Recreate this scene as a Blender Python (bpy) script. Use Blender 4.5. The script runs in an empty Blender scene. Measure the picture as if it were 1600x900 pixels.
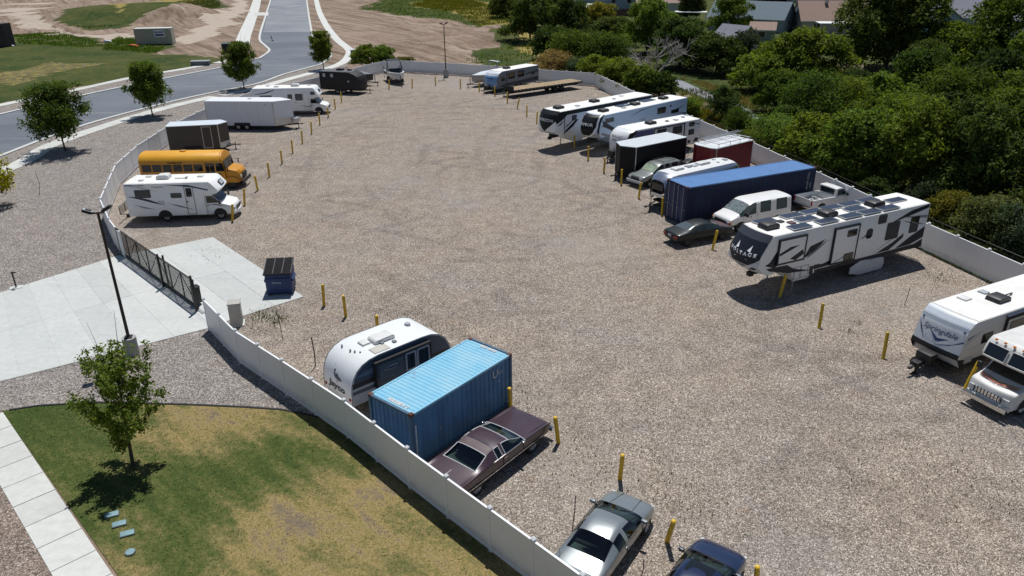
import bpy, bmesh, math, random
import numpy as np
from mathutils import Vector, Matrix
R = math.radians
scene = bpy.context.scene
COL = scene.collection
random.seed(7)
rng = np.random.default_rng(7)

# ------------------------------------------------------------------ camera
cd = bpy.data.cameras.new('camera'); cam = bpy.data.objects.new('camera', cd); COL.objects.link(cam)
cd.sensor_width = 36; cd.lens = 36 * 1184.9 / 1600; cd.clip_end = 6000; cd.clip_start = .3
cam.location = (0, 0, 18.81)
_p, _r = R(24.406), R(-0.573)
_f = Vector((0, math.cos(_p), -math.sin(_p))); _u = Vector((0, math.sin(_p), math.cos(_p))); _x = Vector((1, 0, 0))
_rx = math.cos(_r) * _x + math.sin(_r) * _u; _uy = -math.sin(_r) * _x + math.cos(_r) * _u
cam.rotation_euler = Matrix((_rx, _uy, -_f)).transposed().to_euler()
scene.camera = cam
# ------------------------------------------------------------------ sky and sun
SUN_EL, SUN_AZ = 69.0, 83.0          # elevation; direction of the sun seen from above, from +X
w = bpy.data.worlds.new('World'); scene.world = w; w.use_nodes = True
nt = w.node_tree; bg = nt.nodes['Background']
sky = nt.nodes.new('ShaderNodeTexSky'); sky.sky_type = 'NISHITA'; sky.sun_disc = False
sky.sun_elevation = R(SUN_EL); sky.sun_rotation = R(90 - SUN_AZ); sky.altitude = 1400; sky.dust_density = .3
nt.links.new(sky.outputs[0], bg.inputs[0]); bg.inputs[1].default_value = .07
sd = bpy.data.lights.new('sun', 'SUN'); sd.energy = 4.7; sd.angle = R(.5); sd.color = (1, .98, .95)
sun = bpy.data.objects.new('sun', sd); COL.objects.link(sun)
_d = Vector((math.cos(R(SUN_EL)) * math.cos(R(SUN_AZ)), math.cos(R(SUN_EL)) * math.sin(R(SUN_AZ)), math.sin(R(SUN_EL))))
sun.rotation_euler = _d.to_track_quat('Z', 'Y').to_euler(); sun.location = (0, 60, 80)
vs = scene.view_settings; vs.view_transform = 'Standard'; vs.look = 'None'; vs.gamma = 1; vs.use_curve_mapping = False
vs.exposure = -.15
scene.cycles.max_bounces = 6; scene.cycles.transparent_max_bounces = 6
scene.cycles.sample_clamp_indirect = 6; scene.cycles.use_denoising = True; scene.cycles.denoising_prefilter = 'ACCURATE'

# ------------------------------------------------------------------ materials
MATS = {}
def node(t, k, **kw):
    n = t.nodes.new(k)
    for a, v in kw.items():
        if hasattr(n, a): setattr(n, a, v)
        else: n.inputs[a.replace('_', ' ')].default_value = v
    return n
def mat(name, col, rough=.6, metal=0, noise=.12, scale=3.0, bump=0.0, bscale=20, coat=0, spec=.5, alpha=None, trans=0):
    """plain paint-like procedural material: base colour broken by two noises (dirt and fade), optional bump"""
    if name in MATS: return MATS[name]
    m = bpy.data.materials.new(name); m.use_nodes = True; t = m.node_tree
    b = t.nodes['Principled BSDF']
    tc = node(t, 'ShaderNodeTexCoord'); n1 = node(t, 'ShaderNodeTexNoise', Scale=scale, Detail=6.0, Roughness=.65)
    t.links.new(tc.outputs['Object'], n1.inputs['Vector'])
    r = node(t, 'ShaderNodeMapRange'); r.inputs[1].default_value = .3; r.inputs[2].default_value = .75
    r.inputs[3].default_value = 1 - noise; r.inputs[4].default_value = 1 + noise * .6
    t.links.new(n1.outputs[0], r.inputs[0])
    mx = node(t, 'ShaderNodeMix', data_type='RGBA', blend_type='MULTIPLY'); mx.inputs[0].default_value = 1
    mx.inputs[6].default_value = (*col, 1); t.links.new(r.outputs[0], mx.inputs[7])
    t.links.new(mx.outputs[2], b.inputs['Base Color'])
    b.inputs['Roughness'].default_value = rough; b.inputs['Metallic'].default_value = metal
    b.inputs['Specular IOR Level'].default_value = spec
    if coat: b.inputs['Coat Weight'].default_value = coat; b.inputs['Coat Roughness'].default_value = .05
    if bump:
        n2 = node(t, 'ShaderNodeTexNoise', Scale=bscale, Detail=4.0); t.links.new(tc.outputs['Object'], n2.inputs['Vector'])
        bp = node(t, 'ShaderNodeBump', Strength=bump, Distance=.02); t.links.new(n2.outputs[0], bp.inputs['Height'])
        t.links.new(bp.outputs[0], b.inputs['Normal'])
    MATS[name] = m; return m

# ------------------------------------------------------------------ object helpers
def link(name, me, parent=None, m=None):
    o = bpy.data.objects.new(name, me); COL.objects.link(o)
    if parent is not None: o.parent = parent
    if m is not None and me is not None:
        me.materials.clear(); me.materials.append(m)
    return o
def thing(name, label, cat, loc=(0, 0), rz=0, group=None, z=0):
    o = bpy.data.objects.new(name, None); COL.objects.link(o); o.empty_display_size = .3
    o.location = (loc[0], loc[1], z); o.rotation_euler = (0, 0, R(rz)); tag(o, label, cat, group); return o
def tag(o, label=None, cat=None, group=None, kind=None):
    if label: o['label'] = label
    if cat: o['category'] = cat
    if group: o['group'] = group
    if kind: o['kind'] = kind
    return o
def mesh(name, vs_, fs, m, parent=None, smooth=False):
    me = bpy.data.meshes.new(name); me.from_pydata([tuple(v) for v in vs_], [], [tuple(f) for f in fs]); me.update()
    if smooth: me.polygons.foreach_set('use_smooth', [True] * len(me.polygons))
    return link(name, me, parent, m)
def bm_obj(name, bm, m, parent=None, smooth=False, angle=None):
    bmesh.ops.recalc_face_normals(bm, faces=bm.faces)
    me = bpy.data.meshes.new(name); bm.to_mesh(me); bm.free()
    if smooth:
        me.polygons.foreach_set('use_smooth', [True] * len(me.polygons))
        me.set_sharp_from_angle(angle=R(angle or 35))
    return link(name, me, parent, m)
def bev(bm, w, seg=2, ang=30):
    es = [e for e in bm.edges if len(e.link_faces) == 2 and e.calc_face_angle(0) > R(ang)]
    if es: bmesh.ops.bevel(bm, geom=es, offset=w, offset_type='OFFSET', segments=seg, affect='EDGES', profile=.6, clamp_overlap=True)
def addbox(bm, c, s, rz=0, M=None):
    mt = Matrix.Translation(c) @ Matrix.Rotation(rz, 4, 'Z') @ Matrix.Diagonal((s[0], s[1], s[2], 1))
    return bmesh.ops.create_cube(bm, size=1, matrix=(M @ mt) if M else mt)
def box(name, c, s, m, parent=None, bevel=0, rz=0, seg=2):
    bm = bmesh.new(); addbox(bm, c, s, rz)
    if bevel: bev(bm, bevel, seg)
    return bm_obj(name, bm, m, parent, bool(bevel), 50)
SPLIT = {'header', 'bumper', 'seat', 'rub_rail', 'chrome_strip', 'main_beam', 'trailer_frame', 'door_seam', 'side_pocket', 'skid', 'rib', 'fender', 'grille_bar', 'marker_light', 'service_hatch', 'seam', 'rung', 'corner_trim', 'stake_pocket', 'handle', 'side_rail', 'wiper', 'bonnet_seam', 'stabiliser', 'mirror_arm', 'guide_post', 'rail', 'fridge_vent', 'roof_seam', 'windshield_bar'}
def boxes(name, lst, m, parent=None):
    if parent is not None and len(lst) > 1 and name in SPLIT:      # pieces that lie apart are parts of their own
        return [boxes(name, [q], m, parent) for q in lst][-1]
    bm = bmesh.new()
    for c, s in lst: addbox(bm, c, s)
    return bm_obj(name, bm, m, parent)
def addcyl(bm, p0, p1, r, n=10, r2=None):
    p0, p1 = Vector(p0), Vector(p1); d = p1 - p0
    M = Matrix.Translation((p0 + p1) / 2) @ d.to_track_quat('Z', 'Y').to_matrix().to_4x4()
    bmesh.ops.create_cone(bm, cap_ends=True, segments=n, radius1=r, radius2=r if r2 is None else r2, depth=d.length, matrix=M)
def cyl(name, p0, p1, r, m, parent=None, n=12, r2=None, smooth=True):
    bm = bmesh.new(); addcyl(bm, p0, p1, r, n, r2); return bm_obj(name, bm, m, parent, smooth, 50)
def rods(name, segs, r, m, parent=None, n=6):
    if parent is not None and len(segs) > 1 and name in ('wiper', 'bonnet_seam', 'stabiliser', 'mirror_arm', 'guide_post'): return [rods(name, [q], r, m, parent, n) for q in segs][-1]
    bm = bmesh.new()
    for a, b in segs: addcyl(bm, a, b, r, n)
    return bm_obj(name, bm, m, parent, True, 50)
def pathsegs(pts): return list(zip(pts[:-1], pts[1:]))
def ngon(name, pts, z, m, parent=None, thick=0):
    """flat polygon sheet (x,y) at height z; with thick it is a slab whose top is at z"""
    bm = bmesh.new(); v = [bm.verts.new((q[0], q[1], z)) for q in pts]; f = bm.faces.new(v)
    if f.normal.z < 0: f.normal_flip()
    f.normal_update()
    if f.normal.z < 0: f.normal_flip()
    if thick:
        r = bmesh.ops.extrude_face_region(bm, geom=[f]); 
        for q in r['geom']:
            if isinstance(q, bmesh.types.BMVert): q.co.z -= thick
    bmesh.ops.triangulate(bm, faces=[f for f in bm.faces if len(f.verts) > 4])
    if thick: return bm_obj(name, bm, m, parent)
    me = bpy.data.meshes.new(name); bm.to_mesh(me); bm.free()
    if me.polygons[0].normal.z < 0: me.flip_normals()
    return link(name, me, parent, m)
def side(name, pts, y, m, parent, t=.006):
    """thin panel cut to an outline (x,z) standing proud of the flat side at y (sign of y says which side)"""
    s = 1 if y > 0 else -1
    bm = bmesh.new(); v = [bm.verts.new((q[0], y + s * t, q[1])) for q in pts]; w_ = [bm.verts.new((q[0], y - s * .01, q[1])) for q in pts]
    n = len(pts); bm.faces.new(v); bm.faces.new(w_[::-1])
    for i in range(n): bm.faces.new((v[i], w_[i], w_[(i + 1) % n], v[(i + 1) % n]))
    bmesh.ops.triangulate(bm, faces=[f for f in bm.faces if len(f.verts) > 4])
    return bm_obj(name, bm, m, parent)
def rrect(x0, z0, x1, z1, r=.06, n=3):
    r = min(r, abs(x1 - x0) / 2.01, abs(z1 - z0) / 2.01); out = []
    for cx, cz, a0 in ((x1 - r, z1 - r, 0), (x0 + r, z1 - r, 90), (x0 + r, z0 + r, 180), (x1 - r, z0 + r, 270)):
        for k in range(n + 1):
            a = R(a0 + 90 * k / n); out.append((cx + r * math.cos(a), cz + r * math.sin(a)))
    return out
def frame(name, x0, z0, x1, z1, wd, y, m, parent, t=.012):
    """rectangular outline strip on a side"""
    s = 1 if y > 0 else -1
    return boxes(name, [(((x0 + x1) / 2, y + s * t / 2, z1 - wd / 2), (x1 - x0, t, wd)), (((x0 + x1) / 2, y + s * t / 2, z0 + wd / 2), (x1 - x0, t, wd)),
        ((x0 + wd / 2, y + s * t / 2, (z0 + z1) / 2), (wd, t, z1 - z0 - 2 * wd)), ((x1 - wd / 2, y + s * t / 2, (z0 + z1) / 2), (wd, t, z1 - z0 - 2 * wd))], m, parent)
def window(x0, z0, x1, z1, y, parent, fm, gm, fw=.035, r=.07, name='window'):
    """window: proud frame plate, darker pane on it as its sub-part"""
    f = side(name, rrect(x0, z0, x1, z1, r), y, fm, parent, .014)
    s = 1 if y > 0 else -1
    side('pane', rrect(x0 + fw, z0 + fw, x1 - fw, z1 - fw, max(r - fw, .01)), y + s * .012, gm, f, .006); return f
def text_mesh(s, size, bold=0.0, shear=0.0, width=None):
    c = bpy.data.curves.new('t', 'FONT'); c.body = s; c.size = size; c.align_x = 'CENTER'; c.align_y = 'CENTER'; c.offset = bold; c.shear = shear; c.resolution_u = 2
    o = bpy.data.objects.new('t', c); COL.objects.link(o); bpy.context.view_layer.update()
    me = bpy.data.meshes.new_from_object(o.evaluated_get(bpy.context.evaluated_depsgraph_get())); bpy.data.objects.remove(o); bpy.data.curves.remove(c)
    if width:
        xs = [v.co.x for v in me.vertices]; k = width / max(max(xs) - min(xs), 1e-6)
        for v in me.vertices: v.co.x *= k
    return me
def text(name, s, size, fn, m, parent, bold=0.0, shear=0.0, width=None):
    """lettering; fn maps the flat (u,v) of each vertex to a point of the surface it is printed on"""
    me = text_mesh(s, size, bold, shear, width)
    for v in me.vertices: v.co = fn(v.co.x, v.co.y)
    return link(name, me, parent, m)
def side_text(name, s, size, x, z, y, m, parent, rot=0, t=.02, **kw):
    sg = 1 if y > 0 else -1; c, n = math.cos(R(rot)), math.sin(R(rot))
    return text(name, s, size, lambda u, v: Vector((x - sg * (u * c - v * n), y + sg * t, z + u * n + v * c)), m, parent, **kw)
def copy_tree(o, parent=None):
    c = o.copy(); COL.objects.link(c); c.parent = parent
    for ch in list(o.children): copy_tree(ch, c)
    return c
WH = {}
def wheel(parent, x, y, r=.35, wd=.24, rim='rim', name='wheel', hub=.6):
    """tyre with a dished rim as its sub-part; wheels alike share their meshes"""
    s = 1 if y > 0 else -1; key = (round(r, 3), wd, rim, hub)
    if key not in WH:
        def ring(prof, m, nm, n=20):
            vs_, fs = [], []
            for k in range(n):
                a = 2 * math.pi * k / n
                for (rr, yy) in prof: vs_.append((rr * math.cos(a), yy, rr * math.sin(a)))
            L = len(prof)
            for k in range(n):
                for j in range(L - 1): fs.append((k * L + j, k * L + j + 1, ((k + 1) % n) * L + j + 1, ((k + 1) % n) * L + j))
            me = bpy.data.meshes.new(nm); me.from_pydata(vs_, [], fs); me.update(); me.materials.append(m)
            me.polygons.foreach_set('use_smooth', [True] * len(me.polygons)); me.set_sharp_from_angle(angle=R(40)); return me
        h = wd / 2; ri = r * hub
        t = ring([(0.001, -h * .8), (r * .9, -h), (r, -h * .7), (r, h * .7), (r * .93, h), (ri, h * .92), (ri * .97, h * .5)], MATS['tyre'], 'tyre')
        q = ring([(ri, h * .9), (ri * .9, h * .55), (ri * .45, h * .62), (ri * .36, h * .85), (0.001, h * .9)], MATS[rim], 'rim')
        WH[key] = (t, q)
    t, q = WH[key]
    o = bpy.data.objects.new(name, t); COL.objects.link(o); o.parent = parent; o.location = (x, y, r); o.rotation_euler = (0, 0, 0 if s > 0 else math.pi)
    c = bpy.data.objects.new('rim', q); COL.objects.link(c); c.parent = o; return o
def prof(name, pts, w_, m, parent, ny=2, bulge=None, crown=0, bevel=.04, smooth=True, y0=0, seg=2, ang=30):
    """closed side outline (x,z) pulled across the width; bulge = per-point x shift at the edges (rounds the nose in plan), crown = roof arch"""
    n = len(pts); bm = bmesh.new(); rows = []
    zmax = max(q[1] for q in pts)
    for j in range(ny + 1):
        t = -1 + 2 * j / ny; row = []
        for i, (x, z) in enumerate(pts):
            b = bulge[i] if bulge else 0
            row.append(bm.verts.new((x - b * t * t, y0 + t * w_ / 2, z - (crown * t * t if z > zmax - .3 else 0))))
        rows.append(row)
    for j in range(ny):
        for i in range(n): bm.faces.new((rows[j][i], rows[j][(i + 1) % n], rows[j + 1][(i + 1) % n], rows[j + 1][i]))
    bm.faces.new(rows[0][::-1]); bm.faces.new(rows[-1])
    bmesh.ops.recalc_face_normals(bm, faces=bm.faces)
    if bevel:
        es = [e for e in bm.edges if len(e.link_faces) == 2 and e.calc_face_angle(0) > R(ang)]
        bmesh.ops.bevel(bm, geom=es, offset=bevel, offset_type='OFFSET', segments=seg, affect='EDGES', profile=.6, clamp_overlap=True)
    bmesh.ops.triangulate(bm, faces=[f for f in bm.faces if len(f.verts) > 4])
    return bm_obj(name, bm, m, parent, smooth, 40)

# shared plain materials
mat('tyre', (.018, .018, .018), .85, noise=.3); mat('rim', (.45, .45, .46), .4, .8); mat('rim_dark', (.05, .05, .05), .5, .5); mat('rim_white', (.62, .62, .6), .5)
WHITE = mat('white_gelcoat', (.86, .87, .87), .35, noise=.07, scale=1.2); ROOF = mat('roof_membrane', (.78, .77, .73), .7, noise=.12, scale=1.4)
BLACK = mat('black_trim', (.016, .016, .018), .45, noise=.3); GLASS = mat('dark_glass', (.012, .015, .018), .06, noise=.05, spec=.7)
NAVY = mat('navy_graphic', (.02, .032, .06), .4, noise=.1); GREY = mat('grey_graphic', (.22, .24, .26), .4, noise=.1); LGREY = mat('light_grey_graphic', (.45, .47, .49), .4, noise=.1)
FRAME = mat('chassis_black', (.02, .02, .02), .7, noise=.4); ALU = mat('aluminium', (.55, .56, .57), .35, .85, noise=.15); CHROME = mat('chrome', (.7, .7, .7), .12, 1, noise=.1)
SHROUD = mat('black_shroud', (.022, .022, .024), .5, noise=.35); WSHROUD = mat('white_shroud', (.68, .68, .66), .45, noise=.12)
RED = mat('red_lens', (.35, .01, .01), .25); AMBER = mat('amber_lens', (.7, .2, .02), .25); LAMP = mat('clear_lens', (.6, .62, .62), .15)
YELLOW = mat('safety_yellow', (.66, .42, .012), .5, noise=.3, scale=6); GALV = mat('galvanised', (.38, .39, .4), .5, .6)
VINYL = mat('white_vinyl', (.80, .81, .82), .45, noise=.05, scale=.8); POLE = mat('dark_pole', (.022, .02, .018), .45, .2)
WOOD = mat('deck_wood', (.36, .26, .15), .8, noise=.35, scale=2); BLUEP = mat('solar_cell', (.035, .044, .068), .25, noise=.15, scale=2)
RUST = mat('rust', (.16, .06, .035), .85, noise=.5, scale=6)

# ================================================================== SETTING
def ramp(t, stops):
    n = node(t, 'ShaderNodeValToRGB'); e = n.color_ramp.elements
    while len(e) < len(stops): e.new(.5)
    for k, (p_, c) in enumerate(stops): e[k].position = p_; e[k].color = (*c, 1)
    return n
def mixc(t, f, a, b, kind='MIX'):
    n = node(t, 'ShaderNodeMix', data_type='RGBA', blend_type=kind)
    for i, v in ((0, f), (6, a), (7, b)):
        if isinstance(v, (int, float)): n.inputs[i].default_value = v
        elif isinstance(v, tuple): n.inputs[i].default_value = (*v, 1)
        else: t.links.new(v, n.inputs[i])
    return n.outputs[2]
def math_(t, op, a, b=0.0, clamp=False):
    n = node(t, 'ShaderNodeMath', operation=op, use_clamp=clamp)
    for i, v in ((0, a), (1, b)):
        if isinstance(v, (int, float)): n.inputs[i].default_value = v
        else: t.links.new(v, n.inputs[i])
    return n.outputs[0]
def noise_(t, vec, scale, detail=5.0, rough=.6, out=0):
    n = node(t, 'ShaderNodeTexNoise', Scale=scale, Detail=detail, Roughness=rough); t.links.new(vec, n.inputs['Vector']); return n.outputs[out]
def rng_(t, v, a, b, c=0.0, d=1.0):
    n = node(t, 'ShaderNodeMapRange'); t.links.new(v, n.inputs[0])
    for i, x in enumerate((a, b, c, d)): n.inputs[i + 1].default_value = x
    return n.outputs[0]
def new_mat(name):
    m = bpy.data.materials.new(name); m.use_nodes = True; t = m.node_tree; b = t.nodes['Principled BSDF']
    g_ = node(t, 'ShaderNodeNewGeometry'); MATS[name] = m; return m, t, b, g_.outputs['Position']

def gravel_mat(name, tan, grey, track=True, cell=29.0):
    m, t, b, P = new_mat(name)
    v = node(t, 'ShaderNodeTexVoronoi', Scale=cell, Randomness=1.0); t.links.new(P, v.inputs['Vector'])
    sep = node(t, 'ShaderNodeSeparateColor'); t.links.new(v.outputs['Color'], sep.inputs[0])
    stones = ramp(t, [(0, (.06, .057, .055)), (.25, (.15, .14, .132)), (.5, (.265, .247, .228)), (.72, (.35, .325, .298)), (.88, (.49, .465, .44)), (1, (.76, .74, .71))])
    t.links.new(sep.outputs[0], stones.inputs[0])
    hue = mixc(t, math_(t, 'MULTIPLY', sep.outputs[1], .22), stones.outputs[0], (.33, .24, .20))
    big = noise_(t, P, .16, 6.0, .62); mid = noise_(t, P, .9, 5.0, .6)
    tint = mixc(t, rng_(t, big, .38, .62), tan, grey)
    col = mixc(t, 1.0, hue, tint, 'MULTIPLY')
    col = mixc(t, 1.0, col, rng_(t, mid, .3, .72, .84, 1.15), 'MULTIPLY')
    col = mixc(t, 1.0, col, rng_(t, noise_(t, P, 5.0, 3.0), .3, .7, .86, 1.13), 'MULTIPLY')
    v2 = node(t, 'ShaderNodeTexVoronoi', Scale=13.0, Randomness=1.0); t.links.new(P, v2.inputs['Vector']); s2 = node(t, 'ShaderNodeSeparateColor'); t.links.new(v2.outputs['Color'], s2.inputs[0])
    col = mixc(t, 1.0, col, rng_(t, s2.outputs[0], 0, 1, .92, 1.09), 'MULTIPLY')
    if track:   # faint wheel tracks: rings about the turning circle, broken up by noise
        s = node(t, 'ShaderNodeSeparateXYZ'); t.links.new(P, s.inputs[0])
        tr = None
        for cx, cy, k in ((-2, 66, .62), (16, 22, .5), (-30, 12, .55), (30, 75, .45)):
            dx = math_(t, 'SUBTRACT', s.outputs[0], cx); dy = math_(t, 'SUBTRACT', s.outputs[1], cy)
            d = math_(t, 'SQRT', math_(t, 'ADD', math_(t, 'MULTIPLY', dx, dx), math_(t, 'MULTIPLY', dy, dy)))
            d = math_(t, 'ADD', d, math_(t, 'MULTIPLY', mid, .5))
            sn = math_(t, 'SINE', math_(t, 'MULTIPLY', d, k * 2.6))
            q = math_(t, 'MULTIPLY', rng_(t, sn, .72, 1.0), rng_(t, noise_(t, P, .07 + .05 * k, 3.0), .47, .6))
            tr = q if tr is None else math_(t, 'MAXIMUM', tr, q)
        col = mixc(t, math_(t, 'MULTIPLY', tr, .8), col, mixc(t, 1.0, col, (.76, .755, .76), 'MULTIPLY'))
        dark = rng_(t, noise_(t, P, .33, 6.0, .75), .58, .70)
        col = mixc(t, math_(t, 'MULTIPLY', dark, .5), col, mixc(t, 1.0, col, (.92, .74, .58), 'MULTIPLY'))
        fine = rng_(t, noise_(t, P, .06, 4.0, .6), .52, .62)
        col = mixc(t, math_(t, 'MULTIPLY', fine, .45), col, mixc(t, .55, col, (.36, .33, .30)))
    t.links.new(col, b.inputs['Base Color']); b.inputs['Roughness'].default_value = .95; b.inputs['Specular IOR Level'].default_value = .15
    bp = node(t, 'ShaderNodeBump', Strength=.75, Distance=.03); t.links.new(math_(t, 'SUBTRACT', 1.0, v.outputs['Distance']), bp.inputs['Height']); t.links.new(bp.outputs[0], b.inputs['Normal'])
    return m
GRAVEL = gravel_mat('gravel', (1.06, .965, .845), (.99, .94, .875))
VERGE = gravel_mat('verge_gravel', (.93, .895, .855), (.88, .875, .87), False, 26.0)
STRIP = gravel_mat('brown_gravel', (.88, .75, .66), (.80, .73, .69), False, 26.0)

def concrete_mat(name, c0, c1):
    m, t, b, P = new_mat(name)
    col = mixc(t, rng_(t, noise_(t, P, .35, 6.0, .65), .32, .68), c0, c1)
    col = mixc(t, 1.0, col, rng_(t, noise_(t, P, 3.2, 5.0), .3, .7, .92, 1.06), 'MULTIPLY')
    st = rng_(t, noise_(t, P, 1.1, 7.0, .75), .64, .74); col = mixc(t, math_(t, 'MULTIPLY', st, .28), col, (.26, .25, .23))
    mpc = node(t, 'ShaderNodeMapping'); mpc.inputs['Rotation'].default_value = (0, 0, R(20)); mpc.inputs['Scale'].default_value = (.35, 2.2, 1); t.links.new(P, mpc.inputs[0])
    col = mixc(t, rng_(t, noise_(t, mpc.outputs[0], .8, 6.0, .7), .52, .75, 0, .3), col, (.36, .37, .36))
    info = node(t, 'ShaderNodeObjectInfo'); col = mixc(t, 1.0, col, rng_(t, info.outputs['Random'], 0, 1, .93, 1.05), 'MULTIPLY')
    t.links.new(col, b.inputs['Base Color']); b.inputs['Roughness'].default_value = .85
    return m
CONC = concrete_mat('concrete', (.49, .51, .487), (.54, .55, .525)); WALK = concrete_mat('walk_concrete', (.52, .53, .49), (.60, .60, .56))
KERB = concrete_mat('kerb_concrete', (.50, .51, .50), (.60, .60, .57))

m, t, b, P = new_mat('asphalt')
sp = node(t, 'ShaderNodeTexVoronoi', Scale=30.0); t.links.new(P, sp.inputs['Vector']); ss = node(t, 'ShaderNodeSeparateColor'); t.links.new(sp.outputs['Color'], ss.inputs[0])
c = mixc(t, rng_(t, noise_(t, P, .05, 6.0, .6), .38, .62), (.105, .122, .145), (.155, .172, .195))
mp = node(t, 'ShaderNodeMapping'); mp.inputs['Rotation'].default_value = (0, 0, R(-18)); mp.inputs['Scale'].default_value = (.05, .7, 1); t.links.new(P, mp.inputs[0])
c = mixc(t, math_(t, 'MULTIPLY', rng_(t, noise_(t, mp.outputs[0], 1.0, 4.0), .56, .72), .5), c, (.30, .31, .32))
c = mixc(t, 1.0, c, rng_(t, ss.outputs[0], 0, 1, .82, 1.15), 'MULTIPLY')
t.links.new(c, b.inputs['Base Color']); b.inputs['Roughness'].default_value = .88
ASPH = m
m, t, b, P = new_mat('old_asphalt')
c = mixc(t, rng_(t, noise_(t, P, .09, 6.0, .65), .36, .64), (.17, .185, .205), (.25, .26, .275)); t.links.new(c, b.inputs['Base Color']); b.inputs['Roughness'].default_value = .9
OLDASPH = m

# terrain: one sheet to the horizon, painted by cover (bare dirt, green grass, dry grass, tracks)
def inside(poly, x, y):
    c = np.zeros(x.shape, bool); n = len(poly)
    for i in range(n):
        (x0, y0), (x1, y1) = poly[i], poly[(i + 1) % n]
        if y0 == y1: continue
        c ^= ((y0 > y) != (y1 > y)) & (x < (x1 - x0) * (y - y0) / (y1 - y0) + x0)
    return c
def wob(x, y, s, seed):
    r_ = np.random.default_rng(seed); o = np.zeros_like(x)
    for k in range(6):
        a = r_.uniform(0, 6.28); f = s * 1.7 ** k; o += np.sin((x * np.cos(a) + y * np.sin(a)) * f + r_.uniform(0, 6.28)) / 1.5 ** k
    return o
ZG = [[(-160, 178), (-105.68,164.16), (-106.95,175.51), (-87.16,166.98), (-72.68,158.47), (-58.72,145.37), (-52.07,141.55), (-57.32,129.17), (-63.12,113.71), (-66.77,100.45), (-160, 105)],     # north lawn
      [(-50.04,267.84), (-47.14,305.26), (-26.39,351.48), (1.22,337.57), (19.73,295.32), (15.13,172.22), (22.17,133.20), (16.28,121.16), (10.64,125.43), (4.79,128.56), (0.37,131.72), (-8.55,136.88), (-6.65,145.02), (-0.79,156.83), (-3.86,184.35), (-8.95,199.74), (-16.96,221.88), (-28.46,229.22)],
      [(-121.87,214.53), (-126.23,238.17), (-125.00,289.61), (-125.33,349.57), (-99.97,280.16), (-94.25,238.85), (-98.94,223.08), (-104.94,202.86)], [(-118.88,190.79), (-111.71,197.36), (-82.95,166.63), (-90.21,165.05), (-106.98,173.15)], [(-86.18,169.12), (-90.49,184.15), (-71.81,165.73), (-68.98,154.27), (-82.54,160.26)]]
ZD = [[(-24.07,288.28), (-19.27,323.88), (-5.43,267.55), (7.03,161.43), (11.63,130.96), (5.69,129.91), (4.97,146.81), (0.55,173.51), (-9.23,206.41)], [(-34.17,277.24), (-25.06,333.18), (-7.72,273.64), (-18.88,248.30)],
      [(-84.50,133.05), (-83.13,144.58), (-73.35,141.42), (-72.48,130.85), (-74.70,116.58), (-120, 140)], [(-126.53,242.55), (-135.91,304.17), (-137.07,351.49), (-115.91,315.48), (-114.62,255.10), (-108.31,220.32)]]
ZT = [[(-157.07,248.31), (-144.49,240.23), (-185.10,325.76), (-215.57,373.93), (-176.31,290.34)], [(-157.32,255.37), (-148.97,249.66), (-113.44,200.56), (-86.63,183.80), (-81.95,173.39), (-102.14,185.19), (-124.11,207.97)], [(-76.03,177.74), (-79.57,213.69), (-118.30,357.62), (-112.36,356.63), (-69.43,196.34), (-67.35,179.50), (-68.55,167.67)]]
def axis(lo, hi, step, far):
    a = list(np.arange(lo, hi + .01, step)); s = step; v = hi
    while v < far: s *= 1.35; v += s; a.append(v)
    s = step; v = lo
    while v > -far: s *= 1.35; v -= s; a.insert(0, v)
    return np.array(a)
gx, gy = axis(-130, 130, 1.3, 3500), axis(-10, 300, 1.3, 3500)
X, Y = np.meshgrid(gx, gy); xf, yf = X.ravel(), Y.ravel()
wx, wy = xf + 1.6 * wob(xf, yf, .16, 3), yf + 1.6 * wob(xf, yf, .16, 4)
zone = np.zeros((len(xf), 4), np.float32); zone[:, 3] = 1
for pl in ZG: zone[inside(pl, wx, wy), 0] = 1
for i_, pl in enumerate(ZD): k = inside(pl, wx, wy); zone[k, 1] = .45 if i_ == 2 else .8; zone[k, 0] *= .6
for pl in ZT: zone[inside(pl, wx, wy), 2] = 1
east = (wx > 24 + np.maximum(0, 118 - wy) * .0) & (wy < 118) | (wx > 12 + (wy - 118) * .02) & (wy >= 118) & (wx > 14)
zone[east, 0] = .85; zone[(wy > 330), 0] = .6
def mound(cx, cy, ax, ay, h, rot=0):
    c, s = math.cos(rot), math.sin(rot); u = (xf - cx) * c + (yf - cy) * s; v = -(xf - cx) * s + (yf - cy) * c
    return h * np.exp(-((u / ax) ** 2 + (v / ay) ** 2) ** 1.3)
zz = np.zeros_like(xf)
_m1 = (-105.43,227.66); zz += mound(_m1[0], _m1[1] + 8, 34, 16, 4.2, .25) + mound(_m1[0] + 19, _m1[1] - 2, 12, 8, 2.0, .2)
ROADC = [(-32.20,122.95), (-38.87,137.43), (-49.89,177.96), (-68.15,249.48), (-109.47,410.07)]
rd = np.min([np.hypot(xf - (a[0] + (b_[0] - a[0]) * u), yf - (a[1] + (b_[1] - a[1]) * u)) for a, b_ in zip(ROADC[:-1], ROADC[1:]) for u in np.linspace(0, 1, 12)], 0)
NW_ = [(-70.60,91.60), (-65.97,99.14), (-59.65,121.54), (-50.84,144.80)]
rd = np.minimum(rd, np.min([np.hypot(xf - (a[0] + (b_[0] - a[0]) * u), yf - (a[1] + (b_[1] - a[1]) * u)) for a, b_ in zip(NW_[:-1], NW_[1:]) for u in np.linspace(0, 1, 30)], 0))
dirt = (zone[:, 0] < .3) & (yf > 128) & (rd > 24); zz += np.where(dirt, .16 * wob(xf, yf, .5, 9), 0)
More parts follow.
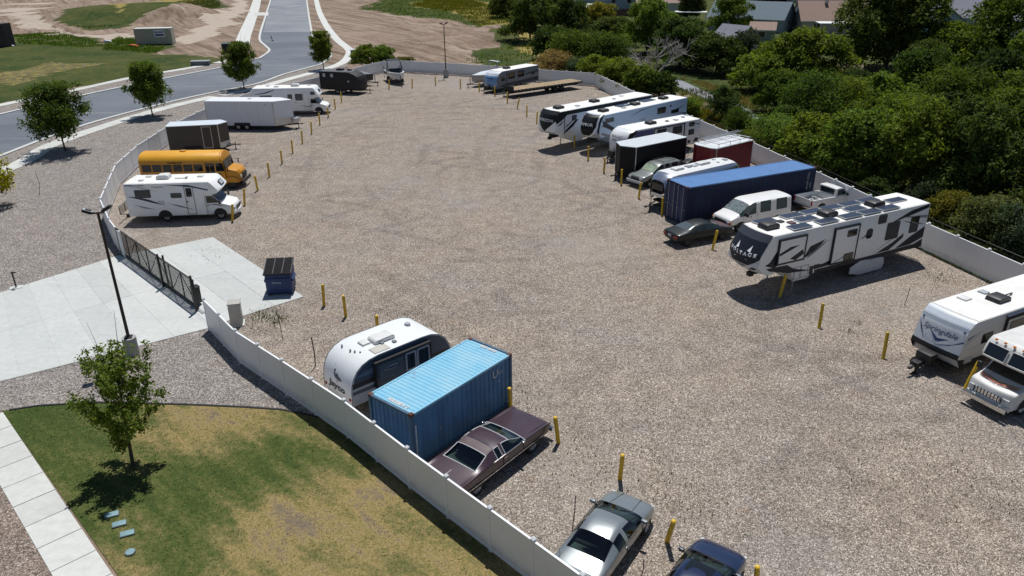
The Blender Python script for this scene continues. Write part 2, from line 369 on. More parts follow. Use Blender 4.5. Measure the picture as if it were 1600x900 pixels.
# grass bank behind the lot
_m2 = (0.60,186.73); zz += mound(_m2[0], _m2[1], 9, 34, 1.6, -.5)
zz = zz * np.clip((rd - 13) / 18, 0, 1) - .03
fs = []; nx_ = len(gx)
I = np.arange(len(gx) * len(gy)).reshape(len(gy), len(gx))
F = np.stack([I[:-1, :-1].ravel(), I[:-1, 1:].ravel(), I[1:, 1:].ravel(), I[1:, :-1].ravel()], 1)
me = bpy.data.meshes.new('ground'); me.from_pydata(np.stack([xf, yf, zz], 1).tolist(), [], F.tolist()); me.update()
at = me.color_attributes.new('cover', 'FLOAT_COLOR', 'POINT'); at.data.foreach_set('color', zone.ravel())
m, t, b, P = new_mat('terrain')
a_ = node(t, 'ShaderNodeAttribute'); a_.attribute_name = 'cover'; sc_ = node(t, 'ShaderNodeSeparateColor'); t.links.new(a_.outputs['Color'], sc_.inputs[0])
n1, n2, n3 = noise_(t, P, .12, 7.0, .65), noise_(t, P, .9, 6.0, .7), noise_(t, P, 6.0, 4.0)
def edge(v, amp=.9): return rng_(t, math_(t, 'ADD', v, math_(t, 'MULTIPLY', math_(t, 'SUBTRACT', n2, .5), amp * 1.6)), .38, .62)
dcol = mixc(t, rng_(t, n1, .32, .68), (.215, .155, .115), (.33, .255, .195))
mp = node(t, 'ShaderNodeMapping', vector_type='TEXTURE'); mp.inputs['Rotation'].default_value = (0, 0, R(33)); mp.inputs['Scale'].default_value = (1.0, 22.0, 1); t.links.new(P, mp.inputs[0])
dcol = mixc(t, rng_(t, noise_(t, mp.outputs[0], .55, 5.0, .62), .46, .62, 0, .8), dcol, (.135, .095, .068)); dcol = mixc(t, rng_(t, noise_(t, mp.outputs[0], .38, 4.0, .6), .56, .68, 0, .6), dcol, (.40, .33, .27))
dcol = mixc(t, 1.0, dcol, rng_(t, n2, .25, .75, .72, 1.25), 'MULTIPLY')
tcol = mixc(t, rng_(t, n2, .3, .7), (.36, .29, .23), (.48, .41, .34))
gcol = mixc(t, rng_(t, n1, .38, .6), (.032, .058, .014), (.075, .085, .024)); gcol = mixc(t, rng_(t, n2, .5, .72, 0, .65), gcol, (.16, .13, .055))
gcol = mixc(t, 1.0, gcol, rng_(t, n3, .3, .7, .6, 1.35), 'MULTIPLY')
ycol = mixc(t, rng_(t, n2, .35, .65), (.21, .175, .04), (.34, .26, .10)); ycol = mixc(t, 1.0, ycol, rng_(t, n3, .3, .7, .65, 1.3), 'MULTIPLY')
c = mixc(t, edge(sc_.outputs[2], .5), dcol, tcol); c = mixc(t, edge(sc_.outputs[0]), c, gcol); c = mixc(t, edge(sc_.outputs[1]), c, ycol)
t.links.new(c, b.inputs['Base Color']); b.inputs['Roughness'].default_value = .95; b.inputs['Specular IOR Level'].default_value = .1
bp = node(t, 'ShaderNodeBump', Strength=.6, Distance=.25); t.links.new(n2, bp.inputs['Height']); t.links.new(bp.outputs[0], b.inputs['Normal'])
me.polygons.foreach_set('use_smooth', [True] * len(me.polygons))
tag(link('ground', me, None, m), kind='structure')

def smooth_path(pts, n=6):
    P_ = [Vector((q[0], q[1])) for q in pts]; out = []
    for i in range(len(P_) - 1):
        a, b_, c_, d = P_[max(i - 1, 0)], P_[i], P_[i + 1], P_[min(i + 2, len(P_) - 1)]
        for k in range(n):
            u = k / n; out.append(.5 * ((2 * b_) + (-a + c_) * u + (2 * a - 5 * b_ + 4 * c_ - d) * u * u + (-a + 3 * b_ - 3 * c_ + d) * u ** 3))
    out.append(P_[-1]); return out
def resample(pts, step):
    out = [Vector(pts[0])]; acc = 0
    for a, b_ in zip(pts[:-1], pts[1:]):
        a, b_ = Vector(a), Vector(b_); L = (b_ - a).length; s = step - acc
        while s <= L: out.append(a.lerp(b_, s / L)); s += step
        acc = (acc + L) % step
    return out
def offset(pts, d):
    out = []
    for i, q in enumerate(pts):
        tn = (Vector(pts[min(i + 1, len(pts) - 1)]) - Vector(pts[max(i - 1, 0)])).normalized(); out.append(Vector(q) + Vector((-tn.y, tn.x)) * d)
    return out
def ribbon(name, pts, d0, d1, z, m, parent=None, thick=0):
    a, b_ = offset(pts, d0), offset(pts, d1); n = len(pts); vs_, fs = [], []
    for q in a: vs_.append((q.x, q.y, z))
    for q in b_: vs_.append((q.x, q.y, z))
    for i in range(n - 1): fs.append((i, i + 1, n + i + 1, n + i))
    o = mesh(name, vs_, fs, m, parent)
    if o.data.polygons[0].normal.z < 0: o.data.flip_normals()
    if thick:
        bm = bmesh.new(); bm.from_mesh(o.data); r = bmesh.ops.extrude_face_region(bm, geom=bm.faces[:])
        for q in r['geom']:
            if isinstance(q, bmesh.types.BMVert): q.co.z -= thick
        bmesh.ops.recalc_face_normals(bm, faces=bm.faces); bm.to_mesh(o.data); bm.free()
    return o
def slabs(parent, pts, d0, d1, z, step, m, gap=.02, name='slab', thick=.08):
    P_ = resample(pts, step); a, b_ = offset(P_, d0), offset(P_, d1)
    for i in range(len(P_) - 1):
        g0 = gap / step
        q = [a[i].lerp(a[i + 1], g0), a[i].lerp(a[i + 1], 1 - g0), b_[i].lerp(b_[i + 1], 1 - g0), b_[i].lerp(b_[i + 1], g0)]
        ngon(name, q, z + random.uniform(-.004, .004), m, parent, thick)

# fence line (ground plan, metres)
FW = [(-25.72,46.89), (-27.71,49.62), (-30.56,54.17), (-34.06,63.99), (-35.26,70.88), (-35.83,79.19), (-35.19,88.45), (-33.25,99.39), (-28.27,108.43), (-24.10,117.94), (-21.68,123.84), (-20.22,126.25)]
FN = [FW[-1], (-17.83,126.81), (-7.65,122.51), (-4.40,120.91), (4.31,115.74), (12.25,111.86)]
FE = [FN[-1], (15.52,96.87), (19.98,79.08), (22.55,69.47), (24.89,59.24), (26.23,53.07), (27.42,46.93), (29.29,39.91), (30.58,32.91)]
FS = [(-16.33,36.35), (-13.47,32.72), (-10.41,29.80), (-6.94,26.42), (-3.95,23.13), (-0.81,19.80), (1.99,16.84), (3.59,15.09)]
lot = FW + FN[1:] + FE[1:] + [(40, 4), (8, 4)] + FS[::-1]
tag(ngon('gravel_lot', lot, 0, GRAVEL), kind='structure')
ASIDE = [(-30.57,41.19), (-26.53,46.73)]
# road, kerbs, walks
ROAD_S = smooth_path([(-51.92,65.02), (-51.09,74.78), (-50.71,82.77), (-49.58,89.90), (-47.39,97.38), (-45.05,103.75), (-42.04,109.88), (-38.19,116.69), (-36.65,125.16), (-34.34,132.60), (-33.11,136.26)])
RS2 = smooth_path([(-33.24,143.53), (-34.55,150.71), (-39.06,163.05), (-44.03,177.44), (-56.62,226.27), (-77.67,309.79), (-121.96,485.55)])
ROAD_N = smooth_path([(-66.18,85.31), (-63.44,94.99), (-62.56,98.55), (-60.06,106.91), (-56.91,115.54), (-52.98,124.90), (-49.11,133.60), (-47.09,140.38), (-45.92,145.30)])
RN2 = smooth_path([(-46.59,152.57), (-47.63,157.51), (-50.27,163.97), (-54.64,174.65), (-59.77,192.44), (-69.12,227.65), (-82.44,277.82), (-91.47,311.84), (-138.98,489.39)])
tag(ngon('road', [tuple(q) for q in ROAD_S + RS2 + RN2[::-1] + ROAD_N[::-1]], .0, ASPH), kind='structure')
tag(ngon('road_old_surface', [(-59.38,192.41), (-47.61,191.29), (-56.62,226.27), (-76.77,306.07), (-117.64,468.03), (-134.42,471.69), (-91.31,311.82), (-68.93,227.63)], .005, OLDASPH), kind='structure')
tag(ribbon('kerb', ROAD_S + RS2, -.02, -.5, .10, KERB, None, .2), kind='structure')
tag(ribbon('kerb_north', ROAD_N + RN2, .02, .5, .10, KERB, None, .2), kind='structure')
WS = smooth_path([(-47.89,60.81), (-47.24,71.71), (-48.26,78.35), (-47.49,85.44), (-45.77,93.75), (-43.69,100.34), (-40.79,106.34), (-36.99,112.74), (-34.41,120.60), (-30.96,130.58), (-29.52,138.35), (-30.22,148.56), (-32.02,157.29), (-38.65,176.97), (-49.84,215.98), (-66.82,281.68), (-105.86,442.75)])
walk_s = tag(ribbon('sidewalk', WS[-60:], -.85, .85, .03, WALK, None, .1), kind='structure')
slabs(walk_s, WS[:-59], -.9, .9, .03, 1.8, WALK)
WN = smooth_path([(-70.36,89.13), (-67.45,101.56), (-65.59,106.49), (-63.12,113.71), (-59.93,124.37), (-55.74,131.87), (-51.78,140.72), (-50.84,144.80)])
walk_n = tag(ribbon('sidewalk_north', WN[-8:], -.8, .8, .03, WALK, None, .1), kind='structure')
slabs(walk_n, WN[:-7], -.8, .8, .03, 1.8, WALK)
tag(ribbon('street_walk', smooth_path([(-55.58,164.40), (-60.61,181.48), (-73.44,228.13), (-87.48,278.49), (-136.18,449.05)]), -1.5, 1.5, .03, WALK, None, .1), kind='structure')
tag(ngon('crossing_ramp', [(-79.65,252.09), (-75.09,251.53), (-71.83,239.55), (-76.38,240.08)], .035, WALK, None, .1), kind='structure')
tag(ribbon('trail', smooth_path([(23.40,121.98), (24.56,115.22), (25.71,107.58), (27.33,99.90), (28.52,90.52), (29.78,81.08), (30.63,70.84)]), -1.15, 1.15, .02, OLDASPH, None, .1), kind='structure')
# gravel between the road and the fence, lawn, near walk
EDGE = [(-22.58,28.76), (-21.46,29.10), (-18.96,29.32), (-17.47,29.24), (-14.80,29.08), (-12.11,28.83), (-10.33,28.59), (-8.39,27.95)]
verge = [tuple(q) for q in offset(WS[:-25], -.95)]
tag(ngon('gravel_verge', [tuple(q) for q in offset(ROAD_S, -.5)] + [(-27.95,136.68), (-27.97,127.95)] + FW[::-1][2:] + [(-26.45,47.76)] + [(-26.53,46.73), (-30.57,41.19), (-60, 44), (-75, 62)], -.004, VERGE), kind='structure')
tag(ngon('verge_strip_north', [tuple(q) for q in offset(ROAD_N, .5)] + [tuple(q) for q in offset(WN, -.7)[::-1]], -.004, VERGE), kind='structure')
tag(ngon('gravel_bed', [(-24.47,31.19), (-16.42,36.57), FS[0], FS[1], FS[2]] + EDGE[::-1] + [(-24.59,28.59), (-25.83,30.48)], -.002, VERGE), kind='structure')
tag(ngon('gravel_edge_strip', [(-23.17,26.42), (-19.83,23.59), (-15.14,18.80), (-13.80,17.29), (-18.40,17.35)], -.002, STRIP), kind='structure')

# concrete apron: slabs
apron = tag(ngon('gate_apron', [(-31.60,40.41), (-30.52,41.09), (-26.47,46.62), (-24.78,48.30), (-21.22,50.68), (-12.25,40.48), (-14.94,38.26), (-16.42,36.57), (-24.47,31.19), (-25.34,30.64)], .018, CONC), kind='structure')
def quad_grid(parent, A, B, C, D, nu, nv, z, m, gap=.007, jit=0):
    """slabs filling the quad A-B-C-D"""
    A, B, C, D = map(Vector, (A, B, C, D))
    def q(u, v): return A.lerp(B, u).lerp(D.lerp(C, u), v)
    for i in range(nu):
        for j in range(nv):
            u0, u1, v0, v1 = i / nu, (i + 1) / nu, j / nv, (j + 1) / nv; e = gap / max((B - A).length / nu, .1); f = gap / max((D - A).length / nv, .1)
            ngon('slab', [q(u0 + e / nu, v0 + f / nv), q(u1 - e / nu, v0 + f / nv), q(u1 - e / nu, v1 - f / nv), q(u0 + e / nu, v1 - f / nv)], z + random.uniform(-.003, .003), m, parent, .04)
quad_grid(apron, (-16.42,36.57), (-26.29,47.41), (-31.53,40.41), (-25.31,30.69), 2, 6, .03, CONC)
quad_grid(apron, (-12.25,40.48), (-21.22,50.68), (-25.97,47.46), (-16.36,36.80), 2, 3, .03, CONC)
_wa, _wb, _wc, _wd = map(Vector, ((-19.81,23.56), (-15.14,18.80), (-23.08,28.92), (-12.96,18.77))); _dn = (_wb - _wa).normalized(); _nn = Vector((-_dn.y, _dn.x)); WW = abs((_wc - _wa).dot(_nn)) / 2; _cc = _wa + _nn * ((_wc - _wa).dot(_nn) / 2)
WLK = [_cc - _dn * (6.0 - .35 + .0), _cc + _dn * 12.0]
near_walk = tag(ribbon('near_sidewalk', [Vector(q) for q in WLK], -WW, WW, .0, CONC), kind='structure')
slabs(near_walk, [Vector(q) for q in WLK], -WW, WW, .025, 1.5, WALK)

# near lawn: sheet plus blades, coloured by patches of green, straw and bare soil
LAWN = EDGE + FS[3:] + [(6, 9), (-6, 9), (-11.52,17.31), (-12.96,18.77), (-23.08,28.92)]
PATCH = [((-20.17,26.82), 2.4, 0), ((-19.28,28.25), 1.8, 0), ((-16.57,25.01), 2.2, 0), ((-17.95,24.23), 1.6, 0), ((-15.52,26.74), 1.2, 1), ((-13.78,27.90), 2.0, 1), ((-13.97,26.27), 1.2, 1), ((-10.21,26.20), 1.5, .55), ((-11.65,27.38), 1.2, .8), ((-9.10,27.10), 1.0, .6), ((-11.90,24.94), 1.8, .12),
    ((-12.58,23.37), 2.2, 0), ((-10.12,23.33), 1.8, 0), ((-12.73,21.93), 1.4, .55), ((-12.86,20.62), 1.3, .5), ((-11.27,19.98), 1.2, .1), ((-9.74,19.37), 1.2, 0), ((-7.66,19.20), .9, 0), ((-9.03,20.57), 1.0, 1.45), ((-7.54,20.86), 1.3, 1.4), ((-7.73,22.56), 1.0, .9), ((-10.84,21.91), 1.4, .3), ((-8.89,23.31), 1.2, .35), ((-8.10,19.64), .7, .5), ((-5.87,22.90), 1.7, 1.05), ((-6.62,21.84), 1.2, 1.1),
    ((-4.75,21.82), 1.5, 1), ((-3.18,20.18), 1.3, .95), ((-2.47,19.57), .9, 1.1), ((-6.66,24.45), 1.2, .35), ((-7.77,24.87), 1.3, .5), ((-6.38,25.70), .8, .1), ((-3.85,22.15), .7, .1), ((-2.29,20.16), .8, .1), ((-5.34,19.90), 1.4, .6), ((-8.87,21.54), .8, 1.3), ((-8.79,19.08), .9, 1.4), ((-6.52,19.33), 1.0, 1.35), ((-1.36,18.98), .8, 1)]
def lawn_cover(x, y):
    wx_, wy_ = x + .35 * wob(x, y, .9, 21), y + .35 * wob(x, y, .9, 22)
    num = np.zeros_like(x); den = np.zeros_like(x) + 1e-9
    for (cx, cy), r_, v in PATCH:
        k = np.exp(-((wx_ - cx) ** 2 + (wy_ - cy) ** 2) / (r_ * 1.15) ** 2) + 1e-7; num += k * v; den += k
    return np.clip(num / den + .10 * wob(x, y, 3.0, 23) + .10 * wob(x, y, .8, 24), 0, 2)
m, t, b, P = new_mat('lawn')
a_ = node(t, 'ShaderNodeAttribute'); a_.attribute_name = 'cover'
n2, n3 = noise_(t, P, 3.2, 8.0, .8), noise_(t, P, 12.0, 4.0, .7)
mpl = node(t, 'ShaderNodeMapping', vector_type='TEXTURE'); mpl.inputs['Rotation'].default_value = (0, 0, R(-45)); mpl.inputs['Scale'].default_value = (5.0, 1.0, 1); t.links.new(P, mpl.inputs[0])
stk_ = math_(t, 'MULTIPLY', math_(t, 'SUBTRACT', noise_(t, mpl.outputs[0], 1.5, 4.0, .6), .5), 1.5)
v = math_(t, 'MULTIPLY', math_(t, 'ADD', math_(t, 'ADD', a_.outputs['Fac'], stk_), math_(t, 'MULTIPLY', math_(t, 'SUBTRACT', n2, .47), 2.4)), .5)
rp = ramp(t, [(0, (.052, .076, .020)), (.17, (.088, .104, .030)), (.34, (.155, .140, .054)), (.54, (.275, .21, .088)), (.74, (.19, .15, .098)), (1, (.14, .115, .085))]); t.links.new(v, rp.inputs[0])
c = mixc(t, 1.0, rp.outputs[0], rng_(t, n3, .28, .72, .62, 1.35), 'MULTIPLY')
t.links.new(c, b.inputs['Base Color']); b.inputs['Roughness'].default_value = .95; b.inputs['Specular IOR Level'].default_value = .1
LAWNM = m
tl_ = node(t, 'ShaderNodeBsdfTranslucent'); t.links.new(c, tl_.inputs['Color']); mx_ = node(t, 'ShaderNodeMixShader'); mx_.inputs[0].default_value = .5
t.links.new(b.outputs[0], mx_.inputs[1]); t.links.new(tl_.outputs[0], mx_.inputs[2]); BLADEM = m.copy(); BLADEM.name = 'lawn_blade'; MATS['lawn_blade'] = BLADEM
_o = BLADEM.node_tree.nodes['Material Output']; _m = [q for q in BLADEM.node_tree.nodes if q.type == 'MIX_SHADER'][0]; BLADEM.node_tree.links.new(_m.outputs[0], _o.inputs[0])
lx, ly = np.arange(-26, 9, .3), np.arange(8, 35, .3); X, Y = np.meshgrid(lx, ly); k = inside(LAWN, X.ravel(), Y.ravel())
lo = ngon('lawn', LAWN, -.003, LAWNM)
bm = bmesh.new(); bm.from_mesh(lo.data); bmesh.ops.triangulate(bm, faces=bm.faces)
for _ in range(6):
    es = [e for e in bm.edges if e.calc_length() > .7]
    if not es: break
    bmesh.ops.subdivide_edges(bm, edges=es, cuts=1); bmesh.ops.triangulate(bm, faces=[f for f in bm.faces if len(f.verts) > 3])
bm.to_mesh(lo.data); bm.free(); me = lo.data
co = np.array([v_.co[:] for v_ in me.vertices]); cv = lawn_cover(co[:, 0], co[:, 1])
at = me.attributes.new('cover', 'FLOAT', 'POINT'); at.data.foreach_set('value', cv.astype(np.float32)); tag(lo, kind='structure')
def blades(name, x, y, z, h, wd, m, cover=None, lean=.5, seed=1):
    r_ = np.random.default_rng(seed); n = len(x); a = r_.uniform(0, 2 * np.pi, n); hh = h * r_.uniform(.5, 1.3, n); ww = wd * r_.uniform(.6, 1.4, n)
    l = r_.uniform(0, lean, n) * hh; la = r_.uniform(0, 2 * np.pi, n)
    v = np.empty((n, 3, 3)); v[:, 0] = np.stack([x - np.cos(a) * ww, y - np.sin(a) * ww, z], 1); v[:, 1] = np.stack([x + np.cos(a) * ww, y + np.sin(a) * ww, z], 1)
    v[:, 2] = np.stack([x + np.cos(la) * l, y + np.sin(la) * l, z + hh], 1)
    me = bpy.data.meshes.new(name); me.vertices.add(n * 3); me.vertices.foreach_set('co', v.reshape(-1).astype(np.float32))
    me.loops.add(n * 3); me.loops.foreach_set('vertex_index', np.arange(n * 3, dtype=np.int32)); me.polygons.add(n)
    me.polygons.foreach_set('loop_start', np.arange(0, n * 3, 3, dtype=np.int32)); me.polygons.foreach_set('loop_total', np.full(n, 3, np.int32)); me.update(calc_edges=True)
    if cover is not None:
        at = me.attributes.new('cover', 'FLOAT', 'POINT'); at.data.foreach_set('value', np.repeat(cover, 3).astype(np.float32))
    return link(name, me, None, m)
N = 90000; x = rng.uniform(-24, 8, N); y = rng.uniform(9, 34, N); k = inside(LAWN, x, y); x, y = x[k], y[k]; cv = lawn_cover(x, y); k = (rng.random(len(x)) > np.clip(cv - .9, 0, .75)) & ~((x + 17.6 > 0) & False); x, y, cv = x[k], y[k], cv[k]
tag(blades('lawn_grass', x, y, np.zeros_like(x), .035, .016, BLADEM, cv, 1.3, 5), 'patchy lawn grass, green to straw, beside the white fence', 'grass', kind='stuff')
tag(ribbon('lawn_edging', [Vector(q) for q in EDGE], -.05, .05, .03, BLACK, None, .06), 'black edging strip between the gravel bed and the lawn', 'edging')

# ================================================================== FENCES, GATE, LAMPS, BOLLARDS
def unit(name, s, m, bevel=0):
    bm = bmesh.new(); addbox(bm, (0, 0, 0), s)
    if bevel: bev(bm, bevel)
    o = bm_obj(name, bm, m); me = o.data; bpy.data.objects.remove(o); return me
m, t, b, P = new_mat('vinyl_panel')
_sx = node(t, 'ShaderNodeSeparateXYZ'); t.links.new(P, _sx.inputs[0]); _n = noise_(t, P, 2.2, 6.0, .7)
_d = rng_(t, math_(t, 'ADD', _sx.outputs[2], math_(t, 'MULTIPLY', math_(t, 'SUBTRACT', _n, .5), .9)), .05, .55, .62, 0.0)
c = mixc(t, _d, mixc(t, 1.0, (.80, .81, .82), rng_(t, noise_(t, P, .5, 5.0), .3, .7, .94, 1.03), 'MULTIPLY'), (.46, .41, .35)); t.links.new(c, b.inputs['Base Color']); b.inputs['Roughness'].default_value = .45; PVINYL = m
def panel_mesh():
    """one fence panel, 2.3 m wide: eight tongue-and-groove boards between the rails"""
    bm = bmesh.new()
    for k in range(14): addbox(bm, (-1.15 + 2.3 * (k + .5) / 14, 0, 0), (2.3 / 14 - .009, .07, 1.52))
    addbox(bm, (0, 0, 0), (2.3, .064, 1.5)); o = bm_obj('panel', bm, PVINYL); me = o.data; bpy.data.objects.remove(o); return me
PM, RM, PO = panel_mesh(), unit('rail', (2.34, .084, .15), VINYL, .008), unit('post', (.11, .11, 1.86), VINYL, .008)
_bm = bmesh.new(); addbox(_bm, (0, 0, 0), (.14, .14, .05)); bmesh.ops.create_cone(_bm, cap_ends=True, segments=4, radius1=.11, radius2=.01, depth=.07, matrix=Matrix.Translation((0, 0, .06)) @ Matrix.Rotation(R(45), 4, 'Z'))
_o = bm_obj('post_cap', _bm, VINYL); CAP = _o.data; bpy.data.objects.remove(_o)
def fence(label, line, first=True):
    r = thing('vinyl_fence', label, 'fence', line[0], 0, 'white vinyl fence runs around the lot'); o0 = Vector((line[0][0], line[0][1]))
    def put(nm, me, c, z, a=0, sx=1, par=None):
        o = bpy.data.objects.new(nm, me); COL.objects.link(o); o.parent = par or r; o.location = (c.x, c.y, z); o.rotation_euler = (0, 0, a); o.scale = (sx, 1, 1); return o
    for i in range(len(line) - 1):
        a, b_ = Vector(line[i]) - o0, Vector(line[i + 1]) - o0; L = (b_ - a).length; n = max(1, round(L / 2.44)); an = math.atan2(*(b_ - a).yx)
        for k in range(n):
            p0, p1 = a.lerp(b_, k / n), a.lerp(b_, (k + 1) / n); c = (p0 + p1) / 2; sx = (L / n - .1) / 2.3; dz = random.uniform(-.012, .012)
            put('panel', PM, c, .93 + dz, an + R(random.uniform(-.15, .15)), sx)
            put('rail', RM, c, 1.745 + dz, an, sx * 2.3 / 2.34); put('rail', RM, c, .15, an, sx * 2.3 / 2.34)
            if k > 0 or i > 0 or first:
                q = put('post', PO, p0, .93, an); put('post_cap', CAP, Vector((0, 0)), .955, 0, 1, q)
    q = put('post', PO, Vector(line[-1]) - o0, .93, 0); put('post_cap', CAP, Vector((0, 0)), .955, 0, 1, q); return r
fence('white vinyl fence curving from the gate past the yellow bus up to the wake boat', FW)
fence('white vinyl fence across the far end of the lot behind the lamp post', FN, False)
fence('white vinyl fence along the trees behind the right-hand row of trailers', FE, False)
fence('white vinyl fence between the lawn and the blue container', FS)
# wire fence just outside the right-hand fence
r = thing('chain_link_fence', 'thin dark chain-link fence just behind the white fence by the trees', 'fence', FE[2]); o0 = Vector(FE[2])
E2 = [q - o0 for q in offset([Vector(q) for q in FE[2:]], .55)]
for q in resample(E2, 3.0): cyl('post', (q.x, q.y, 0), (q.x, q.y, 2.0), .03, POLE, r, 6)
rods('top_rail', [((a.x, a.y, 1.98), (b_.x, b_.y, 1.98)) for a, b_ in pathsegs(E2)], .024, POLE, r)
rods('wire', [((a.x, a.y, z), (b_.x, b_.y, z)) for a, b_ in pathsegs(E2) for z in (.3, .7, 1.1, 1.5, 1.75)], .006, POLE, r, 4)

# sliding gate
G0, G1 = Vector((-26.41,47.76)), Vector((-17.50,38.48)); GL = (G1 - G0).length; GA = math.degrees(math.atan2(*(G1 - G0).yx))
g = thing('sliding_gate', 'black steel sliding gate with wire mesh across the concrete drive', 'gate', tuple(G0), GA)
boxes('frame', [((GL / 2 - .2, 0, 1.85), (GL - .5, .07, .07)), ((GL / 2 - .2, 0, .16), (GL - .5, .09, .12))] + [((.1 + (GL - .6) * k / 7, 0, 1.0), (.06, .06, 1.62)) for k in range(8)], POLE, g)
dg_ = []
for k in range(7):
    a, b_ = .1 + (GL - .6) * k / 7, .1 + (GL - .6) * (k + 1) / 7
    dg_.append(((a, .0, .2), (b_, 0, 1.82)) if k % 2 else ((a, 0, 1.82), (b_, 0, .2)))
rods('brace', dg_, .022, POLE, g)
ms = []; k = -1.6
while k < GL - .5:
    for sgn in (1, -1):
        a0, a1 = max(k, .1), min(k + 1.62, GL - .5)
        if a1 > a0:
            z0, z1 = .2 + (a0 - k), .2 + (a1 - k)
            if sgn < 0: z0, z1 = 2.02 - z0, 2.02 - z1
            ms.append(((a0, .02 * sgn, z0), (a1, .02 * sgn, z1)))
    k += .085
rods('wire_mesh', ms, .007, POLE, g, 3)
for px_, hh in ((GL * .60, 2.15), (GL * .97, 2.2)): box('guide_post', (px_, -.14, hh / 2), (.12, .12, hh), POLE, g, .01)
box('guide_post', (GL * .60, .16, 1.0), (.10, .10, 2.0), POLE, g, .01)
op = box('operator_box', (GL * .90, .32, .62), (.45, .4, .95), BLACK, g, .05); box('lid', (GL * .90, .32, 1.12), (.49, .44, .05), BLACK, op, .02)
tag(box('gate_track', (0, 0, 0), (GL + .4, .16, .05), GALV, None), 'low steel track for the sliding gate', 'track'); _o = bpy.data.objects['gate_track']; _o.location = ((G0.x + G1.x) / 2, (G0.y + G1.y) / 2, .05); _o.rotation_euler = (0, 0, R(GA))

# lamp posts
CB = mat('lamp_base_concrete', (.36, .36, .35), .9, noise=.2)
def lamp(label, loc, rz, h, bh, br=.38):
    r = thing('lamp_post', label, 'lamp post', loc, rz, 'dark flood lamp posts')
    cyl('concrete_base', (0, 0, 0), (0, 0, bh), br, CB, r, 24); box('base_plate', (0, 0, bh + .03), (.36, .36, .06), POLE, r, .01)
    bm = bmesh.new(); addcyl(bm, (0, 0, bh + .05), (0, 0, h), .085, 8, .06); bm_obj('pole', bm, POLE, r, True, 50)
    for s in (-1, 1):
        box('arm', (s * .14, 0, h - .03), (.28, .07, .07), POLE, r, .01)
        hd = box('lamp_head', (0, 0, 0), (.46, .40, .12), POLE, r, .03); hd.location = (s * .42, 0, h + .02 + (.06 if s < 0 else .12)); hd.rotation_euler = (R(-8), R(24 if s < 0 else -28), 0)
        box('lens', (0, 0, -.07), (.38, .32, .012), LAMP, hd); tp = box('top_plate', (0, 0, .068), (.43, .37, .012), LGREY if s < 0 else POLE, hd); boxes('heat_sink', [((.02, 0, .082), (.27, .24, .03))], POLE, hd)
    return r
lamp('dark lamp post on a concrete base beside the gate drive', (-19.33,33.82), 15, 7.56, .95, .34)
lamp('distant dark lamp post on a concrete base before the far fence', (-9.92,120.93), 20, 7.83, 1.25, .4)

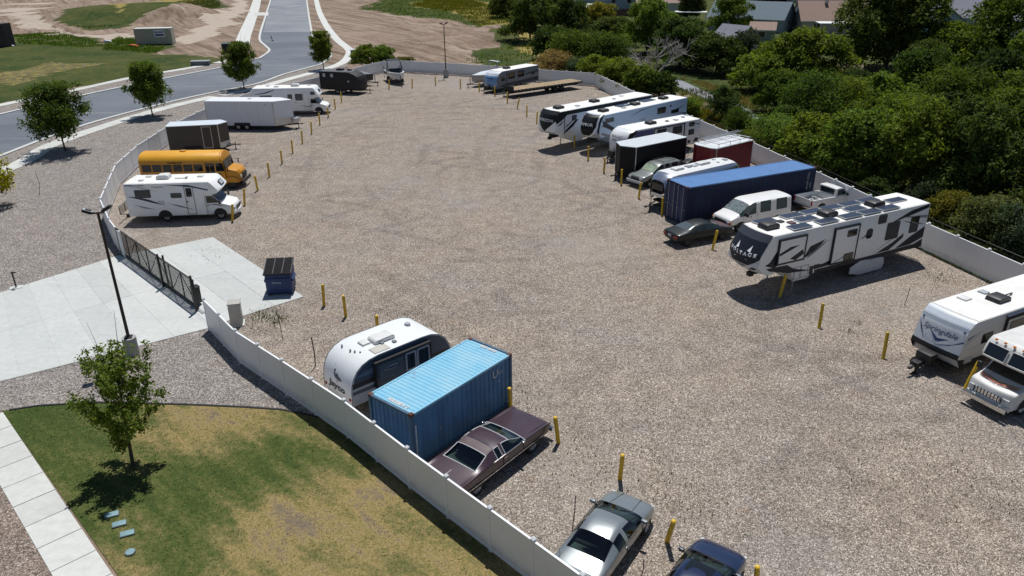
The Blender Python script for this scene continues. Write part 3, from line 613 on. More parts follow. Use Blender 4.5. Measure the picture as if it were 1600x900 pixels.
# bollards
def bollard_mesh():
    bm = bmesh.new(); addcyl(bm, (0, 0, 0), (0, 0, 1.36), .085, 14)
    bmesh.ops.create_uvsphere(bm, u_segments=14, v_segments=6, radius=.086, matrix=Matrix.Translation((0, 0, 1.35)) @ Matrix.Diagonal((1, 1, .5, 1)))
    o = bm_obj('bollard', bm, YELLOW, None, True, 50); me = o.data; bpy.data.objects.remove(o); return me
BM_ = bollard_mesh()
BOLL = [((-20.98,54.08,0.20,0.07), 'yellow bollard at the front bumper of the nearest white motorhome'), ((-21.28,57.93,0.13,0.11), 'yellow bollard second up from the nearest white motorhome'),
 ((-21.41,61.89,-0.01,-0.17), 'yellow bollard out past the nose of the yellow bus'), ((-21.60,65.96,0.02,0.01), 'yellow bollard just above the one past the yellow bus'), ((-21.69,70.51,0.04,-0.13), 'yellow bollard in front of the brown cargo trailer'),
 ((-21.72,74.50,0.02,0.01), 'yellow bollard beyond the brown cargo trailer, below the white one'), ((-21.78,78.63,0.06,0.01), 'yellow bollard nearest the hitch of the long white cargo trailer'), ((-21.82,82.89,0.06,0.01), 'yellow bollard one above the long white trailer hitch'),
 ((-21.93,87.38,0.01,0.01), 'yellow bollard just below the front of the far white motorhome'), ((-21.93,91.85,0.13,-0.45), 'yellow bollard at the grille of the far white motorhome'), ((-22.06,96.51,-0.01,0.01), 'yellow bollard right above the far white motorhome bonnet'), ((-22.19,101.19,-0.02,0.01), 'yellow bollard below the black camper'),
 ((-17.29,110.55,0.09,0.01), 'yellow bollard in front of the open wake boat'), ((-14.09,111.42,0.08,0.01), 'lone yellow bollard right of the wake boat'), ((-10.90,113.40,0.02,0.01), 'yellow bollard just left of the far lamp post'), ((-7.09,110.75,0.01,0.01), 'yellow bollard right of the far lamp post'),
 ((-4.29,108.01,-0.01,-0.01), 'yellow bollard below the white covered boat'), ((-2.08,104.46,0.03,0.01), 'yellow bollard before the nose of the blue fronted camper'), ((-0.38,99.78,0.02,0.01), 'yellow bollard at the tongue end of the wooden flatbed'), ((0.87,95.92,0.30,0.01), 'tilted yellow bollard between the flatbed and the fifth wheels'),
 ((1.97,91.07,0.03,0.01), 'upright yellow bollard right of the tilted one by the flatbed'), ((3.02,87.11,0.08,0.01), 'yellow bollard beside the black nosed fifth wheel at the far end'), ((6.40,75.44,0.01,-0.21), 'yellow bollard between the two big fifth wheels'), ((7.37,70.68,-0.01,0.01), 'yellow bollard before the fifth wheel with the round black nose'),
 ((8.36,66.32,0.05,0.03), 'yellow bollard left of the black cargo trailer'), ((9.40,62.51,0.01,0.07), 'yellow bollard in front of the black cargo trailer'), ((10.29,58.65,0.11,0.09), 'yellow bollard in front of the grey vehicle with a windscreen sunshade'), ((11.40,54.49,0.01,0.17), 'yellow bollard at the corner of the dark blue container'),
 ((13.46,47.32,0.25,0.19), 'tilted yellow bollard beside the black sedan'), ((15.53,39.83,0.29,0.25), 'tilted yellow bollard against the solar roofed fifth wheel'), ((16.34,35.86,0.16,0.37), 'yellow bollard in the open left of the striped front trailer, farther one'), ((18.26,32.54,0.18,0.41), 'yellow bollard nearest the front of the blue swoosh trailer'),
 ((20.83,29.83,0.48,0.25), 'strongly tilted yellow bollard beside the old striped motorhome'), ((-10.79,39.24,0.06,0.01), 'yellow bollard nearest the blue dumpster'), ((-9.26,37.81,0.00,-0.09), 'yellow bollard second from the blue dumpster'), ((-7.17,35.71,0.12,-0.39), 'yellow bollard behind the roof of the rounded white camper'),
 ((-0.12,28.51,-0.04,-0.39), 'yellow bollard at the corner of the light blue container'), ((1.86,25.91,-0.16,-0.09), 'yellow bollard at the nose of the purple coupe'), ((4.08,23.53,0.01,-0.23), 'yellow bollard above the bonnet of the silver coupe'), ((5.25,20.18,0.06,-0.43), 'tilted yellow bollard between the silver and the dark blue car'), ((7.72,18.15,-0.24,-0.45), 'yellow bollard cut off by the bottom edge of the photo')]
for (x, y, lx_, ly_), lb in BOLL:
    o = bpy.data.objects.new('bollard', BM_); COL.objects.link(o); o.location = (x, y, -.03)
    o.rotation_euler = Vector((lx_, ly_, math.sqrt(max(.1, 1.96 - lx_ ** 2 - ly_ ** 2)))).to_track_quat('Z', 'Y').to_euler(); tag(o, lb, 'bollard', 'yellow bollards marking the bays')

# dumpster, cabinet, valve lids, stakes, path light
DB = mat('dumpster_blue', (.012, .040, .15), .5, noise=.35, scale=4)
d = thing('dumpster', 'dark blue steel dumpster with sloping black lid on the concrete', 'dumpster', (-13.70,40.70), 6)
prof('bin', [(0, .16), (1.25, .16), (1.35, 1.75), (0, 1.35)], 1.5, DB, d, bevel=.015).rotation_euler = (0, 0, R(90))
ld = prof('lid', [(-.12, 1.36), (1.42, 1.80), (1.40, 1.86), (-.13, 1.42)], 1.62, mat('rubber_lid', (.013, .013, .015), .85, noise=.4, spec=.2), d, bevel=.01); ld.rotation_euler = (0, 0, R(90))
boxes('lid_rib', [((.0, yy, 0), (1.45, .05, .03)) for yy in (-.78, -.26, .26, .78)], BLACK, ld).matrix_local = Matrix.Translation((.65, 0, 1.64)) @ Matrix.Rotation(-math.atan2(.44, 1.54), 4, 'Y')
boxes('side_pocket', [((-.79, .6, .9), (.1, .9, .16)), ((.79, .6, .9), (.1, .9, .16))], DB, d)
boxes('rib', [((0, -.03, 1.08), (1.5, .05, .06)), ((0, .0, .3), (1.5, .05, .06))], DB, d); boxes('skid', [((-.6, .6, .08), (.12, 1.2, .16)), ((.6, .6, .08), (.12, 1.2, .16))], FRAME, d)
text('logo', 'Waste', .2, lambda u, v: Vector((u - .1, -.075 , .86 + v)), LGREY, d, shear=.3)
CAB = mat('cabinet_beige', (.42, .41, .37), .6, noise=.1)
c_ = thing('utility_cabinet', 'beige utility cabinet standing behind the white fence by the drive', 'cabinet', (-15.06,37.08), 14)
box('body', (0, 0, .64), (.62, .62, 1.28), CAB, c_, .02); box('lid', (0, 0, 1.31), (.68, .68, .07), CAB, c_, .02); box('plinth', (0, 0, .03), (.8, .8, .06), CONC, c_); box('door', (-.315, 0, .62), (.02, .5, 1.0), CAB, c_, .008)
VB = mat('valve_blue', (.20, .33, .36), .6, noise=.3, scale=8)
for q, lb in (((-14.65,21.79), 'blue-green valve box lid in the lawn nearest the tree shadow'), ((-14.15,21.30), 'blue-green valve box lid second from the tree shadow'), ((-13.64,20.81), 'blue-green valve box lid third from the tree shadow')):
    o = thing('valve_box', lb, 'valve box', q, 24); box('lid', (0, 0, .035), (.44, .26, .05), VB, o, .012); box('rim', (0, 0, .02), (.49, .31, .05), mat('valve_rim', (.10, .12, .11), .8), o, .01)
o = thing('valve_box', 'small round valve lid in the lawn below the rectangular ones', 'valve box', (-13.12,19.90), 0); cyl('lid', (0, 0, 0), (0, 0, .055), .15, VB, o, 16); cyl('rim', (0, 0, 0), (0, 0, .045), .18, MATS['valve_rim'], o, 16)
pl_ = thing('path_light', 'short black path light on a small pad by the drive', 'path light', (-30.18,42.19), 0); box('pad', (0, 0, .02), (.7, .5, .08), CONC, pl_, .01, R(25)); cyl('post', (0, 0, .04), (0, 0, 1.0), .045, POLE, pl_, 8); box('head', (.08, 0, 1.02), (.26, .1, .07), POLE, pl_, .01)
STK = mat('stake_wood', (.05, .04, .035), .9)
def stake(label, base, h, lean, bend=.1, r=.018, m=None):
    p0 = Vector((0, 0, 0)); p1 = Vector((lean * .5 + bend * .3, .02, h * .55)); p2 = Vector((lean, 0, h))
    o = rods('dead_sapling', [(p0, p1), (p1, p2)], r, m or STK, None, 5); o.location = (base[0], base[1], 0); tag(o, label, 'sapling', 'thin dead stems standing in the gravel'); return o
stake('thin curved dead stem in the gravel left of the nearest motorhome', (-39.60,61.42), 1.9, .15, .5, .02)
stake('dead stem in the gravel behind the near fence by the rounded camper', (-9.70,32.41), 1.6, -.02, .1, .03)
stake('taller thin dead stem near the concrete corner and dumpster', (-12.07,35.24), 1.7, -.15)
stake('thin dark stem beside the rear window of the silver coupe', (1.99,20.54), 1.7, .1)
stake('thin dark stem standing between the solar and the blue swoosh trailer', (22.18,38.56), 1.1, .1)
stake('short dark stem beside the lower edge between the two front cars', (4.14,18.63), .7, .02)

# ================================================================== CONTAINERS, TRAILERS, MOTORHOMES
def fr(front, heading, L):
    """root position (rear centre) for a vehicle whose front centre is known"""
    return (front[0] - L * math.cos(R(heading)), front[1] - L * math.sin(R(heading)))
def weather_mat(name, col, fade, rust=.25, streak=True, rough=.55):
    """sun-faded steel paint with rust blotches and vertical run marks"""
    m = bpy.data.materials.new(name); m.use_nodes = True; t = m.node_tree; b = t.nodes['Principled BSDF']; tc = node(t, 'ShaderNodeTexCoord').outputs['Object']
    c = mixc(t, rng_(t, noise_(t, tc, .7, 6.0, .65), .35, .7), col, fade)
    if streak:
        mp = node(t, 'ShaderNodeMapping'); mp.inputs['Scale'].default_value = (3.5, 3.5, .22); t.links.new(tc, mp.inputs[0])
        c = mixc(t, rng_(t, noise_(t, mp.outputs[0], 1.0, 5.0, .7), .45, .75, 0, .65), c, tuple(v * .45 for v in col))
    c = mixc(t, math_(t, 'MULTIPLY', rng_(t, noise_(t, tc, 1.6, 8.0, .75), .62, .70), rust * 2), c, (.19, .10, .075))
    c = mixc(t, math_(t, 'MULTIPLY', rng_(t, noise_(t, tc, 2.3, 7.0, .7), .66, .72), rust), c, (.5, .5, .5))
    t.links.new(c, b.inputs['Base Color']); b.inputs['Roughness'].default_value = rough; MATS[name] = m; return m
def corr(n0, n1, pitch, depth):
    """corrugation outline from n0 to n1: list of (position, offset)"""
    out = []; k = n0
    while k < n1 - 1e-6:
        for f, d in ((0, 0), (.36, 0), (.5, -depth), (.86, -depth)):
            q = k + pitch * f
            if q < n1: out.append((q, d))
        k += pitch
    out.append((n1, out[-1][1])); return out
def container(label, loc, rz, L, H, side_m, roof_m, frame_m, door_m, W=2.44, front_door=True, marks=None):
    r = thing('shipping_container', label, 'container', loc, rz); h = W / 2; p = .13
    def wall(name, axis, at, lo, hi, sgn, m, pitch=.278, dep=.036):
        q = corr(lo, hi, pitch, dep); vs_ = []
        for z in (.17, H - .1):
            for a, d in q: vs_.append((a, at + sgn * d, z) if axis == 'x' else (at + sgn * d, a, z))
        n = len(q); return mesh(name, vs_, [(i, i + 1, n + i + 1, n + i) for i in range(n - 1)], m, r)
    wall('side_wall', 'x', h - .02, p, L - p, 1, side_m); wall('side_wall', 'x', -h + .02, p, L - p, -1, side_m)
    wall('end_wall', 'y', (.02 if front_door else L - .02), -h + p, h - p, (-1 if front_door else 1), side_m, .25, .04)
    q = corr(p, L - p, .209, .02); n = len(q)
    mesh('roof', [(a, -h + .06, H - .025 + d) for a, d in q] + [(a, h - .06, H - .025 + d) for a, d in q], [(i, i + 1, n + i + 1, n + i) for i in range(n - 1)], roof_m, r)
    boxes('floor', [((L / 2, 0, .14), (L - .1, W - .1, .06))], FRAME, r)
    for sx in (p / 2, L - p / 2):
        for sy in (-h + p / 2, h - p / 2): boxes('corner_post', [((sx, sy, H / 2), (p, p, H - .24))], frame_m, r)
    for sy in (-h + .04, h - .04): boxes('side_rail', [((L / 2, sy, H - .06), (L - .3, .08, .09))], roof_m, r); boxes('bottom_rail', [((L / 2, sy, .13), (L - .3, .08, .15))], frame_m, r)
    for sx in (.05, L - .05): boxes('header', [((sx, 0, H - .07), (.1, W - .3, .12)), ((sx, 0, .12), (.1, W - .3, .12))], frame_m, r)
    for sx in (.088, L - .088):
        for sy in (-h + .08, h - .08):
            for sz in (.06, H - .055): box('corner_casting', (sx, sy, sz), (.18, .165, .12), RUST, r, .01)
    xd = L - .035 if front_door else .035; s = 1 if front_door else -1
    for sy in (-1, 1):
        d = box('door', (xd, sy * .57, H / 2), (.05, 1.1, H - .3), door_m, r, .008)
        for k in range(4): boxes('door_panel', [((xd + s * .03, sy * .57, .4 + (H - .8) * (k + .5) / 4), (.014, .98, (H - .9) / 4 - .05))], door_m, d)
        for ly_ in (.24, .86):
            b_ = cyl('lock_bar', (xd + s * .075, sy * ly_, .16), (xd + s * .075, sy * ly_, H - .12), .022, GALV, d, 8)
            boxes('handle', [((xd + s * .09, sy * (ly_ + .1), 1.15), (.03, .3, .035)), ((xd + s * .075, sy * ly_, .9), (.05, .08, .06)), ((xd + s * .075, sy * ly_, 1.5), (.05, .08, .06))], GALV, d)
    return r
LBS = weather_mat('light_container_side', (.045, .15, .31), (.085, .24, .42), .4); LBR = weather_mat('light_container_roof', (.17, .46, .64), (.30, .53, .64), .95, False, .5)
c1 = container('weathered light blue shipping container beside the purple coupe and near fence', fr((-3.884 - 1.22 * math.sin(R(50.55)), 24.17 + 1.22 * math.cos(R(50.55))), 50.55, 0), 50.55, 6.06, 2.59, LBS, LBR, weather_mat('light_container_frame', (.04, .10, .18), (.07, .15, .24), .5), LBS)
WP = mat('white_marking', (.62, .63, .62), .7, noise=.3, scale=9)
text('roof_marking', '4003804 2', .26, lambda u, v: Vector((.3 + v, -u - .2, 2.579)), WP, c1, bold=.012); text('roof_marking', '2200 038', .24, lambda u, v: Vector((5.8 - v, u - .1, 2.579)), WP, c1, bold=.012)
for sx, tx, sz in ((4.95, 'U', .55), (5.3, '22G1', .16), (5.15, 'MAX', .10)): side_text('side_marking', tx, sz, sx, 2.05 if sz > .2 else (2.0 if tx == '22G1' else 1.62), -1.2, WP, c1, t=.008)
side('side_marking', rrect(.2, .5, .26, 2.0, .02), -1.2, WP, c1, .002)
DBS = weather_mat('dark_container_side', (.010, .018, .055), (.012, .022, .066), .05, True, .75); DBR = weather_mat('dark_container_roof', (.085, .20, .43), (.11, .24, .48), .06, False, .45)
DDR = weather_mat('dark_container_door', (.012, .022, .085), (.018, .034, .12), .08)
# rear (far) end is at the fence; the doors face the lot
_a = R(24.54); _nr = (12.569, 52.074)
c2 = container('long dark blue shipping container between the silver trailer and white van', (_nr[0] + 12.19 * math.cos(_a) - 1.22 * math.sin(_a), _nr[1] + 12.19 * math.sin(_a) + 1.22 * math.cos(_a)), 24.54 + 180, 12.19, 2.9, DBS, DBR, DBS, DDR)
side_text('side_marking', 'TRLU 407181', .26, .75, 1.85, 1.22, LGREY, c2, rot=-90, t=.006); side_text('side_marking', '45G1', .2, .42, 1.5, 1.22, LGREY, c2, rot=-90, t=.006)

def roof_ac(parent, x, y, z, m=None, s=(1.0, .72, .3)):
    """air-conditioner: rounded shroud tapering to the rear"""
    o = prof('roof_air_conditioner', [(-s[0] / 2, 0), (s[0] / 2, 0), (s[0] / 2 - .06, s[2] * .8), (s[0] / 2 - .2, s[2]), (-s[0] / 2 + .12, s[2] * .92), (-s[0] / 2, s[2] * .55)], s[1], m or SHROUD, parent, bevel=.05)
    o.location = (x, y, z); return o
def roof_vent(parent, x, y, z, m=None, s=.4): return box('roof_vent', (x, y, z + .05), (s, s, .1), m or WSHROUD, parent, .02)
def jack(parent, x, y, z, m=None): return boxes('jack', [((x, y, z / 2 + .02), (.07, .07, z)), ((x, y, .02), (.2, .2, .04))], m or FRAME, parent)
def axles(parent, xs, w_, r=.36, rim='rim'):
    for x in xs:
        for s in (-1, 1): wheel(parent, x, s * (w_ / 2 - .14), r, .24, rim)
def tongue(parent, x, L=1.3, z=.5):
    rods('tongue', [((x - .1, .55, z), (x + L, 0, z)), ((x - .1, -.55, z), (x + L, 0, z)), ((x - .1, 0, z), (x + L + .15, 0, z))], .05, FRAME, parent)
    jack(parent, x + L * .8, 0, z + .25); box('coupler', (x + L + .2, 0, z), (.25, .12, .12), FRAME, parent, .02)
def swoosh(parent, y, polys, m, nm='graphic'):
    for pl in polys: side(nm, pl, y, m, parent, .003)

# ---------------------------------------------------------------- class C motorhomes
def cab(parent, x0, m, w_=1.98, L=2.1, hood=1.15, cowl=1.32, top=2.0, grille='black_trim', bar=True):
    """cutaway van cab: nose, bonnet, raked windscreen, doors"""
    pts = [(x0 - .1, .42), (x0 + L - .12, .42), (x0 + L, .56), (x0 + L - .02, .86), (x0 + L - .14, hood - .06), (x0 + L - .3, hood), (x0 + L - 1.0, cowl), (x0 + L - 1.62, top), (x0 - .1, top)]
    bl = [0, .14, .18, .18, .16, .14, .06, .03, 0]
    bd = prof('cab', pts, w_, m, parent, 8, bl, 0, .07, seg=3)
    def wsn(y, s): return Vector((x0 + L - 1.0 + .02 - .62 * s - (.06 - .03 * s) * (y / (w_ / 2)) ** 2 + .012, y, cowl + .03 + (top - cowl - .06) * s + .012))
    n = 8; vs_ = [wsn(-w_ / 2 * .88 + w_ * .88 * i / n, s) for s in (.06, .96) for i in range(n + 1)]
    mesh('windshield', vs_, [(i, i + 1, n + 2 + i, n + 1 + i) for i in range(n)], GLASS, bd, True)
    for s in (-1, 1):
        y = s * w_ / 2
        side('side_window', [(x0 + .08, cowl + .02), (x0 + L - 1.12, cowl + .02), (x0 + L - 1.5, top - .12), (x0 + .08, top - .12)], y, GLASS, bd, .006)
        frame('door', x0 + .03, .55, x0 + L - .98, top - .05, .012, y, GREY, bd, .004); box('door_handle', (x0 + .16, y + s * .02, cowl - .16), (.14, .03, .04), BLACK, bd)
        mr = box('mirror', (x0 + L - 1.02, y + s * .2, cowl + .12), (.12, .2, .32), BLACK, bd, .03); box('arm', (x0 + L - 1.02, y + s * .07, cowl + .05), (.05, .14, .04), BLACK, mr)
        box('headlight', (x0 + L - .13, s * (w_ / 2 - .28), .84), (.08, .34, .2), LAMP, bd, .02)
    box('grille', (x0 + L - .015, 0, .82), (.06, w_ * .52, .24), MATS[grille], bd, .02)
    bp_ = prof('bumper', [(x0 + L - .2, .40), (x0 + L + .08, .40), (x0 + L + .08, .62), (x0 + L - .2, .62)], w_ * .97, m if not bar else WHITE, parent, 6, [0, .2, .2, 0], 0, .03)
    return bd
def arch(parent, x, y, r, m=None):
    """flat dark plate on the body side, standing in for the shaded wheel opening"""
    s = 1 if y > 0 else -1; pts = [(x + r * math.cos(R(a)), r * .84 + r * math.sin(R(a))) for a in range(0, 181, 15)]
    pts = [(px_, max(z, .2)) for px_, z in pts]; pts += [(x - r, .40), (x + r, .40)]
    return side('wheel_arch_shade', pts, y, m or FRAME, parent, .004)
def class_c(label, loc, rz, L, H, wall=WHITE):
    r = thing('motorhome', label, 'motorhome', loc, rz, 'white class C motorhomes'); xc = L - 2.1; w_ = 2.44
    body = prof('coach_body', [(0, .5), (xc, .5), (xc, 1.98), (xc + .45, 1.99), (xc + 1.0, 2.1), (xc + 1.24, 2.36), (xc + .75, H - .1), (xc + .55, H), (.05, H), (0, H - .06)], w_, wall, r, 6, [0, 0, 0, 0, .1, .14, .12, .06, 0, 0], .03, .05)
    prof('roof_skin', [(.1, H + .004), (xc + .5, H + .004), (xc + .5, H + .02), (.1, H + .02)], w_ - .16, ROOF, r, 6, None, .03, 0)
    cab(r, xc, wall)
    for s in (-1, 1): wheel(r, L - 1.15, s * .84, .37, .25, 'rim'); wheel(r, L * .34, s * .98, .37, .28, 'rim'); arch(r, L - 1.15, s * .99, .5); arch(r, L * .34, s * 1.22, .52)
    box('undercarriage', (L * .4, 0, .42), (L * .75, 1.2, .2), FRAME, r)
    return r, xc, w_
rv, xc, w_ = class_c('white motorhome with dark swooshes and cab-over bunk beside the yellow bus', (-28.58, 55.12), 3.5, 7.75, 3.04)
y = -w_ / 2
window(.72, 1.92, 1.86, 2.54, y, rv, BLACK, GLASS); window(3.28, 1.86, 4.08, 2.24, y, rv, BLACK, GLASS); window(.9, 1.92, 1.9, 2.5, -y, rv, BLACK, GLASS)
dr = frame('entry_door', 4.32, .56, 4.96, 2.72, .035, y, BLACK, rv); side('pane', rrect(4.42, 1.92, 4.84, 2.6, .08), y, GLASS, dr, .016); box('handle', (4.42, y - .03, 1.55), (.1, .05, .08), BLACK, dr)
swoosh(rv, y, [[(.15, 2.06), (.8, 2.02), (1.7, 1.78), (2.75, 1.32), (1.9, 1.52), (.9, 1.84)], [(2.9, 2.86), (4.6, 2.84), (6.1, 2.44), (6.0, 2.36), (4.9, 2.64), (4.0, 2.76)]], NAVY)
swoosh(rv, y, [[(.12, 2.9), (1.4, 2.7), (2.5, 2.35), (1.5, 2.62)], [(.5, 1.42), (1.4, 1.2), (2.1, .98), (1.2, 1.12)], [(2.9, 1.5), (3.9, 1.26), (4.8, .94), (3.8, 1.14)], [(.1, 2.96), (1.6, 2.9), (1.4, 2.82), (.1, 2.86)]], GREY)
swoosh(rv, -.99, [[(5.75, 1.26), (6.4, 1.22), (7.2, 1.02), (6.5, 1.12)]], NAVY); boxes('fridge_vent', [((2.5, y - .01, 1.42 + .06 * k), (.5, .02, .02)) for k in range(5)], LGREY, rv)
side_text('lettering', 'Freelander', .2, 2.45, 2.74, y, GREY, rv, shear=.4)
roof_ac(rv, 2.6, 0, 3.05, WSHROUD, (.95, .75, .34)); roof_vent(rv, 1.3, .5, 3.04); roof_vent(rv, 1.1, -.5, 3.04, None, .35); roof_vent(rv, 5.2, .2, 3.04); box('antenna', (3.9, -.2, 3.07), (.9, .12, .06), LGREY, rv); boxes('antenna_mast', [((4.3, -.2, 3.14), (.12, .3, .05))], GREY, rv)
box('awning', (2.5, y - .05, 2.98), (3.6, .1, .1), WHITE, rv, .03)
bl_ = boxes('bunk_window', [((0, 0, 0), (.03, .75, .42))], BLACK, rv); bl_.matrix_local = Matrix.Translation((6.69, .05, 2.68)) @ Matrix.Rotation(R(-37), 4, 'Y'); boxes('pane', [((.02, 0, 0), (.01, .62, .3))], LGREY, bl_)
ld_ = rods('ladder', [((-.08, s, .9), (-.08, s, 3.2)) for s in (.4, .8)] + [((-.08, .4, 1.0 + .3 * k), (-.08, .8, 1.0 + .3 * k)) for k in range(8)] + [((-.08, s, 3.2), (.4, s, 3.2)) for s in (.4, .8)], .018, ALU, rv)
rods('cargo_rack', [((-.05, -.9 + .0, .62), (-.75, -.9, .62)), ((-.05, .9, .62), (-.75, .9, .62))] + [((-.75, -.95, .62 + .12 * k), (-.75, .95, .62 + .12 * k)) for k in range(6)] + [((-.75, s, .6), (-.75, s, 1.24)) for s in (-.95, 0, .95)], .03, POLE, rv)
for k in (-1, 1): box('tail_light', (-.02, k * 1.05, .95), (.03, .14, .3), RED, rv, .01)
boxes('sewer_hose', [((-.1, -1.1, .55), (.2, .3, .2))], FRAME, rv)

rv2, xc, w_ = class_c('far white motorhome with split roof cabin behind the long white cargo trailer', (-31.16, 94.3), 1.7, 8.9, 3.25)
y = -w_ / 2
window(.9, 1.95, 2.3, 2.4, y, rv2, BLACK, GLASS); window(4.2, 1.85, 4.75, 2.5, y, rv2, BLACK, GLASS); window(5.1, 1.75, 6.0, 2.55, y, rv2, BLACK, GLASS); window(6.95, 2.4, 7.5, 2.78, y, rv2, BLACK, GLASS)
frame('entry_door', 6.1, .65, 6.7, 2.7, .03, y, LGREY, rv2)
swoosh(rv2, y, [[(.3, 2.5), (1.6, 2.62), (2.7, 2.98), (2.6, 3.05), (1.4, 2.72), (.3, 2.58)], [(5.4, 1.2), (6.6, 1.05), (7.4, 1.2), (6.6, .95)]], NAVY); swoosh(rv2, y, [[(4.9, 1.6), (5.8, 1.35), (5.0, 1.5)], [(.2, 1.3), (3.0, 1.22), (.2, 1.2)]], GREY)
roof_ac(rv2, 5.0, 0, 3.26, WSHROUD); roof_vent(rv2, 2.8, -.4, 3.25, LGREY, .5); roof_vent(rv2, 1.6, .3, 3.25, LGREY); roof_vent(rv2, 6.6, .4, 3.25)
b2 = boxes('bunk_window', [((0, 0, 0), (.03, .6, .36))], BLACK, rv2); b2.matrix_local = Matrix.Translation((7.83, 0, 2.76)) @ Matrix.Rotation(R(-33), 4, 'Y')
box('front_marker', (8.92, 0, .72), (.04, .5, .14), mat('red_paint', (.3, .03, .05), .4), rv2)

# ---------------------------------------------------------------- cargo trailers
def cargo(label, loc, rz, L, W, H, m, roof_m, nose, fl=.45, rock=None, door=None, name='cargo_trailer', wx=None, wr=.34):
    r = thing(name, label, 'trailer', loc, rz, 'enclosed cargo trailers'); h = W / 2
    def body(nm, z0, z1, mm, e=0):
        pts = [(0 - e, -h - e), (L + e * .3, -h - e), (L + nose + e, 0 if nose > .3 else -h * .6), (L + nose + e, 0 if nose > .3 else h * .6), (L + e * .3, h + e), (0 - e, h + e)]
        if nose > .3: pts.pop(3)
        bm = bmesh.new(); a = [bm.verts.new((q[0], q[1], z0)) for q in pts]; b_ = [bm.verts.new((q[0], q[1], z1)) for q in pts]; n = len(pts)
        bm.faces.new(a[::-1]); bm.faces.new(b_)
        for i in range(n): bm.faces.new((a[i], a[(i + 1) % n], b_[(i + 1) % n], b_[i]))
        bmesh.ops.triangulate(bm, faces=[f for f in bm.faces if len(f.verts) > 4]); return bm_obj(nm, bm, mm, r)
    body('box', fl, H - .06, m); body('roof', H - .06, H, roof_m, .02); body('lower_frame', fl - .1, fl, FRAME, -.02)
    for s in (-1, 1):
        boxes('corner_trim', [((.03, s * h, (H + fl) / 2), (.06, .03, H - fl - .1)), ((L - .02, s * h, (H + fl) / 2), (.09, .03, H - fl - .1))], ALU, r)
        if rock:
            g_ = boxes('rock_guard', [((0, 0, 0), (math.hypot(nose, h) - .05, .015, rock))], ALU, r); an = math.atan2(-h, nose) if s > 0 else math.atan2(h, nose)
            g_.matrix_local = Matrix.Translation((L + nose / 2, s * h / 2, fl + rock / 2 + .01)) @ Matrix.Rotation(an, 4, 'Z') @ Matrix.Translation((0, s * .012, 0))
    xs = wx or (L * .42, L * .58)
    for x in xs:
        for s in (-1, 1): wheel(r, x, s * (h - .02), wr, .2, 'rim')
    for s in (-1, 1): prof('fender', [(xs[0] - .45, fl), (xs[-1] + .45, fl), (xs[-1] + .36, fl + .32), (xs[0] - .36, fl + .32)], .12, FRAME if m is not WHITE else ALU, r, bevel=.02, y0=s * (h + .04))
    if door:
        d = frame('side_door', door[0], fl + .08, door[1], H - .18, .05, -h, ALU, r, .02); box('handle', (door[0] + .12, -h - .04, 1.35), (.06, .05, .2), BLACK, d)
    tongue(r, L + nose - .35, 1.0, .5); return r
BRN = mat('brown_panel', (.052, .045, .04), .35, noise=.12, scale=1.0); WPAN = mat('white_panel', (.76, .79, .83), .4, noise=.05, scale=.7); BPAN = mat('black_panel', (.008, .008, .010), .6, noise=.2, spec=.25); SROOF = mat('silver_roof', (.58, .62, .64), .5, .2, noise=.1)
t1 = cargo('brown enclosed cargo trailer with side door between bus and white trailer', (-34.0, 75.35), 10, 4.9, 2.25, 2.84, BRN, mat('pale_blue_roof', (.62, .68, .72), .5, .1, noise=.08), .75, .45, .55, (3.3, 4.2), wx=(1.75, 2.65))
t2 = cargo('long white enclosed cargo trailer with silver rock guard', (-33.95, 86.75), -4.6, 7.8, 2.5, 3.2, WPAN, mat('white_roof', (.74, .76, .78), .5, noise=.08), 1.75, .5, .75, None, wx=(3.5, 4.5))
boxes('seam', [((x, -1.252, 1.75), (.012, .006, 2.4)) for x in (1.2, 2.4, 3.6, 4.8, 6.0)], LGREY, t2); boxes('marker_light', [((6.9, -1.26, 2.85), (.1, .03, .08))], BLACK, t2); box('tongue_box', (9.85, 0, .95), (.5, 1.1, .5), ALU, t2, .02); roof_vent(t2, 4.6, .3, 3.2, WSHROUD, .36)
t3 = cargo('black enclosed cargo trailer with pale roof beside the white camper', fr((9.95, 64.5), 215, 6.2), 215, 6.2, 2.5, 3.0, BPAN, SROOF, .65, .4, None, None, wx=(2.6, 3.5))
fr_ = FRAME
# red box body with a ladder rack
REDB = mat('maroon_box', (.20, .014, .018), .35, noise=.15, scale=1)
t4 = cargo('maroon red enclosed trailer with white roof and ladder rack by the fence', fr((16.6, 63.75), 216.8, 4.9), 216.8, 4.9, 2.45, 3.0, REDB, mat('white_rack_roof', (.66, .69, .70), .5, noise=.15), .25, .45, None, None)
rods('ladder_rack', [((.2, s * 1.1, 3.28), (4.7, s * 1.1, 3.28)) for s in (-1, 1)] + [((x, -1.1, 3.28), (x, 1.1, 3.28)) for x in (.4, 1.7, 3.0, 4.5)] + [((x, s * 1.1, 2.95), (x, s * 1.1, 3.28)) for x in (.4, 1.7, 3.0, 4.5) for s in (-1, 1)], .025, ALU, t4)
ldr = thing('extension_ladder', 'grey extension ladder lying on the rack of the maroon trailer', 'ladder', t4.location[:2], 216.8, None, 3.36)
for s in (-1, 1): boxes('stile', [((1.9, -.75 + s * .2, 0), (5.2, .05, .09))], ALU, ldr)
boxes('rung', [((-.5 + .32 * k, -.75, 0), (.04, .4, .04)) for k in range(16)], ALU, ldr)

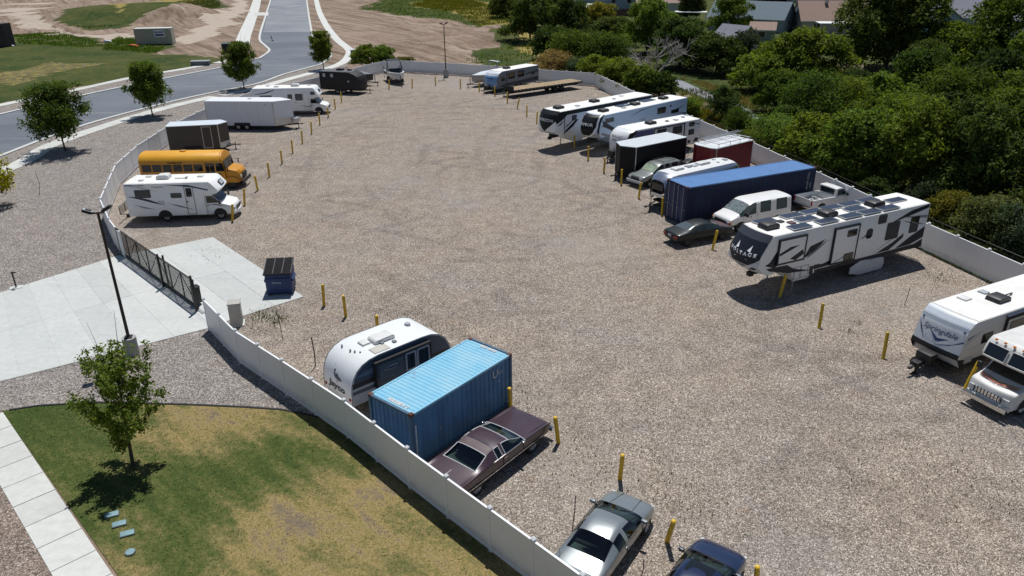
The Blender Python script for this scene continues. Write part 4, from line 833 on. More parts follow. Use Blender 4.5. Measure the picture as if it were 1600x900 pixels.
# ---------------------------------------------------------------- fifth wheels
def fifth(label, loc, rz, L, H, m, cap_m, style):
    """fifth wheel: belly, drop frame, raised nose; returns root and the map of the front cap"""
    r = thing('fifth_wheel_trailer', label, 'camper trailer', loc, rz, 'fifth wheel trailers'); w_ = 2.5; N_ = 2.6
    zb, zk = .95, 1.75
    nose = style['nose']                                  # outline of the nose from chin to roof, x from the front
    pts = [(0, zb), (L - N_ - 1.7, zb), (L - N_ - 1.4, .72), (L - N_ - .35, .72), (L - N_ + .1, zk)] + [(L + a, z) for a, z in nose] + [(0.04, H), (0, H - .05)]
    bl = [0, 0, 0, 0, 0] + [style['bulge'] * q for q in style['bw']] + [0, 0]
    prof('body', pts, w_, m, r, 16, bl, .03, .035)
    xr = L + nose[-1][0]
    prof('roof_skin', [(.08, H + .003), (xr - .05, H + .003), (xr - .05, H + .018), (.08, H + .018)], w_ - .12, ROOF, r, 6, [0, style['bulge'] * style['bw'][-1], style['bulge'] * style['bw'][-1], 0], .03, 0)
    def cap(y, s, off=.012):
        """point of the nose at height fraction s (0 chin, 1 roof), width y"""
        seg = [math.hypot(b_[0] - a[0], b_[1] - a[1]) for a, b_ in pathsegs(nose)]; T = sum(seg) * s; k = 0
        while k < len(seg) - 1 and T > seg[k]: T -= seg[k]; k += 1
        f = T / seg[k]; a, b_ = nose[k], nose[k + 1]; bb = style['bulge'] * (style['bw'][k] * (1 - f) + style['bw'][k + 1] * f)
        nx, nz = (b_[1] - a[1]) / seg[k], -(b_[0] - a[0]) / seg[k]
        return Vector((L + a[0] + (b_[0] - a[0]) * f - bb * (2 * y / w_) ** 2 + nx * off, y, a[1] + (b_[1] - a[1]) * f + nz * off))
    def patch(nm, poly, mm, off=.012, par=None, nu=28):
        """printed area on the nose: poly maps s to the half-width pair"""
        vs_, fs = [], []; S = [poly[0][0] + (poly[-1][0] - poly[0][0]) * i / nu for i in range(nu + 1)]
        def ip(s):
            for a, b_ in pathsegs(poly):
                if s <= b_[0] + 1e-9: f = (s - a[0]) / max(b_[0] - a[0], 1e-9); return a[1] + (b_[1] - a[1]) * f, a[2] + (b_[2] - a[2]) * f
            return poly[-1][1:]
        for s in S:
            y0, y1 = ip(s)
            for j in range(25): vs_.append(cap(y0 + (y1 - y0) * j / 24, s, off))
        for i in range(nu):
            for j in range(24): fs.append((i * 25 + j, i * 25 + j + 1, i * 25 + j + 26, i * 25 + j + 25))
        o = mesh(nm, vs_, fs, mm, par or r, True); return o
    axles(r, style['ax'], w_, .38); boxes('chassis', [((L * .38, 0, zb - .1), (L * .74, 1.6, .2))], FRAME, r)
    box('kingpin', (L - 1.3, 0, 1.45), (.9, .5, .5), FRAME, r, .05); boxes('pin', [((L - .75, 0, 1.2), (.3, .3, .25))], FRAME, r)
    for s in (-1, 1): jack(r, L - N_ - .6, s * 1.0, .9, GALV)
    boxes('bumper', [((-.08, 0, .75), (.12, 2.3, .12))], FRAME, r)
    return r, cap, patch, w_
CAPB = mat('cap_black', (.010, .011, .014), .5, noise=.25, scale=1.5, spec=.3); CAPG = mat('cap_silver', (.40, .41, .43), .35, noise=.08); GTEXT = mat('silver_letter', (.45, .46, .47), .4)
BWALL = mat('pale_wall', (.50, .63, .80), .3, noise=.05, scale=.8); GWALL = mat('grey_white_wall', (.80, .81, .82), .35, noise=.05)  # BWALL: blue reflection on the side is put into the wall colour
# far one, black nose
H = 3.95
f1, cap, patch, w_ = fifth('fifth wheel with all black nose, farthest of the right-hand row', fr((3.31, 74.35), 219.6, 14.5), 219.6, 14.5, H, GWALL, CAPB, dict(nose=[(-.55, 1.72), (-.12, 1.85), (.02, 2.25), (-.1, 3.0), (-.35, 3.6), (-.75, H)], bulge=.35, bw=[.6, 1, 1, 1, .9, .7], ax=(5.0, 6.0, 7.0)))
patch('front_cap', [(.22, -.05, .05), (.45, -.8, .8), (.62, -1.22, 1.22), (1, -1.22, 1.22)], CAPB); patch('chin', [(0, -1.2, 1.2), (.22, -1.23, 1.23)], CAPG)
text('lettering', 'HORIZON', .34, lambda u, v: cap(u, .60 + v / 2.6, .06), mat('pale_letter', (.62, .63, .64), .5), f1, bold=.008, width=1.9)
y = w_ / 2
swoosh(f1, y, [[(11.4, 3.9), (13.6, 3.9), (14.2, 3.3), (14.0, 2.75), (13.2, 3.1), (12.6, 3.5), (.1, 3.58), (.1, 3.9)], [(13.95, 2.55), (13.5, 2.62), (12.95, 3.0), (13.2, 2.95)], [(12.85, 1.72), (11.75, 2.28), (11.0, 2.9), (11.4, 2.9), (12.8, 2.0)], [(8.6, 1.0), (10.4, 1.9), (10.2, 2.1), (8.2, 1.0)]], CAPB)
swoosh(f1, y, [[(12.8, 2.2), (11.6, 2.9), (11.2, 3.2), (12.7, 2.5)], [(8.0, 1.1), (9.9, 2.3), (9.7, 2.4), (7.6, 1.1)]], GREY); window(11.3, 2.85, 11.95, 3.38, y, f1, BLACK, GLASS); boxes('wall_seam', [((12.92, y + .006, 2.55), (.09, .014, 1.85))], BLACK, f1); frame('slide_out', 4.0, 1.3, 9.0, 3.4, .06, y, BLACK, f1, .03)
roof_ac(f1, 12.6, 0, H); roof_ac(f1, 7.6, 0, H); roof_vent(f1, 10.4, .4, H, LGREY); roof_vent(f1, 3.2, -.3, H); roof_vent(f1, 5.0, .3, H, LGREY, .3); boxes('gutter', [((6.8, y + .01, H - .09), (13.2, .04, .06))], BLACK, f1)
# round black nose with white ring, pale blue reflection painted into the sides
H = 3.75
f2, cap, patch, w_ = fifth('fifth wheel with blue reflection in its side colour and round black nose ringed in white', fr((7.25, 73.2), 221.6, 14.5), 221.6, 14.5, H, BWALL, CAPB, dict(nose=[(-.6, 1.55), (-.2, 1.62), (.05, 1.95), (.08, 2.4), (-.1, 3.05), (-.45, 3.52), (-.95, H)], bulge=.75, bw=[.6, 1, 1, 1, 1, .9, .7], ax=(4.6, 5.6)))
patch('chin', [(0, -1.23, 1.23), (.3, -1.24, 1.24)], CAPG, .008); patch('white_ring', [(.16, -.5, .5), (.3, -.9, .9), (.5, -1.1, 1.1), (.98, -1.02, 1.02)], WHITE, .012); patch('front_cap', [(.21, -.42, .42), (.32, -.78, .78), (.5, -.98, .98), (.97, -.92, .92)], CAPB, .02)
patch('side_cap', [(.3, 1.1, 1.24), (.5, 1.13, 1.24), (.98, 1.06, 1.24)], CAPB, .014); patch('side_cap', [(.3, -1.24, -1.1), (.5, -1.24, -1.13), (.98, -1.24, -1.06)], CAPB, .014)
text('lettering', 'RAPTOR', .36, lambda u, v: cap(u, .56 + v / 2.9, .07), WHITE, f2, bold=.015, width=1.5)
y = w_ / 2
swoosh(f2, y, [[(10.9, 1.9), (12.4, 2.7), (13.5, 3.3), (13.3, 2.7), (11.9, 2.0)], [(5.5, 3.6), (7.6, 3.42), (9.6, 3.0), (7.7, 3.5)], [(.05, 3.1), (1.9, 2.8), (3.2, 2.35), (1.8, 2.7)], [(.1, 2.2), (2.4, 2.4), (.1, 2.05)]], NAVY); swoosh(f2, y, [[(10.0, 1.7), (13.3, 2.9), (13.6, 2.7), (10.5, 1.6)], [(10.5, 1.0), (13.4, 2.1), (13.6, 1.9), (11.2, 1.0)]], GREY)
window(11.8, 2.95, 13.05, 3.36, y, f2, BLACK, GLASS); window(3.65, 2.65, 5.05, 3.3, y, f2, BLACK, GLASS); window(1.4, 2.4, 2.7, 2.78, y, f2, BLACK, GLASS); window(2.75, 3.15, 3.0, 3.35, y, f2, BLACK, GLASS, .02); boxes('wall_seam', [((3.4, y + .005, 2.4), (.03, .012, 2.6))], LGREY, f2)
side_text('lettering', 'Cougar', .3, 7.4, 2.5, y, GREY, f2, shear=.3); roof_ac(f2, 12.0, 0, H); roof_ac(f2, 7.2, 0, H); roof_ac(f2, 2.6, 0, H); roof_vent(f2, 9.3, .3, H, LGREY); roof_vent(f2, 8.2, -.4, H, LGREY, .3)
sp_ = box('solar_panel', (8.3, -.55, H + .05), (1.9, .9, .035), BLUEP, f2); sp_ = box('solar_panel', (4.6, -.55, H + .05), (1.9, .9, .035), BLUEP, f2)
# solar roof
H = 3.88; L = 13.85
VW = mat('voltage_wall', (.80, .80, .79), .35, noise=.06); VCAP = mat('voltage_cap', (.013, .016, .026), .45, noise=.2, scale=1.5, spec=.35)
f3, cap, patch, w_ = fifth('solar roofed fifth wheel with dark angular nose and slide-outs, large right foreground', fr((13.2, 40.2), 206.1, L), 206.1, L, H, VW, VCAP, dict(nose=[(-.75, 1.5), (-.25, 1.66), (.22, 2.1), (.1, 2.75), (-.36, 3.42), (-.72, H)], bulge=.28, bw=[.6, 1, 1, 1, .9, .7], ax=(3.9, 4.8, 5.7)))
SILV = mat('silver_white', (.60, .61, .63), .4, noise=.06)
patch('chin', [(0, -1.23, 1.23), (.5, -1.24, 1.24)], SILV, .008)
patch('front_cap', [(.24, -.04, .04), (.44, -.98, .98), (.52, -1.24, 1.24), (1, -1.24, 1.24)], VCAP, .016)
patch('brow', [(.84, -1.25, 1.25), (1, -1.25, 1.25)], mat('brow_grey', (.05, .058, .075), .45), .02)
for s in (-1, 1):
    vs_ = [cap(s * a, q, .04) for a, q in ((.02, .18), (.14, .18), (.52, .45), (.38, .47))]; mesh('vee_stripe', vs_, [(0, 1, 2, 3)] if s > 0 else [(3, 2, 1, 0)], SILV, f3)
    vs_ = [cap(s * a, q, .05) for a, q in ((.34, .61), (.58, .59), (.52, .73))]; mesh('bolt_mark', vs_, [(0, 1, 2)] if s > 0 else [(2, 1, 0)], WHITE, f3)
    vs_ = [cap(s * a, q, .02) for a, q in ((.25, .12), (.95, .26), (1.1, .34), (.9, .36), (.3, .18))]; mesh('grille_mark', vs_, [(0, 1, 2, 3, 4)] if s > 0 else [(4, 3, 2, 1, 0)], VCAP, f3)
text('lettering', 'V O L T A G E', .23, lambda u, v: cap(u, .535 + v / 2.9 + .03 * abs(u), .065), WHITE, f3, bold=.012, width=2.05)
y = w_ / 2
swoosh(f3, y, [[(13.3, 2.15), (12.95, 2.3), (12.55, 2.86), (11.8, 3.1), (10.4, 3.1), (11.9, 2.85), (12.4, 2.4), (11.7, 2.2), (12.6, 1.9)], [(9.6, 1.2), (11.4, 1.35), (12.9, 1.75), (13.2, 1.95), (11.6, 1.9), (11.0, 1.55)], [(10.3, 2.2), (9.95, 2.75), (8.8, 3.0), (9.35, 2.5), (10.2, 2.1)], [(6.2, 1.3), (9.0, 1.2), (9.6, 1.35), (8.6, 1.45), (7.4, 1.72)], [(4.2, 1.25), (2.9, 1.72), (1.95, 2.2), (1.97, 1.9), (3.1, 1.25)], [(2.5, 1.25), (1.3, 1.85), (.05, 2.35), (.05, 1.6), (1.2, 1.3)], [(3.4, 3.05), (1.65, 3.62), (.06, 3.82), (.06, 3.58), (1.55, 3.32)], [(.06, 2.5), (1.2, 2.75), (2.4, 3.1), (1.2, 2.65)], [(.06, 1.0), (1.6, 1.0), (.06, 1.5)]], VCAP)
swoosh(f3, y, [[(10.1, 2.0), (9.2, 2.45), (8.5, 2.95), (9.9, 2.45)], [(4.6, 1.25), (3.4, 1.75), (2.2, 2.25), (3.2, 1.9)], [(.06, 2.9), (1.9, 3.2), (2.6, 3.35), (.06, 3.1)], [(5.9, 2.45), (5.3, 2.75), (4.9, 2.8), (5.5, 2.5)]], GREY)
side('belly_stripe', [(0.02, .955), (9.3, .955), (9.3, 1.16), (4.0, 1.2), (.02, 1.28)], y, VCAP, f3, .004)
for x0, x1, z0, z1 in ((6.2, 8.15, 1.3, 3.5), (10.45, 12.45, 2.1, 3.55)):
    sl = box('slide_out', ((x0 + x1) / 2, y + .05, (z0 + z1) / 2), (x1 - x0, .1, z1 - z0), VW, f3, .02); frame('trim', x0 - .06, z0 - .05, x1 + .06, z1 + .06, .1, y, VCAP, sl, .115)
swoosh(f3, y + .1, [[(11.55, 2.3), (10.6, 2.75), (10.5, 2.45), (11.1, 2.15)], [(12.4, 2.75), (11.6, 3.05), (10.9, 3.05), (12.35, 2.6)]], VCAP); swoosh(f3, y + .1, [[(8.1, 1.35), (7.2, 1.65), (6.6, 1.75), (7.9, 1.34)]], GREY)
window(6.35, 2.85, 7.15, 3.28, y + .1, f3, BLACK, GLASS); window(6.35, 1.36, 7.15, 1.8, y + .1, f3, BLACK, GLASS); window(4.85, 2.38, 5.4, 3.02, y, f3, BLACK, GLASS, .03, .2); window(2.5, 1.98, 3.65, 3.12, y, f3, BLACK, GLASS); window(3.8, 3.18, 4.55, 3.76, y, f3, BLACK, GLASS, .03, .12); window(.75, 2.1, 1.55, 3.15, y, f3, BLACK, GLASS)
for x0, x1 in ((9.85, 10.4), (10.45, 10.9), (10.95, 11.5)): frame('cargo_door', x0, .85, x1, 1.62, .02, y, VCAP, f3, .008)
boxes('service_hatch', [((9.6, y + .02, 1.2), (.25, .04, .5)), ((9.3, y + .02, 1.35), (.2, .04, .25)), ((9.05, y + .02, 1.35), (.2, .04, .25))], BLACK, f3)
for x in (12.2, 7.6, 3.6): roof_ac(f3, x, .05, H + .01, SHROUD, (1.05, .75, .34))
def panel(x, yy, sx=1.45, sy=.68): o = box('solar_panel', (x, yy, H + .075), (sx, sy, .04), ALU, f3, .005); box('cells', (x, yy, H + .09), (sx - .07, sy - .07, .022), BLUEP, o)
for x in (10.6, 8.5, 6.55, 4.95, 3.35): panel(x, .82)
for x in (9.3, 5.3, 1.7): panel(x, .05 if x > 2 else .0)
for x in (11.7, 9.6, 8.0, 6.4, 4.8, 3.2): panel(x, -.82)
roof_vent(f3, 10.9, -.35, H, SHROUD, .34); roof_vent(f3, 10.5, .1, H, mat('vent_maroon', (.1, .05, .06), .5), .4); roof_vent(f3, 7.2, .15, H, LGREY, .25)
side('wheel_cover', [(q[0], max(q[1], .06)) for q in [(3.5, .12), (3.35, .45), (3.5, .9), (4.2, .96), (4.6, .88), (4.9, 1.0), (5.5, 1.02), (6.1, .8), (6.3, .72), (6.3, .3), (5.4, .1)]], 1.27, mat('white_cover', (.55, .58, .60), .7, noise=.15), f3, .05)

# ---------------------------------------------------------------- travel trailers
def travel(label, loc, rz, L, H, m, nose, bulge, ax, fl=.62, W=2.45, skirt=None, rear=None, name='travel_trailer'):
    r = thing(name, label, 'camper trailer', loc, rz, 'travel trailers')
    pts = [(0, fl), (L + nose[0][0], fl)] + [(L + a, z) for a, z in nose] + (rear or [(.04, H), (0, H - .05)])
    bl = [0, 0] + [bulge * q[2] if len(q) > 2 else bulge for q in nose] + [0] * len(rear or (0, 0))
    pts = [(q[0], q[1]) for q in [(0, fl), (L + nose[0][0] - .02, fl)]] + [(L + q[0], q[1]) for q in nose] + (rear or [(.04, H), (0, H - .05)])
    prof('body', pts, W, m, r, 16, bl, .02, .03)
    x1 = L + nose[-1][0]; x0 = (rear[0][0] if rear else .08); prof('roof_skin', [(x0, H + .003), (x1, H + .003), (x1, H + .016), (x0, H + .016)], W - .1, ROOF, r, 6, [0, bulge, bulge, 0], .02, 0)
    nn = [(q[0], q[1]) for q in nose]
    def cap(y, s, off=.012):
        seg = [math.hypot(b_[0] - a[0], b_[1] - a[1]) for a, b_ in pathsegs(nn)]; T = sum(seg) * s; k = 0
        while k < len(seg) - 1 and T > seg[k]: T -= seg[k]; k += 1
        f = T / seg[k]; a, b_ = nn[k], nn[k + 1]; nx, nz = (b_[1] - a[1]) / seg[k], -(b_[0] - a[0]) / seg[k]
        return Vector((L + a[0] + (b_[0] - a[0]) * f - bulge * (2 * y / W) ** 2 + nx * off, y, a[1] + (b_[1] - a[1]) * f + nz * off))
    def patch(nm, s0, s1, y0, y1, mm, off=.012, nu=30):
        vs_ = [cap(y0 + (y1 - y0) * j / 24, s0 + (s1 - s0) * i / nu, off) for i in range(nu + 1) for j in range(25)]
        return mesh(nm, vs_, [(i * 25 + j, i * 25 + j + 1, i * 25 + j + 26, i * 25 + j + 25) for i in range(nu) for j in range(24)], mm, r, True)
    axles(r, ax, W, .34); boxes('chassis', [((L / 2, 0, fl - .08), (L - .3, 1.7, .16))], FRAME, r)
    for s in (-1, 1):
        if skirt: side('skirt', [(0.02, fl + .01), (L + nose[0][0] - .05, fl + .01), (L + nose[0][0] - .05, fl + skirt), (.02, fl + skirt)], s * W / 2, FRAME, r, .004)
        for x in ax: arch(r, x, s * (W / 2 + .001), .44)
    return r, cap, patch, W
# white camper with black trim, between the fifth wheels and the black trailer
H = 2.98; L = 10.0
a1, cap, patch, W = travel('white travel trailer with smooth white nose behind the black cargo trailer', fr((9.8, 70.15), 214.4, L), 214.4, L, H, GWALL, [(-.15, .75), (0, 1.1), (.02, 1.8), (-.12, 2.35), (-.45, 2.75), (-.95, H)], .35, (4.2, 5.1))
text('lettering', 'BULLET', .3, lambda u, v: cap(u, .60 + v / 2.8, .06), GREY, a1, bold=.01, width=1.5); patch('lettering_bar', .46, .50, -.55, .1, GREY)
y = W / 2
side('side_cap', [(9.3, 2.0), (9.75, 2.1), (9.4, 2.75), (8.8, 2.9), (8.4, 2.9)], y, BLACK, a1, .005); side('blue_panel', [(6.4, 1.5), (9.1, 1.7), (8.6, 2.82), (6.4, 2.82)], y, mat('slate_blue', (.10, .13, .30), .35), a1, .003)
frame('slide_out', 2.15, 1.15, 6.35, 2.84, .1, y, BLACK, a1, .05); window(4.65, 2.0, 5.85, 2.66, y, a1, BLACK, GLASS); window(2.5, 1.92, 3.8, 2.66, y, a1, BLACK, GLASS); window(.8, 2.38, 1.57, 2.8, y, a1, BLACK, GLASS); window(.8, 1.55, 1.6, 2.1, y, a1, BLACK, GLASS)
swoosh(a1, y, [[(.1, .8), (.9, .8), (.5, 1.2), (.1, 1.1)], [(1.2, .75), (1.6, .75), (1.6, 1.05), (1.2, 1.05)], [(.05, 2.5), (2.4, 2.9), (.05, 2.42)]], BLACK); roof_ac(a1, 5.6, 0, H); roof_vent(a1, 3.6, .2, H, SHROUD, .3); roof_vent(a1, 2.5, .3, H, LGREY); roof_vent(a1, 1.0, -.2, H, GREY, .3); tongue(a1, L, 1.1)
boxes('propane_cover', [((L + .35, 0, .85), (.5, .7, .55))], SHROUD, a1)
# blue fronted far camper
H = 2.85; L = 9.3
a2, cap, patch, W = travel('far travel trailer with blue rounded front beside the wooden flatbed', fr((-2.95, 107.0), 228, L), 228, L, H, mat('charcoal_side', (.20, .215, .24), .35, noise=.1), [(-.25, .75), (-.02, 1.0), (.03, 1.5), (-.15, 2.1), (-.55, 2.6), (-1.15, H)], .4, (4.0, 4.9))
BFR = mat('blue_front', (.16, .30, .52), .25, noise=.1, coat=.4); patch('front_cap', .05, .62, -1.2, 1.2, BFR); patch('upper_cap', .62, .98, -1.2, 1.2, mat('pale_front', (.72, .76, .80), .3), .011)
text('lettering', 'Shadow Cruiser', .2, lambda u, v: cap(u, .5 + v / 2.6, .05), NAVY, a2, bold=.008, width=1.3); y = W / 2
side('lower_band', [(.02, .77), (8.6, .77), (7.6, 1.1), (.02, 1.35)], y, NAVY, a2, .004); side('upper_band', [(.02, 2.0), (2.9, 1.85), (2.9, 2.0), (.02, 2.25)], y, NAVY, a2, .004); side('pale_band', [(.3, 1.5), (6.8, 1.35), (6.8, 1.75), (.3, 1.9)], y, GREY, a2, .003)
for x0, x1 in ((5.2, 6.6), (3.2, 4.6)): window(x0, 1.65, x1, 2.5, y, a2, BLACK, GLASS)
window(.8, 1.7, 1.6, 2.1, y, a2, BLACK, GLASS); window(7.3, 1.55, 8.0, 2.1, y, a2, BLACK, GLASS); boxes('slide_trim', [((6.9, y + .02, 1.9), (.1, .05, 1.9))], BLACK, a2); roof_ac(a2, 5.6, 0, H); tongue(a2, L, 1.2); boxes('propane_cover', [((L + .35, 0, .8), (.5, .7, .5))], SHROUD, a2)
# blue swoosh trailer, right edge
H = 3.25; L = 8.6
a3, cap, patch, W = travel('travel trailer with blue swooshes on its white front at the right edge', fr((20.0, 31.6), 206.9, L), 206.9, L, H, mat('cream_wall', (.62, .60, .57), .4, noise=.08), [(-.35, .95), (-.02, 1.15), (0, 1.25), (-.32, 2.55), (-.45, 2.9), (-.75, 3.2), (-.95, H)], .10, (3.6, 4.5), skirt=.35); a3.scale = (1, 1, .865)
LAM = mat('white_laminate', (.70, .73, .76), .3, noise=.05); NB = mat('swoosh_blue', (.03, .06, .17), .35)
patch('front_cap', .14, .97, -1.2, 1.2, LAM)
for s_ in (-1, 1): side('skirt_front', [(7.6, .64), (8.25, .64), (8.56, 1.2), (7.6, 1.0)], s_ * W / 2, FRAME, a3, .005)
patch('front_skirt', 0, .24, -1.215, 1.215, FRAME, .018)
for k in range(7): patch('pin_stripe', .70 + .028 * k, .708 + .028 * k, -1.2, 1.2, mat('pale_blue_line', (.30, .40, .55), .4), .016, 1)
text('lettering', 'Springdale', .40, lambda u, v: cap(u, .545 + v / 2.7, .06), NB, a3, bold=.003, shear=.25, width=1.75)
def fpoly(nm, pl, mm): mesh(nm, [cap(a, q, .03) for a, q in pl], [tuple(range(len(pl)))], mm, a3)
fpoly('swoosh', [(-.55, .53), (0, .40), (-.05, .34)], NB); fpoly('swoosh', [(-.05, .34), (0, .40), (.55, .45), (.1, .34)], NB); fpoly('swoosh', [(-1.18, .62), (-.85, .44), (-.6, .27), (-1.0, .48)], NB); fpoly('swoosh', [(1.18, .52), (.6, .34), (0, .27), (.7, .38), (1.18, .48)], NB)
for s in (-1, 1): fpoly('badge', [(s * 1.05 - .05, .70), (s * 1.05 + .05, .70), (s * 1.05 + .05, .66), (s * 1.05 - .05, .66)], NB)
y = W / 2
swoosh(a3, y, [[(8.25, 1.9), (7.2, 2.5), (6.4, 2.75), (7.4, 2.55), (8.2, 2.15)], [(8.3, 1.6), (7.4, 1.75), (6.8, 1.7), (7.6, 1.66)]], LGREY); swoosh(a3, y, [[(8.2, 2.2), (7.6, 2.5), (7.2, 2.6), (8.1, 2.4)]], NB)
window(6.25, 1.75, 7.05, 2.35, y, a3, BLACK, GLASS); window(3.5, 1.85, 5.0, 2.55, y, a3, BLACK, GLASS); frame('slide_out', 1.2, 1.2, 5.5, 2.9, .08, y, BLACK, a3, .12); box('awning', (3.4, y + .08, 3.05), (4.4, .14, .1), NAVY, a3, .03)
box('access_panel', (7.75, y + .012, 1.0), (.55, .03, .34), LGREY, a3); roof_ac(a3, 4.6, .15, H); roof_vent(a3, 5.9, -.7, H, WSHROUD, .5); roof_vent(a3, 4.4, -.7, H, LGREY); boxes('antenna', [((3.7, .1, H + .12), (.6, .05, .05)), ((3.5, .1, H + .06), (.06, .06, .12))], BLACK, a3)
tongue(a3, L, 1.2); pc = box('propane_cover', (L + .35, 0, .9), (.55, .8, .55), SHROUD, a3, .1); box('battery_box', (L + .95, -.05, .62), (.35, .4, .25), SHROUD, a3, .02)
# small rounded camper by the near fence (rear end to the fence)
H = 3.05; L = 6.6
JS = mat('jay_side', (.055, .085, .125), .3, noise=.1, scale=1); JW = mat('jay_white', (.78, .80, .80), .28, noise=.04)
a4 = thing('travel_trailer', 'rounded white camper with dark blue side between light blue container and dumpster', 'camper trailer', (-7.78, 28.82), 42.5, 'travel trailers'); W = 2.44; fl = .6; a4.scale = (.84, .97, .83)
arc = [(0.02, 1.35), (.08, 1.8), (.22, 2.2), (.45, 2.55), (.8, 2.82), (1.25, 2.98), (1.8, H), (4.6, H), (5.2, 3.0), (5.75, 2.8), (6.15, 2.45), (6.42, 1.95), (6.55, 1.4), (6.6, fl)]
prof('shell', [(0.0, fl)] + arc, W, JW, a4, 4, None, 0, .012, ang=60)
for s in (-1, 1):
    side('side_panel', [(.08, fl + .05)] + [(.05 + q[0] * .985, q[1] - .05) for q in arc[:-1]] + [(6.5, fl + .05)], s * W / 2, JS, a4, .004)
    side('lower_panel', [(.05, fl + .03), (6.5, fl + .03), (6.5, 1.05), (.06, 1.25)], s * W / 2, LGREY, a4, .007); side('black_stripe', [(.1, 1.62), (6.4, 1.55), (6.45, 1.72), (.14, 1.9)], s * W / 2, BLACK, a4, .007); side('grey_stripe', [(.1, 1.45), (6.4, 1.38), (6.4, 1.52), (.12, 1.60)], s * W / 2, LGREY, a4, .006); side('blue_streak', [(.3, 2.2), (1.6, 2.1), (1.6, 2.45), (.9, 2.4)], s * W / 2, mat('streak_blue', (.12, .19, .28), .3), a4, .006)
    rods('edge_trim', [((a[0], s * W / 2, a[1]), (b_[0], s * W / 2, b_[1])) for a, b_ in pathsegs([(0, fl)] + arc)], .018, BLACK, a4); arch(a4, 3.1, s * (W / 2 + .006), .44); wheel(a4, 3.1, s * 1.1, .34, .22)
y = -W / 2
sl = box('slide_out', (3.2, y - .10, 2.0), (3.5, .22, 1.42), JS, a4, .02); frame('trim', 1.4, 1.22, 5.0, 2.76, .09, y, BLACK, sl, .235)
window(1.6, 1.5, 3.2, 2.6, y - .2, a4, BLACK, mat('panel_slate', (.10, .13, .15), .3)); window(3.3, 1.5, 4.0, 2.6, y - .2, a4, LGREY, GLASS, .1, .12); window(4.05, 1.5, 4.9, 2.6, y - .2, a4, LGREY, GLASS, .1, .12)
side_text('lettering', 'Whitehawk', .2, 2.4, 2.2, y - .235, NAVY, a4, shear=.3, bold=.008); side('badge', [(2.4 + .5 * math.cos(k), 2.2 + .12 * math.sin(k)) for k in np.linspace(0, 6.28, 14)[:-1]], y - .225, LGREY, a4, .005)
JN = mat('jay_navy', (.035, .05, .075), .4)
def rearp(u, v):    # rear shell: v is the height along the shell, seen from behind
    z = 1.0 + v
    for (x0, z0), (x1, z1) in pathsegs([(0.0, fl)] + arc[:6]):
        if z <= z1: f = (z - z0) / (z1 - z0); return Vector((x0 + (x1 - x0) * f - .018, -u, z))
    return Vector((arc[5][0], -u, arc[5][1]))
text('lettering', 'Jayco', .52, lambda u, v: rearp(u - .05, v + .22), JN, a4, bold=.02, shear=.1, width=1.45)
bird = [(-.28, .95), (-.12, .80), (-.05, .92), (.12, .78), (.32, .74), (.42, .62), (.28, .60), (.12, .58), (-.05, .60), (-.2, .68), (-.28, .82)]; mesh('bird_emblem', [rearp(a - .05, q + .05) for a, q in bird], [tuple(range(len(bird)))], JN, a4)
mesh('bird_crest', [rearp(a, q) for a, q in ((-.38, 1.38), (-.22, 1.02), (-.36, .95))], [(0, 1, 2)], JN, a4); text('lettering', 'JAY', .12, lambda u, v: rearp(u, v + .52), JN, a4)
for s in (-1, 1): cyl('tail_light', rearp(s * 1.05, -.05) + Vector((.03, 0, 0)), rearp(s * 1.05, -.05) + Vector((-.02, 0, 0)), .09, RED, a4, 12)
box('bumper', (-.08, 0, .5), (.12, 2.3, .12), FRAME, a4, .01); ac = roof_ac(a4, 2.9, -.05, H, WSHROUD, (1.3, .7, .26)); roof_vent(a4, 1.95, .15, H, WSHROUD, .48); cyl('dome_vent', (4.9, .3, H), (4.9, .3, H + .12), .18, LGREY, a4, 14, .14)
sp_ = box('roof_panel', (2.2, -.8, H + .02), (.95, .55, .03), mat('tan_panel', (.52, .50, .44), .5), a4)
for q in ((1.0, .75), (1.05, .1), (1.15, -.15), (1.3, -.4)): cyl('roof_fitting', (q[0], q[1], 2.9), (q[0], q[1], 3.04), .05, GREY, a4, 8)
roof_vent(a4, 3.2, -.72, H, GREY, .2); roof_vent(a4, 2.6, -.5, H, GREY, .16); tongue(a4, L, 1.1)
